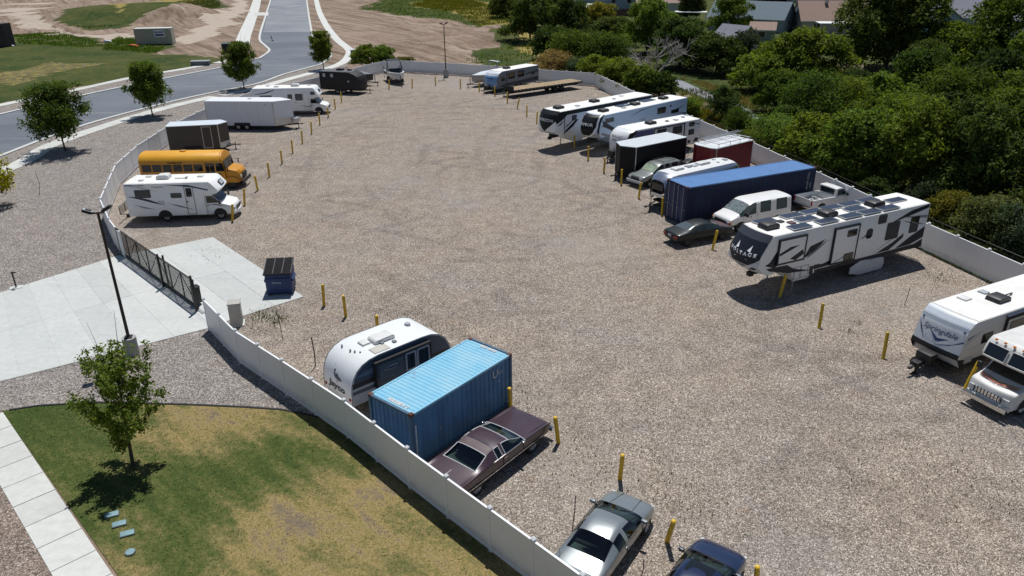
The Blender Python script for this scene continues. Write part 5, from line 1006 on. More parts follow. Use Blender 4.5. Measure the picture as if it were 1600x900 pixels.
# polished rounded trailer
a5 = thing('travel_trailer', 'polished silver rounded trailer beside the dark blue container', 'camper trailer', fr((11.15, 55.75), 214, 8.4), 214, 'travel trailers')
L = 8.4; W = 2.45; Z0, Z1 = .62, 2.85; PS = mat('polished_alu', (.62, .65, .70), .22, .9, noise=.1, scale=.8); PW = mat('painted_roof', (.72, .73, .72), .45, noise=.08)
st, ns = [], 22
for i in range(ns + 1):
    u = i / ns; e = abs(2 * u - 1); k = (1 - max(0, (e - .68) / .32) ** 2.6) ** .5 if e > .68 else 1; k = max(k, .5); st.append((L * u, k))
sec = [(1, 0), (1, .55), (.985, .72), (.92, .86), (.78, .955), (.5, 1), (0, 1.02)]
def shell(nm, j0, j1, mm, parent, o=0):
    vs_, fs = [], []; S = [(s_ * q[0], q[1]) for s_ in (1,) for q in sec[j0:j1 + 1]]
    prf = S + [(-a, b_) for a, b_ in S[::-1] if a > 0] if j1 == 6 else None
    for s_ in ((1,) if prf else (1, -1)):
        pr = prf or [(a * s_, b_) for a, b_ in S]; base = len(vs_)
        for x, k in st:
            wk = .62 + .38 * ((k - .5) / .5) ** .8; hk = .78 + .22 * ((k - .5) / .5) ** .8
            for a, b_ in pr: vs_.append((x, a * W / 2 * wk, Z0 + (Z1 - Z0) * b_ * hk))
        n = len(pr)
        for i in range(len(st) - 1):
            for j in range(n - 1): fs.append((base + i * n + j, base + i * n + j + 1, base + (i + 1) * n + j + 1, base + (i + 1) * n + j))
    o_ = mesh(nm, vs_, fs, mm, parent, True); bm = bmesh.new(); bm.from_mesh(o_.data)
    bmesh.ops.holes_fill(bm, edges=[e for e in bm.edges if e.is_boundary and all(abs(v_.co.x - L) < 1e-4 for v_ in e.verts) or e.is_boundary and all(abs(v_.co.x) < 1e-4 for v_ in e.verts)], sides=0)
    bmesh.ops.recalc_face_normals(bm, faces=bm.faces); bm.to_mesh(o_.data); bm.free(); return o_
shell('shell', 0, 6, PS, a5)
vs_ = []; pr = [(.76, .962), (.5, 1.0), (0, 1.02), (-.5, 1.0), (-.76, .962)]
for x, k in st[2:-2]:
    wk = .62 + .38 * ((k - .5) / .5) ** .8; hk = .78 + .22 * ((k - .5) / .5) ** .8
    for a, b_ in pr: vs_.append((x, a * W / 2 * wk, Z0 + (Z1 - Z0) * b_ * hk + .012))
n = len(st) - 4; mesh('roof_coat', vs_, [(i * 5 + j, i * 5 + j + 1, i * 5 + j + 6, i * 5 + j + 5) for i in range(n - 1) for j in range(4)], PW, a5, True)
fw_ = box('front_window', (L + .01, 0, 1.75), (.05, 1.15, .5), GLASS, a5, .04); fw_.matrix_local = Matrix.Translation((-.06, 0, .1)) ; box('stone_guard', (L - .02, 0, 1.2), (.06, 1.3, .3), PS, a5, .03)
roof_ac(a5, 6.4, 0, Z1 + .02, WSHROUD, (1.0, .6, .2)); roof_ac(a5, 3.6, 0, Z1 + .02, WSHROUD, (1.2, .6, .2)); roof_vent(a5, 5.2, 0, Z1 + .02, GREY, .45); roof_vent(a5, 4.6, .05, Z1 + .02, LGREY, .45); roof_vent(a5, 1.3, .2, Z1 - .02, GREY, .4); roof_vent(a5, 2.0, -.3, Z1, LGREY, .25); roof_vent(a5, 2.3, .4, Z1 - .02, LGREY, .2)
rods('roof_seam', [((.9, s * .98, 2.68), (7.6, s * .98, 2.68)) for s in (-1, 1)], .012, LGREY, a5); axles(a5, (3.6, 4.5), W, .34); tongue(a5, L - .3, 1.2); boxes('chassis', [((L / 2, 0, .55), (L - 1, 1.7, .14))], FRAME, a5); rods('stabiliser', [((L - .2, s * .75, .05), (L - .2, s * .75, 2.0)) for s in (-1, 1)], .025, GALV, a5)
# black camper
H = 3.0; L = 6.2
BC = mat('black_camper', (.008, .008, .009), .6, noise=.3, scale=2)
a6, cap, patch, W = travel('matte black camper trailer parked below the street corner', (-26.15, 109.45), -17, L, H, BC, [(-.1, .8), (0, 1.1), (.0, 1.9), (-.25, 2.4), (-.8, 2.75), (-1.6, H - .02)], .15, (2.6, 3.5))
prof('roof_cover', [(.1, H + .02), (4.5, H + .02), (4.5, H + .04), (.1, H + .04)], 2.3, mat('dark_roof', (.10, .105, .11), .6), a6, 4, None, .02, 0); roof_ac(a6, 2.7, 0, H + .03, SHROUD, (1.0, .7, .3)); roof_ac(a6, 4.1, .1, H + .03, SHROUD, (.6, .5, .22))
y = -W / 2
for x0 in (.5, 1.7): window(x0, 2.2, x0 + .5, 2.75, y, a6, BLACK, LGREY, .05)
window(4.3, 1.6, 4.6, 1.9, y, a6, BLACK, LGREY, .03); frame('entry_door', 3.2, .75, 3.9, 2.5, .03, y, BLACK, a6); tongue(a6, L, 1.0)

# ---------------------------------------------------------------- boats and flatbed
HULLW = mat('hull_white', (.66, .68, .69), .25, noise=.08, coat=.3); HULLD = mat('hull_dark', (.03, .032, .036), .3, noise=.2); COVG = mat('boat_cover', (.20, .22, .24), .8, noise=.2, scale=2); COVW = mat('pale_cover', (.60, .66, .70), .75, noise=.12, scale=2)
def boat(label, loc, rz, L, W, deck_m, hull_m, cover=None, tz=.55, group='boats on trailers'):
    """hull lofted from keel to gunwale, bow at +x; rests on its own bunk trailer"""
    r = thing('boat', label, 'boat', loc, rz, group); S = 12; rows = []; bm = bmesh.new()
    for i in range(S + 1):
        u = i / S; x = L * u; k = (1 - max(0, (u - .45) / .55) ** 2.3); hw = W / 2 * max(k, .02); dead = .12 + .25 * u ** 2; kz = tz + .55 * max(0, u - .72) ** 1.6 * 4; top = tz + .95 + .22 * u
        rows.append([bm.verts.new((x, y_, z)) for y_, z in ((0, kz), (hw * .72, kz + dead * min(1, hw)), (hw * .95, kz + (top - kz) * .6), (hw, top))] + [hw, top])
    for s in (1, -1):
        rr = rows if s > 0 else [[q[0]] + [bm.verts.new((v_.co.x, -v_.co.y, v_.co.z)) for v_ in q[1:4]] + q[4:] for q in rows]
        for i in range(S):
            for j in range(3):
                f = (rr[i][j], rr[i + 1][j], rr[i + 1][j + 1], rr[i][j + 1]); bm.faces.new(f if s > 0 else f[::-1])
        if s < 0: L2 = rr
    bm.faces.new([rows[0][0], rows[0][1], rows[0][2], rows[0][3], L2[0][3], L2[0][2], L2[0][1]])
    bmesh.ops.recalc_face_normals(bm, faces=bm.faces); hull = bm_obj('hull', bm, hull_m, r, True, 40)
    gun = [(q[3].co if False else (L * i / S, rows_[0], rows_[1])) for i, rows_ in enumerate([])] if False else None
    hwz = [(L * i / S, W / 2 * max(1 - max(0, (i / S - .45) / .55) ** 2.3, .02), tz + .95 + .22 * i / S) for i in range(S + 1)]
    if cover:
        vs_, fs = [], []
        for i, (x, hw, z) in enumerate(hwz):
            pk = cover[1] * math.sin(math.pi * min(1, .15 + i / S)) ** .7
            for a in (-1.03, -.6, 0, .6, 1.03): vs_.append((x, hw * a, z - (.12 if abs(a) > 1 else 0) + pk * (1 - (a / 1.03) ** 2)))
        fs = [(i * 5 + j, i * 5 + j + 1, i * 5 + j + 6, i * 5 + j + 5) for i in range(S) for j in range(4)]; mesh('cover', vs_, fs, cover[0], r, True)
    else:
        def deck(nm, i0, i1, f, z_, mm):
            vs_ = []; q = hwz[i0:i1 + 1]
            for x, hw, z in q: vs_ += [(x, hw * f, z + z_), (x, -hw * f, z + z_)]
            return mesh(nm, vs_, [(2 * i, 2 * i + 1, 2 * i + 3, 2 * i + 2) for i in range(len(q) - 1)], mm, r)
        deck('cockpit_floor', 0, S, .98, -.28, HULLD)
        for s in (1, -1):
            vs_ = []
            for x, hw, z in hwz: vs_ += [(x, s * hw, z + .01), (x, s * max(hw - .28, 0), z + .03)]
            mesh('gunwale', vs_, [(2 * i, 2 * i + 1, 2 * i + 3, 2 * i + 2) for i in range(S)], deck_m, r)
    boxes('trailer_frame', [((L * .45, s * .75, tz - .12), (L * .85, .1, .1)) for s in (-1, 1)] + [((L * .35, 0, tz - .12), (.1, 1.6, .1))], FRAME, r); rods('trailer_tongue', [((L * .85, .7, tz - .12), (L + 1.0, 0, .5)), ((L * .85, -.7, tz - .12), (L + 1.0, 0, .5)), ((L + .3, 0, .5), (L + .3, 0, tz + .9))], .05, FRAME, r)
    for s in (-1, 1):
        for x in (L * .32, L * .45): wheel(r, x, s * 1.05, .33, .2, 'rim')
        boxes('fender', [((L * .385, s * 1.05, .72), (1.6, .26, .05))], FRAME, r); rods('guide_post', [((.3, s * 1.2, .4), (.3, s * 1.2, 2.1))], .04, FRAME, r)
    jack(r, L + .7, 0, .7); return r
wb = boat('open white wake boat with tower on a trailer by the far fence', (-18.15, 119.6), -70, 6.2, 2.5, HULLW, HULLW)
rods('wake_tower', [((2.3, s * 1.15, 1.5), (2.0, s * .95, 3.1)) for s in (-1, 1)] + [((3.3, s * 1.1, 1.55), (2.0, s * .95, 3.1)) for s in (-1, 1)] + [((2.0, -.95, 3.1), (2.0, .95, 3.1))], .045, POLE, wb); box('bimini', (1.7, 0, 3.15), (1.2, 1.9, .07), SHROUD, wb, .03)
ws = mesh('windscreen', [(3.2, -1.0, 1.6), (3.6, -.6, 1.62), (3.6, .6, 1.62), (3.2, 1.0, 1.6), (3.0, -.95, 2.05), (3.35, -.55, 2.1), (3.35, .55, 2.1), (3.0, .95, 2.05)], [(0, 1, 5, 4), (1, 2, 6, 5), (2, 3, 7, 6)], GLASS, wb)
boxes('seat', [((1.4, 0, 1.45), (.5, 1.9, .3)), ((4.4, .5, 1.5), (.9, .35, .2)), ((4.4, -.5, 1.5), (.9, .35, .2))], SHROUD, wb); box('engine_hatch', (.55, 0, 1.5), (1.0, 1.6, .15), HULLD, wb, .03)
for s in (-1, 1): mesh('hull_graphic', [(x, s * (hw + .012), z) for x, hw, z in ((.2, 1.24, 1.35), (2.6, 1.25, 1.45), (4.6, .98, 1.55), (2.6, 1.24, 1.2), (.2, 1.22, 1.05))], [(0, 1, 2, 3, 4)], HULLD, wb)
cb = boat('grey covered boat on a trailer behind the black camper', (-25.6, 116.2), -22, 6.0, 2.4, HULLD, HULLD, (COVG, .45)); cb2 = boat('white covered boat with raised tower beside the blue fronted camper', fr((-5.49,111.70), 222, 6.2), 222, 6.2, 2.45, HULLW, mat('hull_tan', (.40, .39, .36), .4), (COVW, .5))
rods('tower', [((2.4, s * 1.1, 1.5), (1.9, s * .9, 3.1)) for s in (-1, 1)] + [((3.2, s * 1.05, 1.5), (1.9, s * .9, 3.1)) for s in (-1, 1)] + [((1.9, -.9, 3.1), (1.9, .9, 3.1))], .04, ALU, cb2); bo = box('tower_board', (1.9, .1, 3.25), (.6, 2.0, .1), HULLW, cb2, .04); box('tower_light', (2.2, .1, 3.18), (.1, 1.6, .1), BLACK, cb2, .02)
# flatbed
fb = thing('flatbed_trailer', 'long flatbed trailer with wooden deck by the far right corner', 'trailer', fr((-.2, 103.6), 216, 12.0), 216)
for k in range(11): box('plank', (6.0, -1.25 + 2.5 * (k + .5) / 11, 1.06 + random.uniform(-.006, .006)), (11.9, 2.5 / 11 - .012, .06), WOOD, fb)
boxes('side_rail', [((6, s * 1.28, .98), (12, .08, .2)) for s in (-1, 1)], FRAME, fb); boxes('main_beam', [((6.4, s * .5, .75), (12.5, .14, .4)) for s in (-1, 1)], FRAME, fb); boxes('stake_pocket', [((.4 + .62 * k, 1.33, .98), (.09, .05, .14)) for k in range(19)], GALV, fb)
rods('gooseneck', [((11.8, .5, .7), (14.2, 0, .6)), ((11.8, -.5, .7), (14.2, 0, .6))], .08, FRAME, fb); jack(fb, 12.4, .5, 1.0); jack(fb, 12.4, -.5, 1.0); boxes('headboard', [((12.0, 0, 1.3), (.06, 2.4, .45))], FRAME, fb)
for x in (3.6, 4.7):
    for s in (-1, 1): wheel(fb, x, s * .95, .40, .5, 'rim_dark')
# far corner stick pile omitted: nothing there
# ---------------------------------------------------------------- school bus
BY = mat('bus_yellow', (.62, .27, .012), .4, noise=.12, scale=1.5, coat=.2); BYR = mat('bus_roof', (.74, .36, .02), .45, noise=.1, scale=1.2)
bus = thing('school_bus', 'short yellow school bus parked behind the nearest white motorhome', 'bus', (-31.15, 63.35), 1.2); W = 2.42; Lb = 7.1
sec = [(-1.21, .5), (-1.21, 2.15), (-1.19, 2.45), (-1.06, 2.72), (-.8, 2.92), (-.45, 3.03), (0, 3.06), (.45, 3.03), (.8, 2.92), (1.06, 2.72), (1.19, 2.45), (1.21, 2.15), (1.21, .5)]
def xprof(nm, sec, x0, x1, mm, parent, sl=0, zr=1, bevel=.02):
    bm = bmesh.new(); n = len(sec); a = [bm.verts.new((x0, q[0], q[1])) for q in sec]; b_ = [bm.verts.new((x1 - sl * max(0, q[1] - zr), q[0], q[1])) for q in sec]
    bm.faces.new(a); bm.faces.new(b_[::-1])
    for i in range(n): bm.faces.new((a[i], b_[i], b_[(i + 1) % n], a[(i + 1) % n]))
    bmesh.ops.recalc_face_normals(bm, faces=bm.faces)
    if bevel: bev(bm, bevel, 2, 50)
    bmesh.ops.triangulate(bm, faces=[f for f in bm.faces if len(f.verts) > 4]); return bm_obj(nm, bm, mm, parent, True, 35)
xprof('body', sec, 0, Lb, BY, bus, .22, 1.6)
xprof('roof', [(q[0] * 1.012, q[1] + .02) for q in sec[2:11]], .0, Lb - .36, BYR, bus, .22, 2.45, .01)
hd = prof('bonnet', [(Lb - .1, .55), (8.15, .55), (8.3, .8), (8.2, 1.42), (8.0, 1.6), (Lb - .1, 1.78)], 2.05, BY, bus, 8, [0, .12, .2, .2, .15, 0], 0, .08, seg=3)
for k in range(6): window(.22 + .86 * k, 1.62, .22 + .86 * k + .74, 2.22, -1.215, bus, BLACK, GLASS, .03, .03); window(.22 + .86 * k, 1.62, .22 + .86 * k + .74, 2.22, 1.215, bus, BLACK, GLASS, .03, .03)
dr = frame('entry_door', 5.45, .62, 6.25, 2.3, .04, -1.21, BLACK, bus); side('pane', rrect(5.52, 1.35, 5.83, 2.24, .03), -1.215, GLASS, dr, .01); side('pane', rrect(5.87, 1.35, 6.2, 2.24, .03), -1.215, GLASS, dr, .01); side('pane', rrect(5.52, .72, 5.83, 1.25, .03), -1.215, GLASS, dr, .01)
side('cab_window', [(6.35, 1.6), (7.05, 1.6), (6.95, 2.3), (6.35, 2.3)], -1.215, GLASS, bus, .01); side('cab_window', [(6.35, 1.6), (7.05, 1.6), (6.95, 2.3), (6.35, 2.3)], 1.215, GLASS, bus, .01)
for z in (1.02, 1.38): boxes('rub_rail', [((3.4, s * 1.22, z), (6.7, .03, .07)) for s in (-1, 1)], BLACK, bus)
wsb = boxes('windshield', [((0, -.55, 0), (.03, 1.02, .78)), ((0, .55, 0), (.03, 1.02, .78))], GLASS, bus); wsb.matrix_local = Matrix.Translation((Lb - .05, 0, 2.08)) @ Matrix.Rotation(R(-12.4), 4, 'Y')
box('grille', (8.27, 0, 1.05), (.08, .95, .5), BLACK, bus, .02); box('bumper', (8.38, 0, .62), (.12, 2.2, .28), BLACK, bus, .03)
for s in (-1, 1): cyl('headlight', (8.18, s * .75, 1.05), (8.26, s * .75, 1.05), .13, LAMP, bus, 12); wheel(bus, 7.45, s * 1.02, .45, .26, 'rim_dark'); wheel(bus, 2.1, s * 1.0, .45, .4, 'rim_dark'); arch(bus, 2.1, s * 1.216, .6); mr = rods('mirror_arm', [((8.0, s * 1.0, 1.4), (8.3, s * 1.25, 1.75)), ((7.1, s * 1.2, 2.1), (7.4, s * 1.45, 2.0))], .02, BLACK, bus); box('mirror', (7.4, s * 1.45, 1.85), (.06, .2, .35), BLACK, mr, .02); prof('fender', [(6.9, .6), (8.05, .6), (7.95, 1.0), (7.45, 1.12), (7.0, 1.0)], .28, BY, bus, y0=s * 1.04, bevel=.05)
boxes('warning_light_bar', [((6.68, 0, 2.88), (.1, 1.5, .16))], BLACK, bus); roof_vent(bus, 3.4, 0, 3.05, BY, .45); boxes('undercarriage', [((4, 0, .45), (7, 1.2, .2))], FRAME, bus); side_text('lettering', 'SCHOOL BUS', .2, 3.0, 2.36, -1.21, BLACK, bus, bold=.006)

# ---------------------------------------------------------------- cars
CGL = mat('car_glass', (.020, .030, .032), .05, noise=.05, spec=.8)
def clear_glass(name, tint, k=.72):
    m = bpy.data.materials.new(name); m.use_nodes = True; t = m.node_tree; t.nodes.clear(); o = node(t, 'ShaderNodeOutputMaterial')
    tr = node(t, 'ShaderNodeBsdfTransparent'); tr.inputs[0].default_value = (*tint, 1); gl = node(t, 'ShaderNodeBsdfGlossy'); gl.inputs['Roughness'].default_value = .04; gl.inputs['Color'].default_value = (.9, .95, 1, 1)
    fz = node(t, 'ShaderNodeFresnel'); fz.inputs[0].default_value = 1.6; mx = node(t, 'ShaderNodeMixShader'); t.links.new(fz.outputs[0], mx.inputs[0]); t.links.new(tr.outputs[0], mx.inputs[1]); t.links.new(gl.outputs[0], mx.inputs[2]); t.links.new(mx.outputs[0], o.inputs[0]); MATS[name] = m; return m
CLG = clear_glass('clear_car_glass', (.42, .50, .47)); INT = mat('interior_grey', (.10, .11, .105), .85, noise=.2); SHELF = mat('parcel_shelf', (.22, .26, .24), .9, noise=.2); SEATM = mat('seat_cloth', (.07, .075, .08), .9, noise=.3)
def cabin(r, L, W, H, x0, x1, belt, seat=SEATM):
    """what shows through the glass: floor tub, dashboard, parcel shelf, seats, wheel"""
    box('floor_tub', ((x0 + x1) / 2, 0, H * .30), (x1 - x0, W * .84, H * .14), INT, r); box('dashboard', (x1 - .18, 0, belt * H - .10), (.42, W * .80, .2), INT, r, .05); box('parcel_shelf', (x0 + .22, 0, belt * H - .07), (.62, W * .74, .06), SHELF, r, .02)
    for s in (-1, 1): q = box('front_seat', (x1 - 1.05, s * W * .21, H * .48), (.5, .5, .22), seat, r, .06); box('backrest', (x1 - 1.34, s * W * .21, H * .62), (.16, .48, .5), seat, q, .06); box('headrest', (x1 - 1.38, s * W * .21, H * .80), (.1, .26, .16), seat, q, .04); box('door_lining', ((x0 + x1) / 2, s * W * .435, H * .5), (x1 - x0, .03, H * .34), INT, r)
    box('rear_seat', (x0 + .75, 0, H * .47), (.5, W * .7, .22), seat, r, .06); box('rear_backrest', (x0 + .5, 0, H * .58), (.16, W * .7, .4), seat, r, .06); rods('steering_wheel', [((x1 - .46 + .06 * math.sin(k * .628), W * .21 + .18 * math.cos(k * .628), H * .66 + .17 * math.sin(k * .628)), (x1 - .46 + .06 * math.sin((k + 1) * .628), W * .21 + .18 * math.cos((k + 1) * .628), H * .66 + .17 * math.sin((k + 1) * .628))) for k in range(10)], .015, BLACK, r)
def split_mesh(me, slots, parent, mats):
    """cut a smoothed body into its panels: one object per material slot (and per pane)"""
    P_ = me.polygons; vc = np.array([v_.co[:] for v_ in me.vertices]); by = {}
    for p_ in P_: by.setdefault(p_.material_index, []).append(tuple(p_.vertices))
    out = []
    for k, faces in by.items():
        groups = [faces]
        if k and slots[k] != 'roof' and slots[k] != 'bonnet':
            par = {}
            def find(a):
                while par.setdefault(a, a) != a: par[a] = par[par[a]]; a = par[a]
                return a
            for f in faces:
                for v_ in f[1:]: par[find(v_)] = find(f[0])
            gd = {}
            for f in faces: gd.setdefault(find(f[0]), []).append(f)
            groups = list(gd.values())
        for g_ in groups:
            ids = sorted({v_ for f in g_ for v_ in f}); mp_ = {v_: i for i, v_ in enumerate(ids)}
            o = mesh(slots[k], vc[ids], [[mp_[v_] for v_ in f] for f in g_], mats[k], parent, True); out.append(o)
    return out
def trim(obj, r, m, name='trim'):
    """rubber or chrome strip round the rim of a pane"""
    ed = {}
    for p_ in obj.data.polygons:
        vs_ = list(p_.vertices)
        for a, b_ in zip(vs_, vs_[1:] + vs_[:1]): ed[(min(a, b_), max(a, b_))] = ed.get((min(a, b_), max(a, b_)), 0) + 1
    segs = [(obj.data.vertices[a].co.copy(), obj.data.vertices[b_].co.copy()) for (a, b_), n in ed.items() if n == 1]
    if segs: rods(name, segs, r, m, obj, 5)
def car(name, label, cat, loc, rz, st, zones, paints, wheels, wr=.31, track=.76, wd=.2, rim='rim', trim_m=None, trim_r=.012, crease=(0, .35, .45, 0, 0, 0), group=None, arch_y=None, ar=None):
    """st: stations (x, six points of the half section from sill to centre line) rear to front; zones[(interval,strip)] names a pane"""
    r = thing(name, label, cat, loc, rz, group); slots = ['body', 'windshield', 'rear_window', 'side_window', 'roof', 'bonnet']
    bm = bmesh.new(); cl = bm.edges.layers.float.new('crease_edge'); rows = []
    for x, q in st:
        R_ = [bm.verts.new((x - (q[i][2] if len(q[i]) > 2 else 0), q[i][0], q[i][1])) for i in range(6)]; L_ = [bm.verts.new((v_.co.x, -v_.co.y, v_.co.z)) for v_ in R_[:5]]
        rows.append(R_ + L_[::-1])
    n = 11
    for i in range(len(rows) - 1):
        for j in range(n - 1):
            f = bm.faces.new((rows[i][j], rows[i + 1][j], rows[i + 1][j + 1], rows[i][j + 1])); jj = j if j < 5 else 9 - j
            f.material_index = slots.index(zones.get((i, jj), 'body'))
        f = bm.faces.new((rows[i][0], rows[i][n - 1], rows[i + 1][n - 1], rows[i + 1][0]))
    bm.faces.new(rows[0]); bm.faces.new(rows[-1][::-1])
    for e in bm.edges:
        a, b_ = e.verts
        for row in (0,): pass
    idx = {}
    for i, rw in enumerate(rows):
        for j, v_ in enumerate(rw): idx[v_] = (i, j if j < 6 else 10 - j)
    for e in bm.edges:
        a, b_ = idx[e.verts[0]], idx[e.verts[1]]
        if a[1] == b_[1] and a[0] != b_[0]: e[cl] = crease[a[1]]
    bmesh.ops.recalc_face_normals(bm, faces=bm.faces)
    me = bpy.data.meshes.new('cage'); bm.to_mesh(me); bm.free(); o = bpy.data.objects.new('cage', me); COL.objects.link(o)
    for k in range(6): me.materials.append(paints.get(slots[k], paints['body']))
    md = o.modifiers.new('s', 'SUBSURF'); md.levels = md.render_levels = 2; bpy.context.view_layer.update()
    m2 = bpy.data.meshes.new_from_object(o.evaluated_get(bpy.context.evaluated_depsgraph_get())); bpy.data.objects.remove(o)
    pm = [paints.get(s, CGL if 'wind' in s else paints['body']) for s in slots]; parts = split_mesh(m2, slots, r, pm); bpy.data.meshes.remove(m2)
    for q in parts:
        if 'wind' in q.name: trim(q, trim_r, trim_m or BLACK)
    for x in wheels:
        for s in (-1, 1): wheel(r, x, s * track, wr, wd, rim); arch(r, x, s * (arch_y or track + .07), (ar or wr * 1.22))
    return r
def stations(L, W, H, rows):
    return [(x * L, [(q[0] * W / 2, q[1] * H) for q in pts]) for x, pts in rows]
COUPE = [(0, [(.80, .27), (.86, .42), (.85, .54), (.74, .58), (.45, .59), (0, .595)]), (.03, [(.92, .22), (.98, .42), (.95, .62), (.82, .665), (.45, .68), (0, .685)]), (.17, [(.95, .19), (1.0, .46), (.96, .68), (.76, .72), (.45, .735), (0, .74)]),
    (.34, [(.96, .17), (1.0, .46), (.95, .70), (.66, .945), (.40, .98), (0, .99)]), (.45, [(.96, .17), (1.0, .46), (.95, .70), (.665, .975), (.40, 1.0), (0, 1.01)]), (.465, [(.96, .17), (1.0, .46), (.95, .70), (.665, .975), (.40, 1.0), (0, 1.01)]),
    (.575, [(.96, .17), (1.0, .46), (.95, .70), (.66, .96), (.40, .99), (0, 1.0)]), (.735, [(.96, .17), (1.0, .45), (.95, .69), (.80, .735), (.45, .755), (0, .76)]), (.88, [(.95, .18), (.985, .42), (.93, .60), (.78, .64), (.45, .665), (0, .67)]),
    (.965, [(.90, .2), (.94, .38), (.88, .50), (.74, .54), (.45, .555), (0, .56)]), (1.0, [(.72, .26), (.78, .36), (.74, .44), (.62, .47), (.4, .48), (0, .485)])]
CZ = {(2, 3): 'rear_window', (2, 4): 'rear_window', (3, 2): 'side_window', (5, 2): 'side_window', (6, 2): 'side_window', (6, 3): 'windshield', (6, 4): 'windshield'}
def carfit(front, heading, L): return fr(front, heading, L)
def lights(r, L, W, H, z=.47, rear=.50):
    for s in (-1, 1): box('headlight', (L * .985 - .08, s * W * .36, H * z), (.1, .3, .1), LAMP, r, .03); box('tail_light', (.02, s * W * .34, H * rear), (.06, .34, .12), RED, r, .02)
SIL = mat('silver_paint', (.30, .33, .335), .28, .55, noise=.05, scale=.8, coat=.5); L, W, H = 4.6, 1.84, 1.36
silver = car('coupe', 'silver coupe with a long rear window parked at the near fence', 'car', carfit((4.35, 21.75), 56.5, L), 56.5, stations(L, W, H, COUPE), CZ, dict(body=SIL, rear_window=CLG, windshield=CLG, side_window=CLG), (.80, 3.75), .31, .80, .2)
lights(silver, L, W, H); cabin(silver, L, W, H, .78, 3.4, .70)
for s in (-1, 1): box('mirror', (3.2, s * .98, 1.0), (.12, .22, .13), GREY, silver, .04); box('door_handle', (2.0, s * .925, .83), (.16, .03, .04), SIL, silver, .01)
rods('bonnet_seam', [((3.42, s * .42, 1.035), (4.42, s * .34, .79)) for s in (-1, 1)], .012, BLACK, silver)
boxes('door_seam', [((2.05, s * .925, .62), (.012, .02, .5)) for s in (-1, 1)] + [((3.25, s * .925, .62), (.012, .02, .5)) for s in (-1, 1)], BLACK, silver); boxes('number_plate', [((-.01, 0, .62), (.02, .32, .15))], LGREY, silver); rods('boot_seam', [((.18, -.7, .905), (.18, .7, .905)), ((.18, .7, .905), (.7, .68, .965)), ((.18, -.7, .905), (.7, -.68, .965))], .007, BLACK, silver); rods('wiper', [((3.35, .1, 1.055), (3.0, .5, 1.2)), ((3.35, -.4, 1.055), (3.05, -.1, 1.2))], .012, BLACK, silver); cyl('antenna', (.25, .6, .9), (.2, .62, 1.5), .006, BLACK, silver, 4)
DBL = mat('dark_blue_paint', (.014, .024, .07), .25, .2, noise=.08, coat=.6); L, W, H = 4.4, 1.78, 1.36
blue = car('coupe', 'dark blue car with sunroof cut off by the bottom edge', 'car', carfit((6.95, 19.25), 53, L), 53, stations(L, W, H, COUPE), CZ, dict(body=DBL, rear_window=CLG, windshield=CLG, side_window=CLG), (.78, 3.6), .31, .78, .2); lights(blue, L, W, H); cabin(blue, L, W, H, .75, 3.25, .70)
box('sunroof', (2.25, 0, 1.345), (.55, .8, .03), GLASS, blue, .03)
for s in (-1, 1): box('mirror', (3.05, s * .95, 1.0), (.12, .2, .13), NAVY, blue, .04)
rods('wiper', [((3.2, .1, 1.05), (2.9, .5, 1.2)), ((3.2, -.4, 1.05), (2.92, -.1, 1.2))], .012, BLACK, blue)
DGR = mat('faded_black_paint', (.014, .019, .018), .42, .0, noise=.3, coat=.1, spec=.35); L, W, H = 4.9, 1.82, 1.40
sed = car('sedan', 'faded black sedan with maroon bonnet in front of the white van', 'car', (10.75, 48.35), 24, stations(L, W, H, COUPE), CZ | {(7, 3): 'bonnet', (7, 4): 'bonnet', (8, 3): 'bonnet', (8, 4): 'bonnet'}, dict(body=DGR, bonnet=mat('maroon_bonnet', (.09, .05, .055), .45, noise=.2), rear_window=mat('reflection_glass', (.09, .11, .12), .12, spec=.9)), (.95, 3.85), .32, .80, .2, 'rim_dark')  # rear glass coloured lighter to stand in for its bright reflection
lights(sed, L, W, H); boxes('number_plate', [((-.015, 0, .72), (.02, .32, .16))], LGREY, sed)
# long purple-brown coupe
PUR = mat('purple_brown_paint', (.062, .036, .046), .34, .1, noise=.18, scale=1.4, coat=.45); VIN = mat('faded_roof', (.12, .085, .09), .6, noise=.3, scale=3); L, W, H = 5.75, 2.02, 1.42
CAD = [(0, [(.90, .30), (.94, .45), (.97, .66), (.88, .62), (.5, .62), (0, .62)]), (.015, [(.93, .24), (.97, .45), (1.0, .69), (.90, .655), (.5, .66), (0, .665)]), (.22, [(.95, .22), (.99, .45), (1.0, .70), (.80, .69), (.5, .70), (0, .705)]),
    (.345, [(.95, .21), (.99, .45), (.985, .70), (.70, .93), (.45, .975), (0, .985)]), (.40, [(.95, .21), (.99, .45), (.98, .70), (.71, .96), (.45, .995), (0, 1.0)]), (.46, [(.95, .21), (.99, .45), (.98, .70), (.71, .965), (.45, 1.0), (0, 1.01)]), (.465, [(.95, .21), (.99, .45), (.98, .70), (.71, .965), (.45, 1.0), (0, 1.01)]),
    (.555, [(.95, .21), (.99, .45), (.98, .70), (.70, .955), (.45, .985), (0, .995)]), (.665, [(.95, .21), (.99, .45), (.985, .70), (.80, .70), (.5, .725), (0, .735)]), (.9, [(.95, .22), (.99, .45), (1.0, .68), (.84, .64), (.5, .67), (0, .685)]), (.985, [(.93, .25), (.97, .42), (.985, .64), (.86, .60), (.5, .62), (0, .63)]), (1.0, [(.88, .3), (.92, .4), (.94, .55), (.84, .53), (.5, .54), (0, .545)])]
CDZ = {(2, 3): 'rear_window', (2, 4): 'rear_window', (4, 2): 'side_window', (6, 2): 'side_window', (7, 2): 'side_window', (7, 3): 'windshield', (7, 4): 'windshield', (3, 3): 'roof', (3, 4): 'roof'}
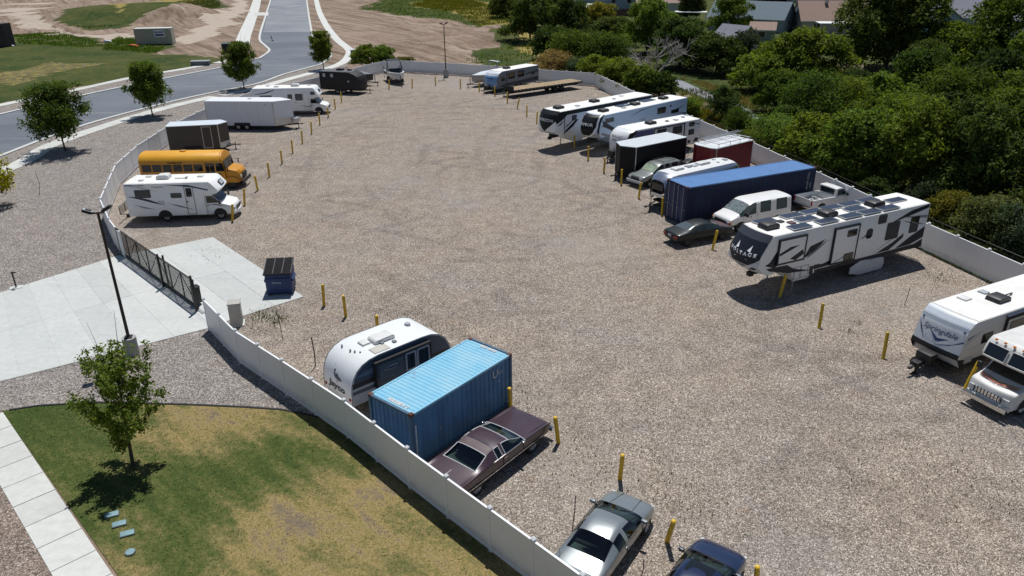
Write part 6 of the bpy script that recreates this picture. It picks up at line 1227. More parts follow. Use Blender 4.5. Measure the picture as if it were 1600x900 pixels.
cad = car('vintage_coupe', 'long vintage purple brown coupe beside the light blue container', 'car', (-2.82, 22.35), 50.6, stations(L, W, H, CAD), CDZ, dict(body=PUR, roof=VIN, rear_window=CLG, windshield=CLG, side_window=CLG), (1.15, 4.55), .35, .84, .22, 'rim', mat('bright_trim', (.72, .72, .72), .4, .2), .02, (0, .3, 1.0, .5, 0, 0), None, .99, .38)
for s in (-1, 1):
    boxes('chrome_strip', [((2.85, s * 1.012, .56), (5.3, .02, .035)), ((2.95, s * 1.0, 1.005), (1.75, .03, .03))], CHROME, cad); box('mirror', (3.75, s * 1.06, 1.05), (.12, .14, .1), CHROME, cad, .03); box('door_handle', (2.75, s * 1.01, .88), (.2, .03, .04), CHROME, cad, .01)
    box('tail_fin_light', (.0, s * .93, .72), (.06, .1, .34), RED, cad, .02); cyl('headlight', (5.66, s * .8, .66), (5.72, s * .8, .66), .1, LAMP, cad, 12); cyl('headlight', (5.66, s * .55, .66), (5.72, s * .55, .66), .1, LAMP, cad, 12)
boxes('bumper', [((5.8, 0, .48), (.14, 2.0, .16)), ((-.05, 0, .5), (.14, 2.0, .2))], CHROME, cad); boxes('grille', [((5.74, 0, .66), (.04, .8, .2))], CHROME, cad); rods('bonnet_ridge', [((3.85, 0, 1.04), (5.6, 0, .895))], .015, PUR, cad); rods('boot_ridge', [((.1, 0, .945), (1.2, 0, 1.0))], .012, MATS['bright_trim'], cad); rods('bonnet_shut_line', [((3.9, s * .80, 1.0), (5.6, s * .84, .90)) for s in (-1, 1)] + [((3.88, -.8, 1.005), (3.88, .8, 1.005))], .007, BLACK, cad); rods('boot_shut_line', [((.15, s * .84, .925), (1.2, s * .8, .985)) for s in (-1, 1)], .007, BLACK, cad); boxes('door_seam', [((2.62, s * 1.006, .75), (.012, .02, .5)) for s in (-1, 1)] + [((3.85, s * 1.006, .75), (.012, .02, .5)) for s in (-1, 1)], BLACK, cad)
rods('roof_seam', [((2.32, -.74, 1.35), (2.36, -.4, 1.415), (2.36, .4, 1.415))[:2], ((2.36, -.4, 1.42), (2.36, .4, 1.42)), ((2.36, .4, 1.415), (2.32, .74, 1.35))], .012, CHROME, cad)
cabin(cad, L, W, H, 1.3, 3.85, .70, mat('dusty_vinyl', (.13, .125, .115), .8, noise=.3))
# boxy ones
VAN = [(0, [(.90, .26), (.94, .5), (.92, .62), (.82, .96), (.5, .985), (0, .99)]), (.02, [(.96, .22), (1.0, .45), (.96, .60), (.85, .97), (.5, 1.0), (0, 1.005)]), (.06, [(.96, .22), (1.0, .45), (.97, .60), (.86, .975), (.5, 1.0), (0, 1.005)]), (.30, [(.96, .22), (1.0, .45), (.97, .60), (.86, .98), (.5, 1.0), (0, 1.01)]), (.325, [(.96, .22), (1.0, .45), (.97, .60), (.86, .98), (.5, 1.0), (0, 1.01)]),
    (.56, [(.96, .22), (1.0, .45), (.97, .60), (.86, .98), (.5, 1.0), (0, 1.01)]), (.58, [(.96, .22), (1.0, .45), (.97, .60), (.86, .98), (.5, 1.0), (0, 1.01)]), (.69, [(.96, .22), (1.0, .45), (.97, .59), (.84, .965), (.5, .99), (0, 1.0)]), (.845, [(.96, .22), (1.0, .43), (.97, .58), (.86, .60), (.5, .625), (0, .635)]), (.97, [(.95, .2), (.98, .38), (.94, .50), (.82, .53), (.5, .55), (0, .555)]), (1.0, [(.90, .2), (.94, .34), (.92, .44), (.8, .46), (.5, .47), (0, .475)])]
VZ = {(2, 2): 'side_window', (4, 2): 'side_window', (6, 2): 'side_window', (7, 2): 'side_window', (7, 3): 'windshield', (7, 4): 'windshield', (0, 3): 'body'}
WVAN = mat('van_white', (.80, .80, .78), .35, noise=.06, coat=.3); L, W, H = 5.7, 2.02, 2.1
van = car('passenger_van', 'white passenger van parked beside the dark blue container', 'van', fr((14.85, 50.95), 205.5, L), 205.5, stations(L, W, H, VAN), VZ, dict(body=WVAN, windshield=mat('sunshade_glass', (.22, .27, .27), .08, noise=.7, scale=5, spec=.8), side_window=mat('tinted_green', (.05, .085, .08), .06, spec=.8)), (1.25, 4.7), .37, .88, .25, 'rim', None, .016, (0, .4, .5, .5, 0, 0), None, 1.008, .46)
box('grille', (L - .02, 0, .80), (.1, 1.2, .24), BLACK, van, .02); box('bumper', (L + .03, 0, .52), (.2, 1.95, .22), BLACK, van, .04)
for s in (-1, 1): box('headlight', (L - .04, s * .72, .80), (.1, .26, .2), LAMP, van, .02); box('indicator', (L - .10, s * .93, .80), (.12, .12, .2), AMBER, van, .02); box('mirror', (4.3, s * 1.12, 1.3), (.14, .2, .26), BLACK, van, .03); box('door_handle', (3.85, s * 1.0, 1.1), (.05, .03, .14), BLACK, van); boxes('door_seam', [((3.26, s * 1.0, .85), (.012, .02, .8)), ((4.5, s * 1.0, .85), (.012, .02, .7))], GREY, van)
SUV = [(0, [(.90, .28), (.94, .45), (.92, .62), (.80, .93), (.5, .97), (0, .98)]), (.03, [(.96, .24), (1.0, .45), (.97, .60), (.84, .955), (.5, .99), (0, 1.0)]), (.07, [(.96, .24), (1.0, .45), (.97, .60), (.84, .96), (.5, .99), (0, 1.0)]), (.28, [(.96, .24), (1.0, .45), (.97, .60), (.84, .97), (.5, 1.0), (0, 1.01)]), (.30, [(.96, .24), (1.0, .45), (.97, .60), (.84, .97), (.5, 1.0), (0, 1.01)]), (.44, [(.96, .24), (1.0, .45), (.97, .60), (.84, .97), (.5, 1.0), (0, 1.01)]),
    (.455, [(.96, .24), (1.0, .45), (.97, .60), (.84, .97), (.5, 1.0), (0, 1.01)]), (.58, [(.96, .24), (1.0, .45), (.97, .60), (.83, .95), (.5, .985), (0, .995)]), (.70, [(.96, .24), (1.0, .45), (.97, .60), (.86, .615), (.5, .635), (0, .64)]), (.95, [(.95, .24), (.98, .42), (.96, .56), (.84, .575), (.5, .59), (0, .595)]), (1.0, [(.92, .25), (.95, .38), (.94, .50), (.82, .52), (.5, .53), (0, .535)])]
SGR = mat('grey_green_paint', (.24, .26, .255), .35, .45, noise=.08, coat=.3); L, W, H = 4.7, 1.82, 1.78
suv = car('sport_utility_vehicle', 'grey sport utility vehicle with green-white sunshade beside the black cargo trailer', 'car', fr((10.45, 61.85), 216, L), 216, stations(L, W, H, SUV), VZ | {(2, 2): 'side_window'}, dict(body=SGR, windshield=mat('green_sunshade', (.38, .46, .34), .15, noise=.6, scale=4, spec=.8)), (.95, 3.75), .36, .80, .24, 'rim', None, .014, (0, .4, .5, .4, 0, 0), None, .912, .44)
box('grille', (L - .0, 0, .80), (.08, .9, .2), BLACK, suv, .02); box('bumper', (L + .06, 0, .52), (.2, 1.8, .22), LGREY, suv, .04); rods('roof_rack', [((.5, s * .62, 1.86), (2.2, s * .62, 1.86)) for s in (-1, 1)] + [((x, -.62, 1.86), (x, .62, 1.86)) for x in (.7, 2.0)], .02, BLACK, suv)
for s in (-1, 1): box('headlight', (L - .02, s * .62, .82), (.08, .34, .18), LAMP, suv, .02); box('mirror', (3.15, s * 1.0, 1.2), (.14, .2, .16), BLACK, suv, .03)
# pickup facing the fence
L, W, H = 5.2, 1.9, 1.72; PWH = WVAN
pk = thing('pickup_truck', 'white pickup truck with open bed behind the white van', 'truck', (22.12,54.99), 25)
prof('lower_body', [(0.02, .45), (L - .2, .45), (L, .6), (L - .04, .92), (L - .3, 1.02), (3.9, 1.1), (2.35, 1.1), (2.35, .62), (0.02, .62)], W, PWH, pk, 6, [0, .06, .12, .12, .08, 0, 0, 0, 0], 0, .05)
for s in (-1, 1): box('bed_side', (1.18, s * (W / 2 - .05), .85), (2.34, .1, .56), PWH, pk, .02); wheel(pk, 1.0, s * .8, .36, .24, 'rim'); wheel(pk, 4.25, s * .8, .36, .24, 'rim'); arch(pk, 1.0, s * (W / 2 + .004), .45); arch(pk, 4.25, s * (W / 2 + .004), .45); box('tail_light', (-.0, s * (W / 2 - .08), .88), (.05, .13, .34), RED, pk, .02); box('mirror', (3.45, s * 1.05, 1.2), (.14, .2, .2), BLACK, pk, .03); box('headlight', (L - .06, s * .7, .82), (.08, .3, .16), LAMP, pk, .02)
box('tailgate', (.03, 0, .85), (.06, W - .3, .54), PWH, pk, .015); box('bed_front', (2.32, 0, .86), (.06, W - .2, .5), PWH, pk, .01); box('bed_floor', (1.18, 0, .64), (2.3, W - .2, .04), mat('bed_grey', (.35, .36, .36), .7, noise=.25), pk)
prof('cab', [(2.36, 1.08), (3.85, 1.08), (3.2, 1.66), (3.05, H), (2.5, H), (2.42, 1.66)], W - .24, PWH, pk, 4, None, .02, .06)
bw_ = boxes('rear_window', [((0, 0, 0), (.02, 1.35, .4))], CGL, pk); bw_.matrix_local = Matrix.Translation((2.385, 0, 1.4)) @ Matrix.Rotation(R(6), 4, 'Y'); wsn_ = boxes('windshield', [((0, 0, 0), (.02, 1.4, .68))], CGL, pk); wsn_.matrix_local = Matrix.Translation((3.55, 0, 1.385)) @ Matrix.Rotation(R(-48), 4, 'Y')
for s in (-1, 1): side('side_window', [(2.55, 1.16), (3.6, 1.16), (3.15, 1.6), (2.58, 1.6)], s * (W / 2 - .118), CGL, pk, .006)
box('bumper', (-.1, 0, .55), (.14, 1.8, .16), CHROME, pk, .03); box('front_bumper', (L + .04, 0, .55), (.14, 1.85, .2), CHROME, pk, .03)
jk = thing('scrap_load', 'loose grey scrap parts lying in the bed of the white pickup', 'scrap', pk.location[:2], 25, None, .66)
for k in range(9): box('scrap_piece', (.4 + random.random() * 1.5, random.uniform(-.6, .6), .06 + random.random() * .12), (random.uniform(.15, .5), random.uniform(.08, .3), random.uniform(.05, .16)), random.choice([LGREY, GREY, BLACK, GALV]), jk, .02, random.random() * 3)
# buggy on a utility trailer behind the grey vehicle
ut = thing('utility_trailer', 'small black utility trailer with a raised ramp frame behind the grey vehicle', 'trailer', fr((14.9, 65.0), 216, 3.6), 216)
box('deck', (1.8, 0, .55), (3.6, 1.9, .08), FRAME, ut); rods('rail', [((0, s * .95, .9), (3.6, s * .95, .9)) for s in (-1, 1)] + [((x, s * .95, .55), (x, s * .95, .9)) for x in (0, 1.8, 3.6) for s in (-1, 1)], .025, POLE, ut)
rods('ramp_frame', [((-.1, -.85, .6), (-.3, -.85, 2.3)), ((-.1, .85, .6), (-.3, .85, 2.3)), ((-.3, -.85, 2.3), (-.3, .85, 2.3)), ((-.2, -.85, 1.45), (-.2, .85, 1.45))], .035, GALV, ut); tongue(ut, 3.6, 1.0)
for s in (-1, 1): wheel(ut, 1.6, s * 1.08, .32, .2, 'rim')
ug = thing('buggy', 'dark tubular buggy sitting on the small utility trailer', 'buggy', ut.location[:2], 216, None, .59)
for x in (.6, 2.9):
    for s in (-1, 1): wheel(ug, x, s * .68, .32, .26, 'rim_dark')
rods('roll_cage', [((.5, s * .5, .5), (.6, s * .45, 1.6)) for s in (-1, 1)] + [((.6, s * .45, 1.6), (1.6, s * .45, 1.55)) for s in (-1, 1)] + [((1.6, s * .45, 1.55), (2.6, s * .4, .75)) for s in (-1, 1)] + [((.5, s * .5, .45), (3.1, s * .3, .4)) for s in (-1, 1)] + [((x, -.45, z), (x, .45, z)) for x, z in ((.6, 1.6), (1.6, 1.55), (2.6, .75), (.5, .5))], .03, GREY, ug)
prof('nose', [(2.2, .35), (3.3, .35), (3.2, .6), (2.3, .8)], .7, HULLD, ug, bevel=.06); box('seat', (1.1, 0, .55), (.5, .8, .2), BLACK, ug, .05); box('seat_back', (.85, 0, .9), (.15, .8, .6), BLACK, ug, .05); box('engine', (.2, 0, .6), (.6, .6, .45), GREY, ug, .05)
bm = bmesh.new(); 
for k in range(12): addcyl(bm, (1.75 + .08 * math.sin(k * .5236), .2 * math.cos(k * .5236), 1.0 + .18 * math.sin(k * .5236)), (1.75 + .08 * math.sin((k + 1) * .5236), .2 * math.cos((k + 1) * .5236), 1.0 + .18 * math.sin((k + 1) * .5236)), .02, 5)
bm_obj('steering_wheel', bm, LGREY, ug)
# ---------------------------------------------------------------- old striped motorhome
L = 7.0; om = thing('motorhome', 'old white motorhome with red and yellow stripes cut by the right edge', 'motorhome', fr((20.55, 27.95), 206, L), 206, 'white class C motorhomes'); OW = mat('old_white', (.66, .66, .63), .5, noise=.15, scale=2); xc = L - 2.15
prof('coach_body', [(0, .5), (xc, .5), (xc, 1.85), (xc + .9, 1.88), (xc + 1.35, 2.02), (xc + 1.42, 2.2), (xc + 1.15, 2.78), (xc + .9, 2.95), (0, 2.95)], 2.3, OW, om, 6, [0, 0, 0, 0, .05, .06, .05, .04, 0], .05, .06)
cb_ = cab(om, xc, OW, 2.0, 2.15, 1.22, 1.34, 1.88, 'chrome', False)
for s in (-1, 1):
    f = mesh('bunk_window', [(xc + 1.445 - .02 * 0, s * .08, 2.16), (xc + 1.40, s * 1.02, 2.16), (xc + 1.16, s * 1.02, 2.70), (xc + 1.205, s * .08, 2.70)], [(0, 1, 2, 3)] if s > 0 else [(3, 2, 1, 0)], GLASS, om)
    for v_ in f.data.vertices: v_.co.x += .03; v_.co.z += .015
    trim(f, .02, OW)
    for o_, mm in ((.0, 'stripe_red'), (.085, 'stripe_orange'), (.17, 'stripe_yellow'), (.255, 'stripe_dark')):
        mc = mat(mm, {'stripe_red': (.35, .04, .03), 'stripe_orange': (.55, .16, .03), 'stripe_yellow': (.62, .38, .06), 'stripe_dark': (.12, .03, .03)}[mm], .5)
        def hp(a, d): return Vector((xc + 2.15 - .36 - d * .75, a * s, 1.296 + d * .13))
        q = [hp(.02, o_ + .02), hp(.02, o_ + .075), hp(.84, o_ + .30), hp(.84, o_ + .245)]; mesh('stripe', q, [(0, 1, 2, 3)] if s > 0 else [(3, 2, 1, 0)], mc, om)
    y = s * 1.15; side('stripe', [(.1, 1.25), (xc, 1.25), (xc, 1.33), (.1, 1.33)], y, MATS['stripe_red'], om, .004); side('stripe', [(.1, 1.38), (xc, 1.38), (xc, 1.46), (.1, 1.46)], y, MATS['stripe_yellow'], om, .004); window(1.2, 1.75, 2.6, 2.4, y, om, ALU, GLASS); window(3.3, 1.75, 4.3, 2.4, y, om, ALU, GLASS)
    wheel(om, L - 1.1, s * .86, .38, .24, 'rim_white'); wheel(om, 2.2, s * .92, .38, .26, 'rim_white'); arch(om, L - 1.1, s * 1.004, .48); arch(om, 2.2, s * 1.154, .5)
boxes('grille_bar', [((L + .0, -.6 + .15 * k, .86), (.06, .03, .28)) for k in range(9)], BLACK, om); box('front_bumper', (L + .12, 0, .52), (.16, 2.0, .2), CHROME, om, .03); roof_ac(om, 2.6, 0, 2.95, WSHROUD); roof_vent(om, 4.6, .2, 2.95); boxes('marker_light', [((xc + 1.1, -.8 + .4 * k, 2.9), (.08, .1, .06)) for k in range(5)], AMBER, om)
rods('windshield_wiper', [((xc + 1.2, -.5, 1.42), (xc + .9, -.1, 1.66))], .012, BLACK, om)

# ================================================================== VEGETATION
def leaf_mat(name, c0, c1, tl=.35):
    m = bpy.data.materials.new(name); m.use_nodes = True; t = m.node_tree; t.nodes.clear(); out = node(t, 'ShaderNodeOutputMaterial')
    tc = node(t, 'ShaderNodeTexCoord').outputs['Object']; info = node(t, 'ShaderNodeObjectInfo'); gm = node(t, 'ShaderNodeNewGeometry')
    c = mixc(t, rng_(t, noise_(t, tc, 1.3, 4.0, .7), .32, .68), c0, c1)
    c = mixc(t, 1.0, c, rng_(t, gm.outputs['Random Per Island'], 0, 1, .55, 1.5), 'MULTIPLY'); c = mixc(t, 1.0, c, rng_(t, info.outputs['Random'], 0, 1, .75, 1.3), 'MULTIPLY'); hu_ = math_(t, 'FRACT', math_(t, 'MULTIPLY', info.outputs['Random'], 7.31)); c = mixc(t, rng_(t, hu_, .3, 1, 0, .45), c, mixc(t, 1.0, c, (1.75, 1.3, .9), 'MULTIPLY')); c = mixc(t, rng_(t, hu_, 0, .3, .4, 0), c, mixc(t, 1.0, c, (.8, .95, 1.5), 'MULTIPLY'))
    d = node(t, 'ShaderNodeBsdfPrincipled'); d.inputs['Roughness'].default_value = .7; d.inputs['Specular IOR Level'].default_value = .08; t.links.new(c, d.inputs['Base Color'])
    tr = node(t, 'ShaderNodeBsdfTranslucent'); t.links.new(mixc(t, 1.0, c, (1.2, 1.25, .5), 'MULTIPLY'), tr.inputs['Color'])
    mx = node(t, 'ShaderNodeMixShader'); mx.inputs[0].default_value = tl; t.links.new(d.outputs[0], mx.inputs[1]); t.links.new(tr.outputs[0], mx.inputs[2]); t.links.new(mx.outputs[0], out.inputs[0]); MATS[name] = m; return m
LF = dict(mid=leaf_mat('leaf_mid', (.068, .115, .019), (.122, .175, .032), .44), dark=leaf_mat('leaf_dark', (.040, .066, .017), (.072, .108, .026), .34), bright=leaf_mat('leaf_bright', (.095, .150, .022), (.150, .20, .036), .42), olive=leaf_mat('leaf_olive', (.085, .10, .034), (.13, .14, .05)),
    grey=leaf_mat('leaf_grey', (.06, .085, .045), (.09, .115, .06)), yellow=leaf_mat('leaf_yellow', (.15, .14, .020), (.22, .19, .035)), street=leaf_mat('leaf_street', (.075, .125, .024), (.135, .185, .034), .48), acid=leaf_mat('leaf_acid', (.30, .31, .015), (.42, .40, .02)), plum=leaf_mat('leaf_plum', (.045, .022, .028), (.075, .036, .042), .2), straw=leaf_mat('leaf_straw', (.28, .21, .08), (.38, .29, .12), .2))
BARK = mat('bark', (.055, .045, .036), .9, noise=.4, scale=8); DEADW = mat('dead_wood', (.40, .37, .34), .9, noise=.3)
def leaves(name, C, size, r_, up=.35, out=None):
    """many small leaf faces at the points C"""
    n = len(C); nr = r_.normal(size=(n, 3)); nr /= np.linalg.norm(nr, axis=1)[:, None]
    if out is not None: nr = nr * .8 + out * .6
    nr[:, 2] += up; nr /= np.linalg.norm(nr, axis=1)[:, None]
    a = np.cross(nr, r_.normal(size=(n, 3))); a /= np.linalg.norm(a, axis=1)[:, None]; b_ = np.cross(nr, a); s = size * r_.uniform(.6, 1.35, n)[:, None]
    v = np.stack([C - a * s, C + b_ * s * .55 - nr * s * .15, C + a * s, C - b_ * s * .55 - nr * s * .15], 1).reshape(-1, 3)
    me = bpy.data.meshes.new(name); me.vertices.add(4 * n); me.vertices.foreach_set('co', v.astype(np.float32).ravel()); me.loops.add(4 * n); me.loops.foreach_set('vertex_index', np.arange(4 * n, dtype=np.int32))
    me.polygons.add(n); me.polygons.foreach_set('loop_start', np.arange(0, 4 * n, 4, dtype=np.int32)); me.polygons.foreach_set('loop_total', np.full(n, 4, np.int32)); me.update(calc_edges=True); return me
def crown_pts(r_, n, lobes, base=.1, shape=1.0, clump=36, sd=.09, shell=.72):
    """points of a unit crown (height 1, radius 1): lobes on an egg, clumps of leaves near the lobes' surface"""
    Ls = []
    for k in range(lobes):
        u = (k + .5) / lobes; z = base + .10 + (.90 - base) * u; pr = math.sin(math.pi * min(1, .25 + .72 * u)) ** .65 * (1.0 if u < .75 else 1.15)
        a = 2.4 * k + r_.uniform(-.5, .5); rr = pr * r_.uniform(.48, .86); Ls.append((rr * math.cos(a), rr * math.sin(a), min(z, .9) + r_.uniform(-.05, .05), r_.uniform(.19, .36) * (.65 + .35 * pr)))
    for k in range(lobes // 3):
        a = r_.uniform(0, 6.28); rr = r_.uniform(.1, .75); Ls.append((rr * math.cos(a), rr * math.sin(a), 1.0 - .42 * rr ** 2 + r_.uniform(-.04, .10), r_.uniform(.09, .17)))
    for k in range(4): Ls.append((r_.uniform(-.25, .25), r_.uniform(-.25, .25), .25 + .18 * k, .42))
    Ls = np.array(Ls); nc = n // clump; wgt = Ls[:, 3] ** 1.6; wgt /= wgt.sum()
    k = r_.choice(len(Ls), nc, p=wgt); d = r_.normal(size=(nc, 3)); d[:, 2] = np.abs(d[:, 2]) * .8 + d[:, 2] * .35; d /= np.linalg.norm(d, axis=1)[:, None]
    q = Ls[k]; rad = q[:, 3] * r_.uniform(shell, 1.12, nc); c = q[:, :3] + d * np.stack([rad, rad, rad * .66], 1)
    P_ = np.repeat(c, clump, 0) + r_.normal(size=(nc * clump, 3)) * sd * np.array([1, 1, .6]); o = np.repeat(d, clump, 0)
    k = (P_[:, 2] > 0) & (P_[:, 2] < 1.2); return P_[k], o[k]
def trunk_mesh(r_, h, r0, limbs, spread, start=.3):
    bm = bmesh.new(); addcyl(bm, (0, 0, -.1), (0, 0, h * .55), r0, 8, r0 * .65); tips = []
    for k in range(limbs):
        a = 2.4 * k + r_.uniform(-.3, .3); z = h * (start + .4 * k / limbs); p0 = Vector((0, 0, z)); sp = spread * r_.uniform(.6, 1)
        p1 = Vector((sp * .5 * math.cos(a), sp * .5 * math.sin(a), z + h * .16)); p2 = Vector((sp * math.cos(a), sp * math.sin(a), z + h * .34)); rr = r0 * .45
        addcyl(bm, p0, p1, rr, 6, rr * .65); addcyl(bm, p1, p2, rr * .65, 5, rr * .3); tips.append((p0, p1, p2))
    o = bm_obj('trunk', bm, BARK, None, True, 60); me = o.data; bpy.data.objects.remove(o); return me, tips
PROTO = {}
def proto(kind, i):
    """unit crown (radius 1, height 1) for a kind of tree"""
    key = (kind, i)
    if key in PROTO: return PROTO[key]
    r_ = np.random.default_rng(hash(kind) % 1000 * 0 + sum(map(ord, kind)) * 17 + i * 31)
    if kind == 'tree': P_, o = crown_pts(r_, 15000, (16, 24, 34)[i], .0, .9, 18, .05, .8)
    elif kind == 'bush': P_, o = crown_pts(r_, 8000, (11, 16, 22)[i], .0, .75, 16, .065, .78)
    elif kind == 'tall': P_, o = crown_pts(r_, 26000, 44, .02, 1.0, 18, .05, .8)
    elif kind == 'wispy': P_, o = crown_pts(r_, 9000, (12, 18, 26)[i], .0, .75, 14, .10, .4)
    sz = {'tree': .052, 'bush': .062, 'tall': .052, 'wispy': .046}[kind]
    PROTO[key] = (P_, o, sz); return PROTO[key]
CM = {}
def crown_mesh(kind, i, leaf, h, r):
    hb, rb = round(h / 2) * 2 or 1, max(1, round(r)); key = (kind, i, leaf, hb, rb)
    if key not in CM:
        P_, o, sz = proto(kind, i); r_ = np.random.default_rng(i + 5)
        me = leaves('crown', P_ * np.array([rb, rb, hb]), sz * rb ** .8, r_, .35, o); me.materials.append(LF[leaf]); CM[key] = (me, hb, rb)
    return CM[key]
TM = {}
def tree(t4, kind, leaf, label, group, i=0, name=None, cat=None, rot=None):
    x, y, h, r = t4; h = max(h, .6) * random.uniform(.9, 1.12) * (1.08 if kind in ('tree', 'tall') else 1.04); r *= 1.0 if kind in ('tree', 'tall') else 1.08; me, hb, rb = crown_mesh(kind, i, leaf, h, r)
    nm = name or ('bush' if kind in ('bush', 'wispy') else 'tree'); root = thing(nm, label, cat or nm, (x, y), random.uniform(0, 360) if rot is None else rot, group)
    c = bpy.data.objects.new('crown', me); COL.objects.link(c); c.parent = root; c.scale = (r / rb, r / rb, h / hb)
    if 'trunk%d' % (i % 2) not in TM: TM['trunk%d' % (i % 2)] = trunk_mesh(np.random.default_rng(i), 1.0, .035, 6, .42, .12 if kind in ('bush', 'wispy') else .25)[0]
    k = bpy.data.objects.new('trunk', TM['trunk%d' % (i % 2)]); COL.objects.link(k); k.parent = root; k.scale = (r * 1.1 if kind in ('bush', 'wispy') else max(r, h * .3), r * 1.1 if kind in ('bush', 'wispy') else max(r, h * .3), h * .9); return root

# street trees: single trunk, upright limbs, foliage along them
def street_tree(label, loc, h, r, leaf, seed, n=5200, ls=.085, base=.27, limbs=22, cat='tree', name='street_tree', sp=.10, var=(.8, 1.02), up=1.0):
    r_ = np.random.default_rng(seed); root = thing(name, label, cat, loc, seed * 40, 'young street trees'); bm = bmesh.new(); tr0 = .045 + .006 * h
    lean = r_.normal(size=2) * .03 * h; addcyl(bm, (0, 0, -.1), (lean[0] * .4, lean[1] * .4, h * .5), tr0, 8, tr0 * .6); addcyl(bm, (lean[0] * .4, lean[1] * .4, h * .5), (lean[0], lean[1], h * .93), tr0 * .6, 6, tr0 * .15); C = []
    for k in range(limbs):
        u = k / (limbs - 1); z0 = h * (base - .02 + .50 * u); a = 2.399 * k + r_.uniform(-.35, .35); reach = r * (.78 + .22 * min(1, u * 5) - .62 * u ** 1.5) * r_.uniform(*var); rise = h * (.07 + .20 * u) * r_.uniform(.7, 1.3) * up + .12 * h
        p0 = Vector((lean[0] * u * .6, lean[1] * u * .6, z0)); p1 = p0 + Vector((reach * .5 * math.cos(a), reach * .5 * math.sin(a), rise * .35)); p2 = p0 + Vector((reach * math.cos(a), reach * math.sin(a), rise))
        addcyl(bm, p0, p1, tr0 * .34, 5, tr0 * .22); addcyl(bm, p1, p2, tr0 * .22, 4, tr0 * .06)
        m_ = int(n / limbs); tt = r_.uniform(.22, 1.04, m_) ** .8; pts = np.where(tt[:, None] < .5, np.array(p0) + (np.array(p1) - np.array(p0)) * tt[:, None] * 2, np.array(p1) + (np.array(p2) - np.array(p1)) * (tt[:, None] * 2 - 1))
        cl = np.floor(tt * 9).astype(int); off = r_.normal(size=(10, 3)) * r * .09; pts = pts + off[np.clip(cl, 0, 9)] * np.array([1, 1, .7]) + r_.normal(size=(m_, 3)) * r * sp * (1.3 - .45 * tt[:, None]); C.append(pts)
    C = np.concatenate(C); top = r_.normal(size=(n // 14, 3)) * np.array([r * .16, r * .16, h * .08]) + np.array([lean[0], lean[1], h * .88]); C = np.concatenate([C, top]); C = C[C[:, 2] < h * 1.01]
    ctr = np.array([0, 0, h * .55]); o = C - ctr; o /= np.linalg.norm(o, axis=1)[:, None] + 1e-6
    me = leaves('crown', C, ls, r_, .3, o); link('crown', me, root, LF[leaf]); bm_obj('trunk', bm, BARK, root, True, 60); return root
nt_ = (-15.2,24.7,5.3,1.9)
street_tree('young dark green tree casting a shadow on the near lawn', nt_[:2], nt_[2] * .97, nt_[3] * .95, 'street', 3, 8500, .07, .20, 17, sp=.062, var=(.6, 1.2), up=1.6)
for q, lb, sd, lf in (((-45.4,76.4,6.7,4.1), 'round street tree left of the bus beside the curved sidewalk', 11, 'street'), ((-43.7,93.3,6.4,3.1), 'street tree above the brown cargo trailer', 12, 'street'), ((-38.4,111.8,6.5,2.9), 'street tree behind the roof of the far white motorhome', 13, 'street'), ((-31.0,130.2,6.1,2.5), 'slender street tree at the corner above the black camper', 14, 'mid')):
    street_tree(lb, q[:2], q[2], q[3] * .92, lf, sd, 13000, .05 + .013 * q[2], .22, 24, sp=.085, var=(.7, 1.05), up=1.3)
street_tree('yellow leaved tree cut off by the left edge', (-41.93,57.93), 4.4, 2.7, 'acid', 21, 8000, .13, .2)

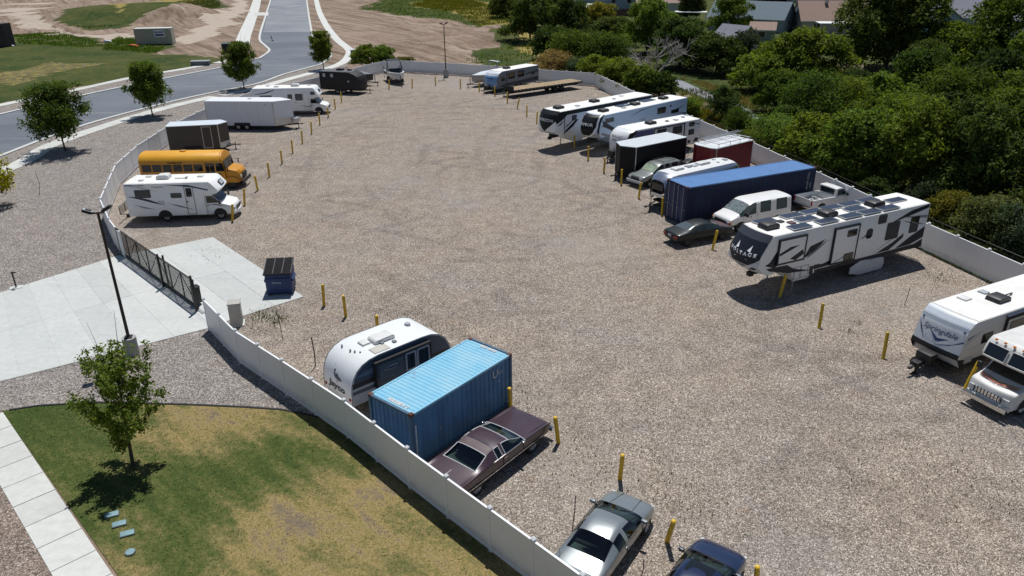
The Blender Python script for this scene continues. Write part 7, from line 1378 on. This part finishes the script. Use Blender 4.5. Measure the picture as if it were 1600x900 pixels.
W_ = 'trees and shrubs of the wooded strip beyond the lot'
TREES = [((4.3,166.1,8.5,6.5), 'tree', 'dark', 'dark broad tree at the top, nearest the dry grass slope'), ((12.2,170.1,7.0,5.1), 'tree', 'dark', 'dark tree just right of the broad one above the dry slope'), ((7.5,140.6,5.0,4.0), 'bush', 'dark', 'dark rounded shrub above the tan dry bush behind the far fence corner'),
 ((11.6,131.0,5.5,6.2), 'wispy', 'mid', 'large feathery green shrub left of the dead tree'), ((16.1,127.8,5.0,4.6), 'wispy', 'mid', 'feathery green shrub touching the dead tree on its left'), ((20.7,158.2,4.4,5.4), 'tree', 'dark', 'dark tree behind the feathery shrubs, left of the dead tree'), ((25.4,146.2,8.1,6.1), 'tree', 'mid', 'large green tree straight above the dead bare tree'), ((27.9,128.4,6.6,5.8), 'tree', 'dark', 'dark dense tree right behind the dead bare tree'),
 ((32.1,121.4,5.2,4.5), 'bush', 'dark', 'dark shrub right of the dead tree above the trail'), ((21.9,196.6,4.5,4.9), 'bush', 'yellow', 'yellow green bush near the small white shed at the top'), ((13.1,117.7,3.2,3.3), 'bush', 'bright', 'bright green bush behind the far corner of the white fence'), ((15.6,110.2,3.1,3.0), 'bush', 'bright', 'second bright bush along the fence from its far corner'), ((17.4,102.7,3.2,2.8), 'bush', 'bright', 'third bright bush along the fence from its far corner'),
 ((19.9,102.6,2.7,2.6), 'bush', 'dark', 'dark round bush where the trail meets the white fence'), ((7.4,125.6,2.8,3.2), 'wispy', 'straw', 'tan dry bush behind the far fence corner'), ((10.9,122.8,2.1,2.6), 'wispy', 'grey', 'grey green weedy shrub between the tan bush and bright bushes'),
 ((48.3,174.3,7.6,5.1), 'tree', 'bright', 'bright tree in the yard left of the blue grey house'), ((46.8,207.5,7.4,4.0), 'tall', 'dark', 'narrow dark conifer-like tree at the top left of the white patio roof'), ((36.9,123.7,5.4,3.3), 'bush', 'grey', 'grey green shrub beside the grey garden shed'), ((40.5,107.2,7.3,6.9), 'tree', 'bright', 'big bright green tree below the brown roofed house'),
 ((34.4,106.6,4.6,4.1), 'bush', 'mid', 'mid green shrub below the brown board fence'), ((59.0,122.3,13.1,8.0), 'tall', 'dark', 'tallest very dark tree at the top between brown and blue roofs'), ((67.2,117.9,6.7,7.5), 'tree', 'mid', 'dark green tree under the grey blue roofed house'), ((73.4,116.3,9.6,7.0), 'tree', 'mid', 'tree at the top right beside the pale wall'), ((71.1,105.5,7.4,4.9), 'tree', 'mid', 'tree cut by the right edge near the top'),
 ((24.3,87.1,3.6,2.1), 'bush', 'dark', 'dark shrub standing on the trail side nearest the white campers'), ((24.6,81.9,2.3,1.6), 'wispy', 'bright', 'pale green shrub below the bend of the trail'), ((31.8,91.1,4.5,3.5), 'tree', 'mid', 'mid green tree right of the trail below the big bright tree'), ((30.1,77.0,5.4,3.6), 'wispy', 'mid', 'soft green tree above the maroon trailer'), ((35.7,81.7,5.0,3.2), 'wispy', 'bright', 'light yellowish tree in the middle of the wood'),
 ((42.0,102.3,3.1,2.4), 'bush', 'mid', 'bush beside the small shed roof in the wood'), ((42.5,87.7,4.8,3.9), 'bush', 'bright', 'bright bush right of the small shed roof in the wood'), ((48.1,90.3,6.3,4.0), 'tree', 'mid', 'tree below the tallest dark tree'), ((46.9,81.2,6.2,4.5), 'wispy', 'mid', 'feathery tree right of centre in the wood'), ((53.8,85.8,7.1,4.8), 'tree', 'dark', 'dark tree in the right part of the wood'), ((53.2,78.0,6.3,4.2), 'tree', 'mid', 'tree at the right edge halfway down the wood'),
 ((25.1,71.1,3.8,2.8), 'wispy', 'bright', 'bright feathery bush behind the dark blue container, left end'), ((27.1,67.3,4.2,3.1), 'bush', 'bright', 'bright bush directly behind the dark blue container'), ((29.4,62.8,5.0,3.8), 'tree', 'mid', 'leafy tree behind the fence above the white pickup'), ((32.9,59.7,6.0,3.9), 'tree', 'mid', 'leafy tree behind the rear of the solar roofed trailer'), ((35.5,56.6,6.1,3.7), 'tree', 'dark', 'dark tree behind the yellow green shrubs on the right'), ((40.4,59.5,7.2,3.8), 'tree', 'mid', 'bright topped tree near the right edge above the shrubs'), ((38.0,51.5,5.6,3.4), 'tree', 'dark', 'dark tree cut by the right edge lower down'),
 ((31.9,52.5,1.8,1.5), 'wispy', 'yellow', 'yellow green shrub touching the rear of the solar trailer'), ((33.1,49.5,2.6,2.2), 'wispy', 'olive', 'olive shrub second from the solar trailer along the fence'), ((33.3,46.1,2.6,2.0), 'wispy', 'grey', 'grey green shrub at the right edge behind the fence'), ((31.4,55.2,1.8,1.4), 'bush', 'grey', 'low dull shrub in the shade behind the solar trailer'), ((27.6,62.4,1.3,1.3), 'bush', 'grey', 'low shrub against the fence by the white pickup'), ((29.2,57.8,1.5,1.7), 'bush', 'dark', 'dark low shrub behind the solar panels'),
 ((-24.1,131.2,3.0,2.5), 'bush', 'bright', 'green shrub outside the fence left of the wake boat'), ((-21.4,133.2,2.8,2.3), 'bush', 'bright', 'green shrub right behind the wake boat'), ((-18.1,134.5,1.1,2.3), 'bush', 'olive', 'low weedy shrub behind the far fence right of the wake boat'), ((119.8,206.7,6.5,7.1), 'tree', 'dark', 'dark tree at the very top right of the grey blue roof'), ((-1.0,224.1,6.0,5.7), 'tree', 'dark', 'dark tree at the top edge left of the broad one'), ((11.6,218.7,6.8,6.5), 'tree', 'mid', 'tree at the top edge behind the broad dark tree'), ((78.3,236.3,5.6,5.3), 'tree', 'plum', 'dark plum toned tree behind the blue grey house'),
 ((34.1,72.7,4.1,2.8), 'bush', 'mid', 'bush in the middle of the wood above the leafy fence tree'), ((38.5,74.0,4.5,3.2), 'wispy', 'mid', 'feathery bush above the tree behind the solar trailer'), ((39.2,69.1,4.9,3.1), 'bush', 'dark', 'dark bush right of the feathery one mid wood'), ((43.1,68.3,4.4,3.1), 'bush', 'mid', 'bush above the dark tree by the yellow shrubs'), ((23.7,74.6,1.5,1.4), 'wispy', 'bright', 'pale green weedy shrub just outside the fence by the maroon trailer'), ((21.1,90.1,1.8,1.8), 'wispy', 'bright', 'pale green weeds outside the fence behind the white campers')]
TREES += [((31.5,74.3,3.5,2.4), 'tree', 'mid', 'tree between the soft green tree and the light yellowish one'), ((34.3,67.1,3.8,2.8), 'tree', 'bright', 'bright tree just behind the two leafy fence trees'), ((36.7,62.5,3.9,2.5), 'tree', 'mid', 'tree between the solar trailer tree and the dark shrub tree'), ((42.0,64.1,4.4,2.8), 'tree', 'bright', 'bright tree behind the shrubs near the right edge'), ((43.2,96.9,3.6,3.2), 'tree', 'dark', 'dark tree behind the little brown roofed shed'), ((27.2,74.5,3.3,2.2), 'bush', 'mid', 'bush behind the maroon trailer above the bright bushes'), ((47.3,70.2,4.6,2.9), 'tree', 'bright', 'bright tree at the right edge mid wood'), ((56.6,106.3,5.9,4.1), 'tree', 'dark', 'dark tree right of the tallest tree'), ((39.4,118.5,3.9,3.2), 'tree', 'mid', 'green tree right of the brown board fence')]
for k, (q, kd, lf, lb) in enumerate(TREES): tree(q, kd, lf, lb, W_, k % 3)

# dead tree: bare pale limbs
r_ = np.random.default_rng(8); dt = thing('dead_tree', 'dead bare grey tree leaning over the trail', 'tree', (21.97,118.33)); bm = bmesh.new()
def limb(p0, d, L, r0, dep):
    p1 = p0 + d * L; addcyl(bm, p0, p1, r0, 5, r0 * .6)
    if dep:
        for k in range(3 + (dep > 1)):
            nd = (d + Vector(r_.normal(size=3)) * .5 + Vector((0, 0, .06))).normalized(); limb(p0.lerp(p1, r_.uniform(.5, 1)), nd, L * r_.uniform(.5, .8), r0 * .55, dep - 1)
for a in ((-.75, .1, .55), (-.5, -.3, .8), (.1, 0, .9), (.6, .1, .6), (.4, -.2, .5)): limb(Vector((0, 0, .2)), Vector(a).normalized(), 3.3, .17, 3)
bm_obj('trunk', bm, DEADW, dt, True, 60)

# rough grass and weeds (uncountable)
def weeds(name, label, polys, n, h, wd, leaf, seed, cat='weeds'):
    r_ = np.random.default_rng(seed); xs, ys = [], []
    for pl in polys:
        a = np.array(pl); x = r_.uniform(a[:, 0].min(), a[:, 0].max(), n); y = r_.uniform(a[:, 1].min(), a[:, 1].max(), n); k = inside(pl, x, y) & (wob(x, y, .5, seed) > -.9); xs.append(x[k]); ys.append(y[k])
    x, y = np.concatenate(xs), np.concatenate(ys); tag(blades(name, x, y, np.zeros_like(x) - .03, h, wd, LF[leaf], None, .7, seed), label, cat, kind='stuff')
OUT = [tuple(q) for q in offset([Vector(q) for q in FE], 1.0)]
weeds('weeds', 'tall green weeds along the outside of the right-hand fence', [OUT + [(75, 30), (60, 60), (45, 85), (32, 110)]], 60000, .45, .06, 'olive', 31)
weeds('light_weeds', 'pale yellow green weeds between the right-hand fence and the trail', [OUT[1:5] + [tuple(q) for q in offset([Vector(q) for q in FE[1:5]], 7.5)[::-1]]], 26000, .5, .07, 'yellow', 37)
weeds('dry_grass', 'dry yellow grass on the slope behind the far fence', [ZD[0], ZD[1]], 30000, .5, .09, 'yellow', 32, 'grass')
weeds('trail_grass', 'straw coloured grass along the trail edges', [[tuple(q) for q in offset([Vector((24.18,118.20)), Vector((27.47,102.15)), Vector((28.80,89.41)), Vector((29.58,80.49))], 3.4)] + [tuple(q) for q in offset([Vector((24.18,118.20)), Vector((27.47,102.15)), Vector((28.80,89.41)), Vector((29.58,80.49))], 1.7)[::-1]]], 9000, .4, .1, 'straw', 33, 'grass')
weeds('mound_grass', 'rough green and dry grass on the dirt mound', [ZG[2]], 20000, .5, .14, 'olive', 34, 'grass')
weeds('bank_grass', 'green weeds on the bank behind the far fence', [ZG[1]], 40000, .5, .09, 'mid', 35)
weeds('roadside_weeds', 'green weeds around the cream container', [ZG[4], ZG[3]], 9000, .45, .1, 'mid', 36)
# small weeds dotted about the gravel
xs, ys = [], []; r_ = np.random.default_rng(40)
for (cx, cy), n, s in (((-13.94,37.91), 260, .5), ((-12.86,37.49), 160, .3), ((-5.75,38.13), 60, .9), ((-3.43,35.78), 60, 1.0), ((0.52,28.91), 90, .7), ((2.50,24.91), 90, 1.0), ((3.44,24.09), 60, .8), ((6.17,22.71), 60, .8), ((6.80,22.34), 60, .9), ((26.15,42.25), 120, .5), ((17.84,35.32), 30, .2), ((18.63,36.41), 30, .2), ((4.85,22.02), 40, .5), ((-20.29,47.71), 60, .8), ((15.07,39.32), 20, .4), ((14.93,22.95), 60, 1.2), ((17.60,22.54), 60, 1.0)):
    xs.append(r_.normal(cx, s, n)); ys.append(r_.normal(cy, s * 1.2, n))
x, y = np.concatenate(xs), np.concatenate(ys); tag(blades('gravel_weeds', x, y, np.zeros_like(x), .16, .02, LF['olive'], None, .9, 41), 'small sparse weeds growing through the gravel', 'weeds', kind='stuff')
L_ = [Vector(q) for q in FE[3:]]; base = offset(L_, -.12); xs, ys = [], []
for a, b_ in pathsegs(base):
    n = int((b_ - a).length * 14); u = r_.uniform(0, 1, n); xs.append(a.x + (b_.x - a.x) * u + r_.normal(0, .06, n)); ys.append(a.y + (b_.y - a.y) * u + r_.normal(0, .06, n))
x, y = np.concatenate(xs), np.concatenate(ys); tag(blades('fence_foot_weeds', x, y, np.zeros_like(x), .13, .04, LF['straw'], None, .9, 42), 'dry litter and weeds along the foot of the right-hand fence', 'weeds', kind='stuff')

# ================================================================== FAR THINGS: HOUSES, SHEDS, YARD FENCES, SITE BOXES
SHING = {}
def shingle(name, c):
    m = bpy.data.materials.new(name); m.use_nodes = True; t = m.node_tree; b = t.nodes['Principled BSDF']; tc = node(t, 'ShaderNodeTexCoord').outputs['Object']
    bk = node(t, 'ShaderNodeTexNoise', Scale=4.0, Detail=5.0); t.links.new(tc, bk.inputs['Vector']); col = mixc(t, 1.0, c, rng_(t, bk.outputs[0], .3, .7, .8, 1.18), 'MULTIPLY'); t.links.new(col, b.inputs['Base Color']); b.inputs['Roughness'].default_value = .9; MATS[name] = m; return m
SLATE = shingle('slate_blue_shingle', (.13, .17, .20)); BROWN = shingle('brown_shingle', (.24, .165, .13)); GREYS = shingle('grey_shingle', (.20, .205, .24)); TANS = shingle('tan_shingle', (.34, .24, .19)); PSH = shingle('pale_shed_shingle', (.34, .37, .38))
WBLUE = mat('siding_blue', (.30, .37, .43), .7, noise=.06); WPALE = mat('siding_pale', (.58, .60, .62), .7, noise=.06); WBEI = mat('siding_beige', (.50, .48, .44), .7, noise=.08); WGRN = mat('siding_sage', (.24, .28, .22), .7, noise=.08); TRIMW = mat('house_trim', (.7, .71, .72), .6)
def house(label, loc, rz, L, W, h, rise, wm, rm, name='house', cat='house', ov=.45, wins=3, gable_win=True, chim=False):
    """gabled house: ridge along local x, centre at loc"""
    r = thing(name, label, cat, loc, rz, 'houses beyond the wood' if name == 'house' else None)
    bm = bmesh.new(); S = [(-W / 2, 0), (W / 2, 0), (W / 2, h), (0, h + rise), (-W / 2, h)]; a = [bm.verts.new((-L / 2, q[0], q[1])) for q in S]; b_ = [bm.verts.new((L / 2, q[0], q[1])) for q in S]; bm.faces.new(a); bm.faces.new(b_[::-1])
    for i in range(5): bm.faces.new((a[i], b_[i], b_[(i + 1) % 5], a[(i + 1) % 5]))
    bm_obj('wall', bm, wm, r); k = ov / (W / 2) * rise
    for s in (-1, 1):
        bm = bmesh.new(); q = [(-L / 2 - ov, 0, h + rise + .1), (L / 2 + ov, 0, h + rise + .1), (L / 2 + ov, s * (W / 2 + ov), h - k + .1), (-L / 2 - ov, s * (W / 2 + ov), h - k + .1)]; v = [bm.verts.new(p_) for p_ in q]; f = bm.faces.new(v if s > 0 else v[::-1]); g_ = bmesh.ops.extrude_face_region(bm, geom=[f])
        for e in g_['geom']:
            if isinstance(e, bmesh.types.BMVert): e.co.z -= .16
        rf = bm_obj('roof', bm, rm, r); boxes('fascia', [((0, s * (W / 2 + ov + .02), h - k + .02), (L + 2 * ov, .05, .2))], TRIMW, rf)
    if chim: box('chimney', (L * .2, W * .1, h + rise + .2), (.7, .7, 1.2), WBEI, r, .02); boxes('roof_pipe', [((-L * .2, -W * .2, h + rise * .7), (.2, .2, .7))], GREY, r)
    for s in (-1, 1):
        for k in range(wins):
            x = -L / 2 + L * (k + .5) / wins; f = boxes('window', [((x, s * (W / 2 + .02), h * .55), (1.5, .06, 1.3))], TRIMW, r); boxes('pane', [((x, s * (W / 2 + .06), h * .55), (1.3, .04, 1.1))], GLASS, f)
        if gable_win: f = boxes('window', [((s * (L / 2 + .02), 0, h * .6), (.06, 1.6, 1.3))], TRIMW, r); boxes('pane', [((s * (L / 2 + .06), 0, h * .6), (.04, 1.4, 1.1))], GLASS, f)
        boxes('barge_board', [], TRIMW, None) if False else None
    return r
house('blue grey house with a big gable, centre of the houses', (56.55,187.13), 148, 17, 10.5, 3.0, 3.2, WBLUE, SLATE); house('lower blue grey wing right of the big gabled house', (67.65,195.19), 150, 11, 8, 2.6, 2.2, WBLUE, SLATE)
house('long brown roofed house behind the big bright tree', (75.44,182.43), 172, 19, 12, 2.8, 3.6, WBEI, BROWN, chim=True); house('two storey beige house above the brown roof', (105.95,242.42), 170, 16, 9, 5.6, 3.0, WBEI, TANS)
house('grey roofed pale blue house at the top right', (106.30,185.18), 168, 24, 12, 3.0, 4.0, WBLUE, GREYS); house('small pale blue gable jutting from the grey roofed house', (95.36,177.77), 80, 9, 8, 2.8, 2.8, mat('siding_sky', (.26, .36, .44), .7), GREYS)
house('pale house at the right edge near the top', (102.37,153.55), 165, 14, 10, 3.2, 2.6, WPALE, GREYS); house('light blue house at the top above the dead tree', (37.43,248.66), 165, 14, 9, 5.0, 2.5, WBLUE, SLATE); house('tan roofed house at the top, left of the patio cover', (45.77,240.33), 170, 15, 11, 3.0, 3.6, WBEI, TANS)
for q, lb in (((4.48,290.76), 'dark roofed house at the top edge above the broad dark tree'), ((19.08,285.36), 'grey house at the top edge above the small white shed'), ((31.66,286.81), 'pale house at the top edge left of the light blue house')): house(lb, q, 168, 13, 9, 4.5, 2.6, WPALE, GREYS)
house('house with slate roof at the top edge right of the blue grey house', (103.87,276.32), 172, 15, 9, 4.0, 3, WPALE, SLATE); house('house at the top edge left of the tallest dark tree', (91.32,278.14), 170, 15, 9, 4.0, 3, WBEI, TANS); house('pale house at the top edge right of the tallest dark tree', (135.76,265.57), 170, 14, 9, 4.0, 3, WPALE, GREYS)
house('small white roofed garden shed near the yellow bush at the top', (23.80,227.40), 160, 3.4, 3, 2.2, 1.0, WPALE, mat('white_shed_roof', (.62, .63, .64), .6), 'garden_shed', 'shed', .2, 1, False); house('grey gabled garden shed right of the feathery shrubs', (41.25,144.96), 125, 6, 6.5, 2.6, 2.4, WBEI, GREYS, 'garden_shed', 'shed', .25, 1, False)
house('small sage shed with brown roof below the blue grey house', (52.99,166.51), 160, 5.0, 4, 2.2, 1.3, WGRN, TANS, 'garden_shed', 'shed', .25, 1, False); house('small metal roofed shed before the blue grey house', (58.04,184.10), 150, 5.0, 3.6, 2.2, .9, WPALE, PSH, 'garden_shed', 'shed', .25, 1, False); house('little brown roofed shed deep in the wood', (47.82,109.95), 150, 3.2, 2.6, 2.0, .9, mat('shed_dark', (.10, .075, .06), .8), BROWN, 'garden_shed', 'shed', .25, 1, False)
for q, lb, rz, sx, sy in (((46.10,204.06), 'white flat patio cover on posts left of the bright yard tree', 165, 8, 4), ((71.10,172.19), 'white patio cover behind the brown roofed house', 172, 9, 4.5)):
    o = thing('patio_cover', lb, 'patio cover', q, rz); box('roof', (0, 0, 2.7), (sx, sy, .16), mat('patio_white', (.74, .74, .73), .6), o, .02)
    for a in (-1, 1):
        for b_ in (-1, 1): boxes('post', [((a * (sx / 2 - .3), b_ * (sy / 2 - .3), 1.3), (.14, .14, 2.6))], TRIMW, o)
FBR = mat('board_brown', (.12, .065, .05), .85, noise=.3, scale=3); FDK = mat('board_dark', (.055, .042, .035), .9, noise=.3, scale=3); FGR = mat('vinyl_grey', (.40, .41, .40), .6)
def yard_fence(label, a, b_, h, m, bw=.5):
    a, b_ = Vector(a), Vector(b_); L = (b_ - a).length; r = thing('yard_fence', label, 'fence', tuple(a), math.degrees(math.atan2(*(b_ - a).yx))); n = int(L / bw)
    me = unit('board', (bw - .04, .04, h), m)
    for k in range(n):
        o = bpy.data.objects.new('board', me); COL.objects.link(o); o.parent = r; o.location = (bw * (k + .5), 0, h / 2 + random.uniform(-.03, .03))
    boxes('rail', [((L / 2, .05, .4), (L, .05, .1)), ((L / 2, .05, h - .35), (L, .05, .1))], m, r)
yard_fence('reddish brown board fence beside the grey garden shed', (42.04,143.14), (46.55,144.56), 2.0, FBR); yard_fence('dark board fence in the wood below the tallest tree', (48.43,116.69), (57.83,113.77), 2.2, FDK); yard_fence('pale grey yard fence behind the blue grey house', (79.78,231.59), (95.88,238.84), 1.9, FGR, .9); yard_fence('brown fence right of the small white shed at the top', (25.10,221.13), (37.12,227.96), 2.0, FBR, .8); yard_fence('dark fence left of the small white shed at the top', (13.79,239.57), (22.05,234.06), 2.0, FDK, .8)

# site boxes on the dirt ground
CREAM = mat('cream_steel', (.40, .40, .33), .6, noise=.1); SIGN = mat('sign_white', (.7, .71, .72), .5); SIGNB = mat('sign_blue', (.04, .07, .22), .5)
def sitebox(label, loc, rz, L, W, H, m, rm, cat='container'):
    r = thing('storage_container', label, cat, loc, rz); q = corr(0, L, .3, .04); n = len(q)
    for s in (-1, 1): mesh('side_wall', [(a, s * (W / 2 + d), z) for z in (.1, H) for a, d in q], [(i, i + 1, n + i + 1, n + i) for i in range(n - 1)], m, r)
    box('roof', (L / 2, 0, H), (L + .05, W + .05, .08), rm, r); box('end_wall', (0.02, 0, H / 2), (.06, W, H - .1), m, r); box('end_wall', (L - .02, 0, H / 2), (.06, W, H - .1), m, r); box('floor', (L / 2, 0, .1), (L, W, .12), FRAME, r); return r
cc = sitebox('cream storage container with a blue sign on the dirt ground', (-78.95,168.53), 8, 7.4, 2.5, 3.3, CREAM, mat('cream_roof', (.62, .62, .57), .6)); box('sign', (5.0, -1.32, 2.3), (2.2, .05, 1.5), SIGN, cc); text('lettering', 'FOR RENT', .42, lambda u, v: Vector((5.0 + u, -1.36, 2.55 + v)), SIGNB, cc, bold=.02); boxes('sign_panel', [((5.0, -1.355, 2.0), (1.7, .02, .35))], SIGNB, cc)
dk = sitebox('dark brown storage container cut by the left edge', (-111.62,168.97), -8, 6.06, 2.5, 4.6, mat('dark_steel', (.03, .024, .024), .6, noise=.2), mat('dark_steel_roof', (.06, .055, .055), .6))
bb = sitebox('small black dumpster at the street corner', (-55.83,154.22), 5, 3.4, 2.2, 1.7, mat('black_steel', (.014, .016, .018), .6), mat('teal_lid', (.05, .09, .10), .5), 'dumpster')
tb = thing('transformer_box', 'low grey utility box on the grass by the road', 'utility box', (-53.94,136.93), 8); box('body', (0, 0, .35), (3.0, 1.4, .7), mat('box_slate', (.10, .12, .13), .6), tb, .05); box('lid', (0, 0, .74), (3.2, 1.6, .1), mat('box_grey', (.30, .32, .32), .6), tb, .03)
pt = thing('portable_toilet', 'portable toilet with white roof beside the curved walk', 'toilet', (-27.23,138.19), 20); GT = mat('toilet_green', (.10, .13, .13), .6); box('cabin', (0, 0, 1.05), (1.15, 1.15, 2.1), GT, pt, .03); box('roof', (0, 0, 2.2), (1.25, 1.25, .16), SIGN, pt, .07); box('door', (0, -.59, 1.0), (.8, .04, 1.85), mat('toilet_door', (.08, .105, .105), .6), pt, .01)
dl = thing('delineator_post', 'leaning black marker post on the street asphalt', 'post', (-51.69,173.19), 0); cyl('base', (0, 0, 0), (0, 0, .1), .28, BLACK, dl, 12); cyl('post', (0, 0, .05), (-.28, 0, 1.15), .07, BLACK, dl, 8); box('panel', (-.16, 0, .68), (.2, .05, .42), BLACK, dl, .01)
sg = thing('hydrant', 'dark short post by the kerb left of the corner', 'hydrant', (-49.93,136.65), 0); cyl('barrel', (0, 0, 0), (0, 0, .8), .14, BLACK, sg, 10); cyl('cap', (0, 0, .8), (0, 0, .98), .17, BLACK, sg, 10, .06)
for q, lb in (((-88.07,173.91), 'white rubble lump beside the cream container'), ((-106.31,168.54), 'pale plank lying at the edge of the north lawn')):
    o = prof('debris', [(-.9, 0), (.9, 0), (.7, .35), (-.5, .5)], .8, SIGN, None, bevel=.08); o.location = (q[0], q[1], 0); tag(o, lb, 'debris')
ob = thing('orange_tarp', 'orange plastic bundle on the ground before the cream container', 'tarp', (-78.67,165.20), 0); prof('bundle', [(-1.2, 0), (1.3, 0), (.9, .35), (-.2, .5), (-.9, .3)], 1.0, mat('orange_plastic', (.6, .14, .02), .5), ob, bevel=.1)
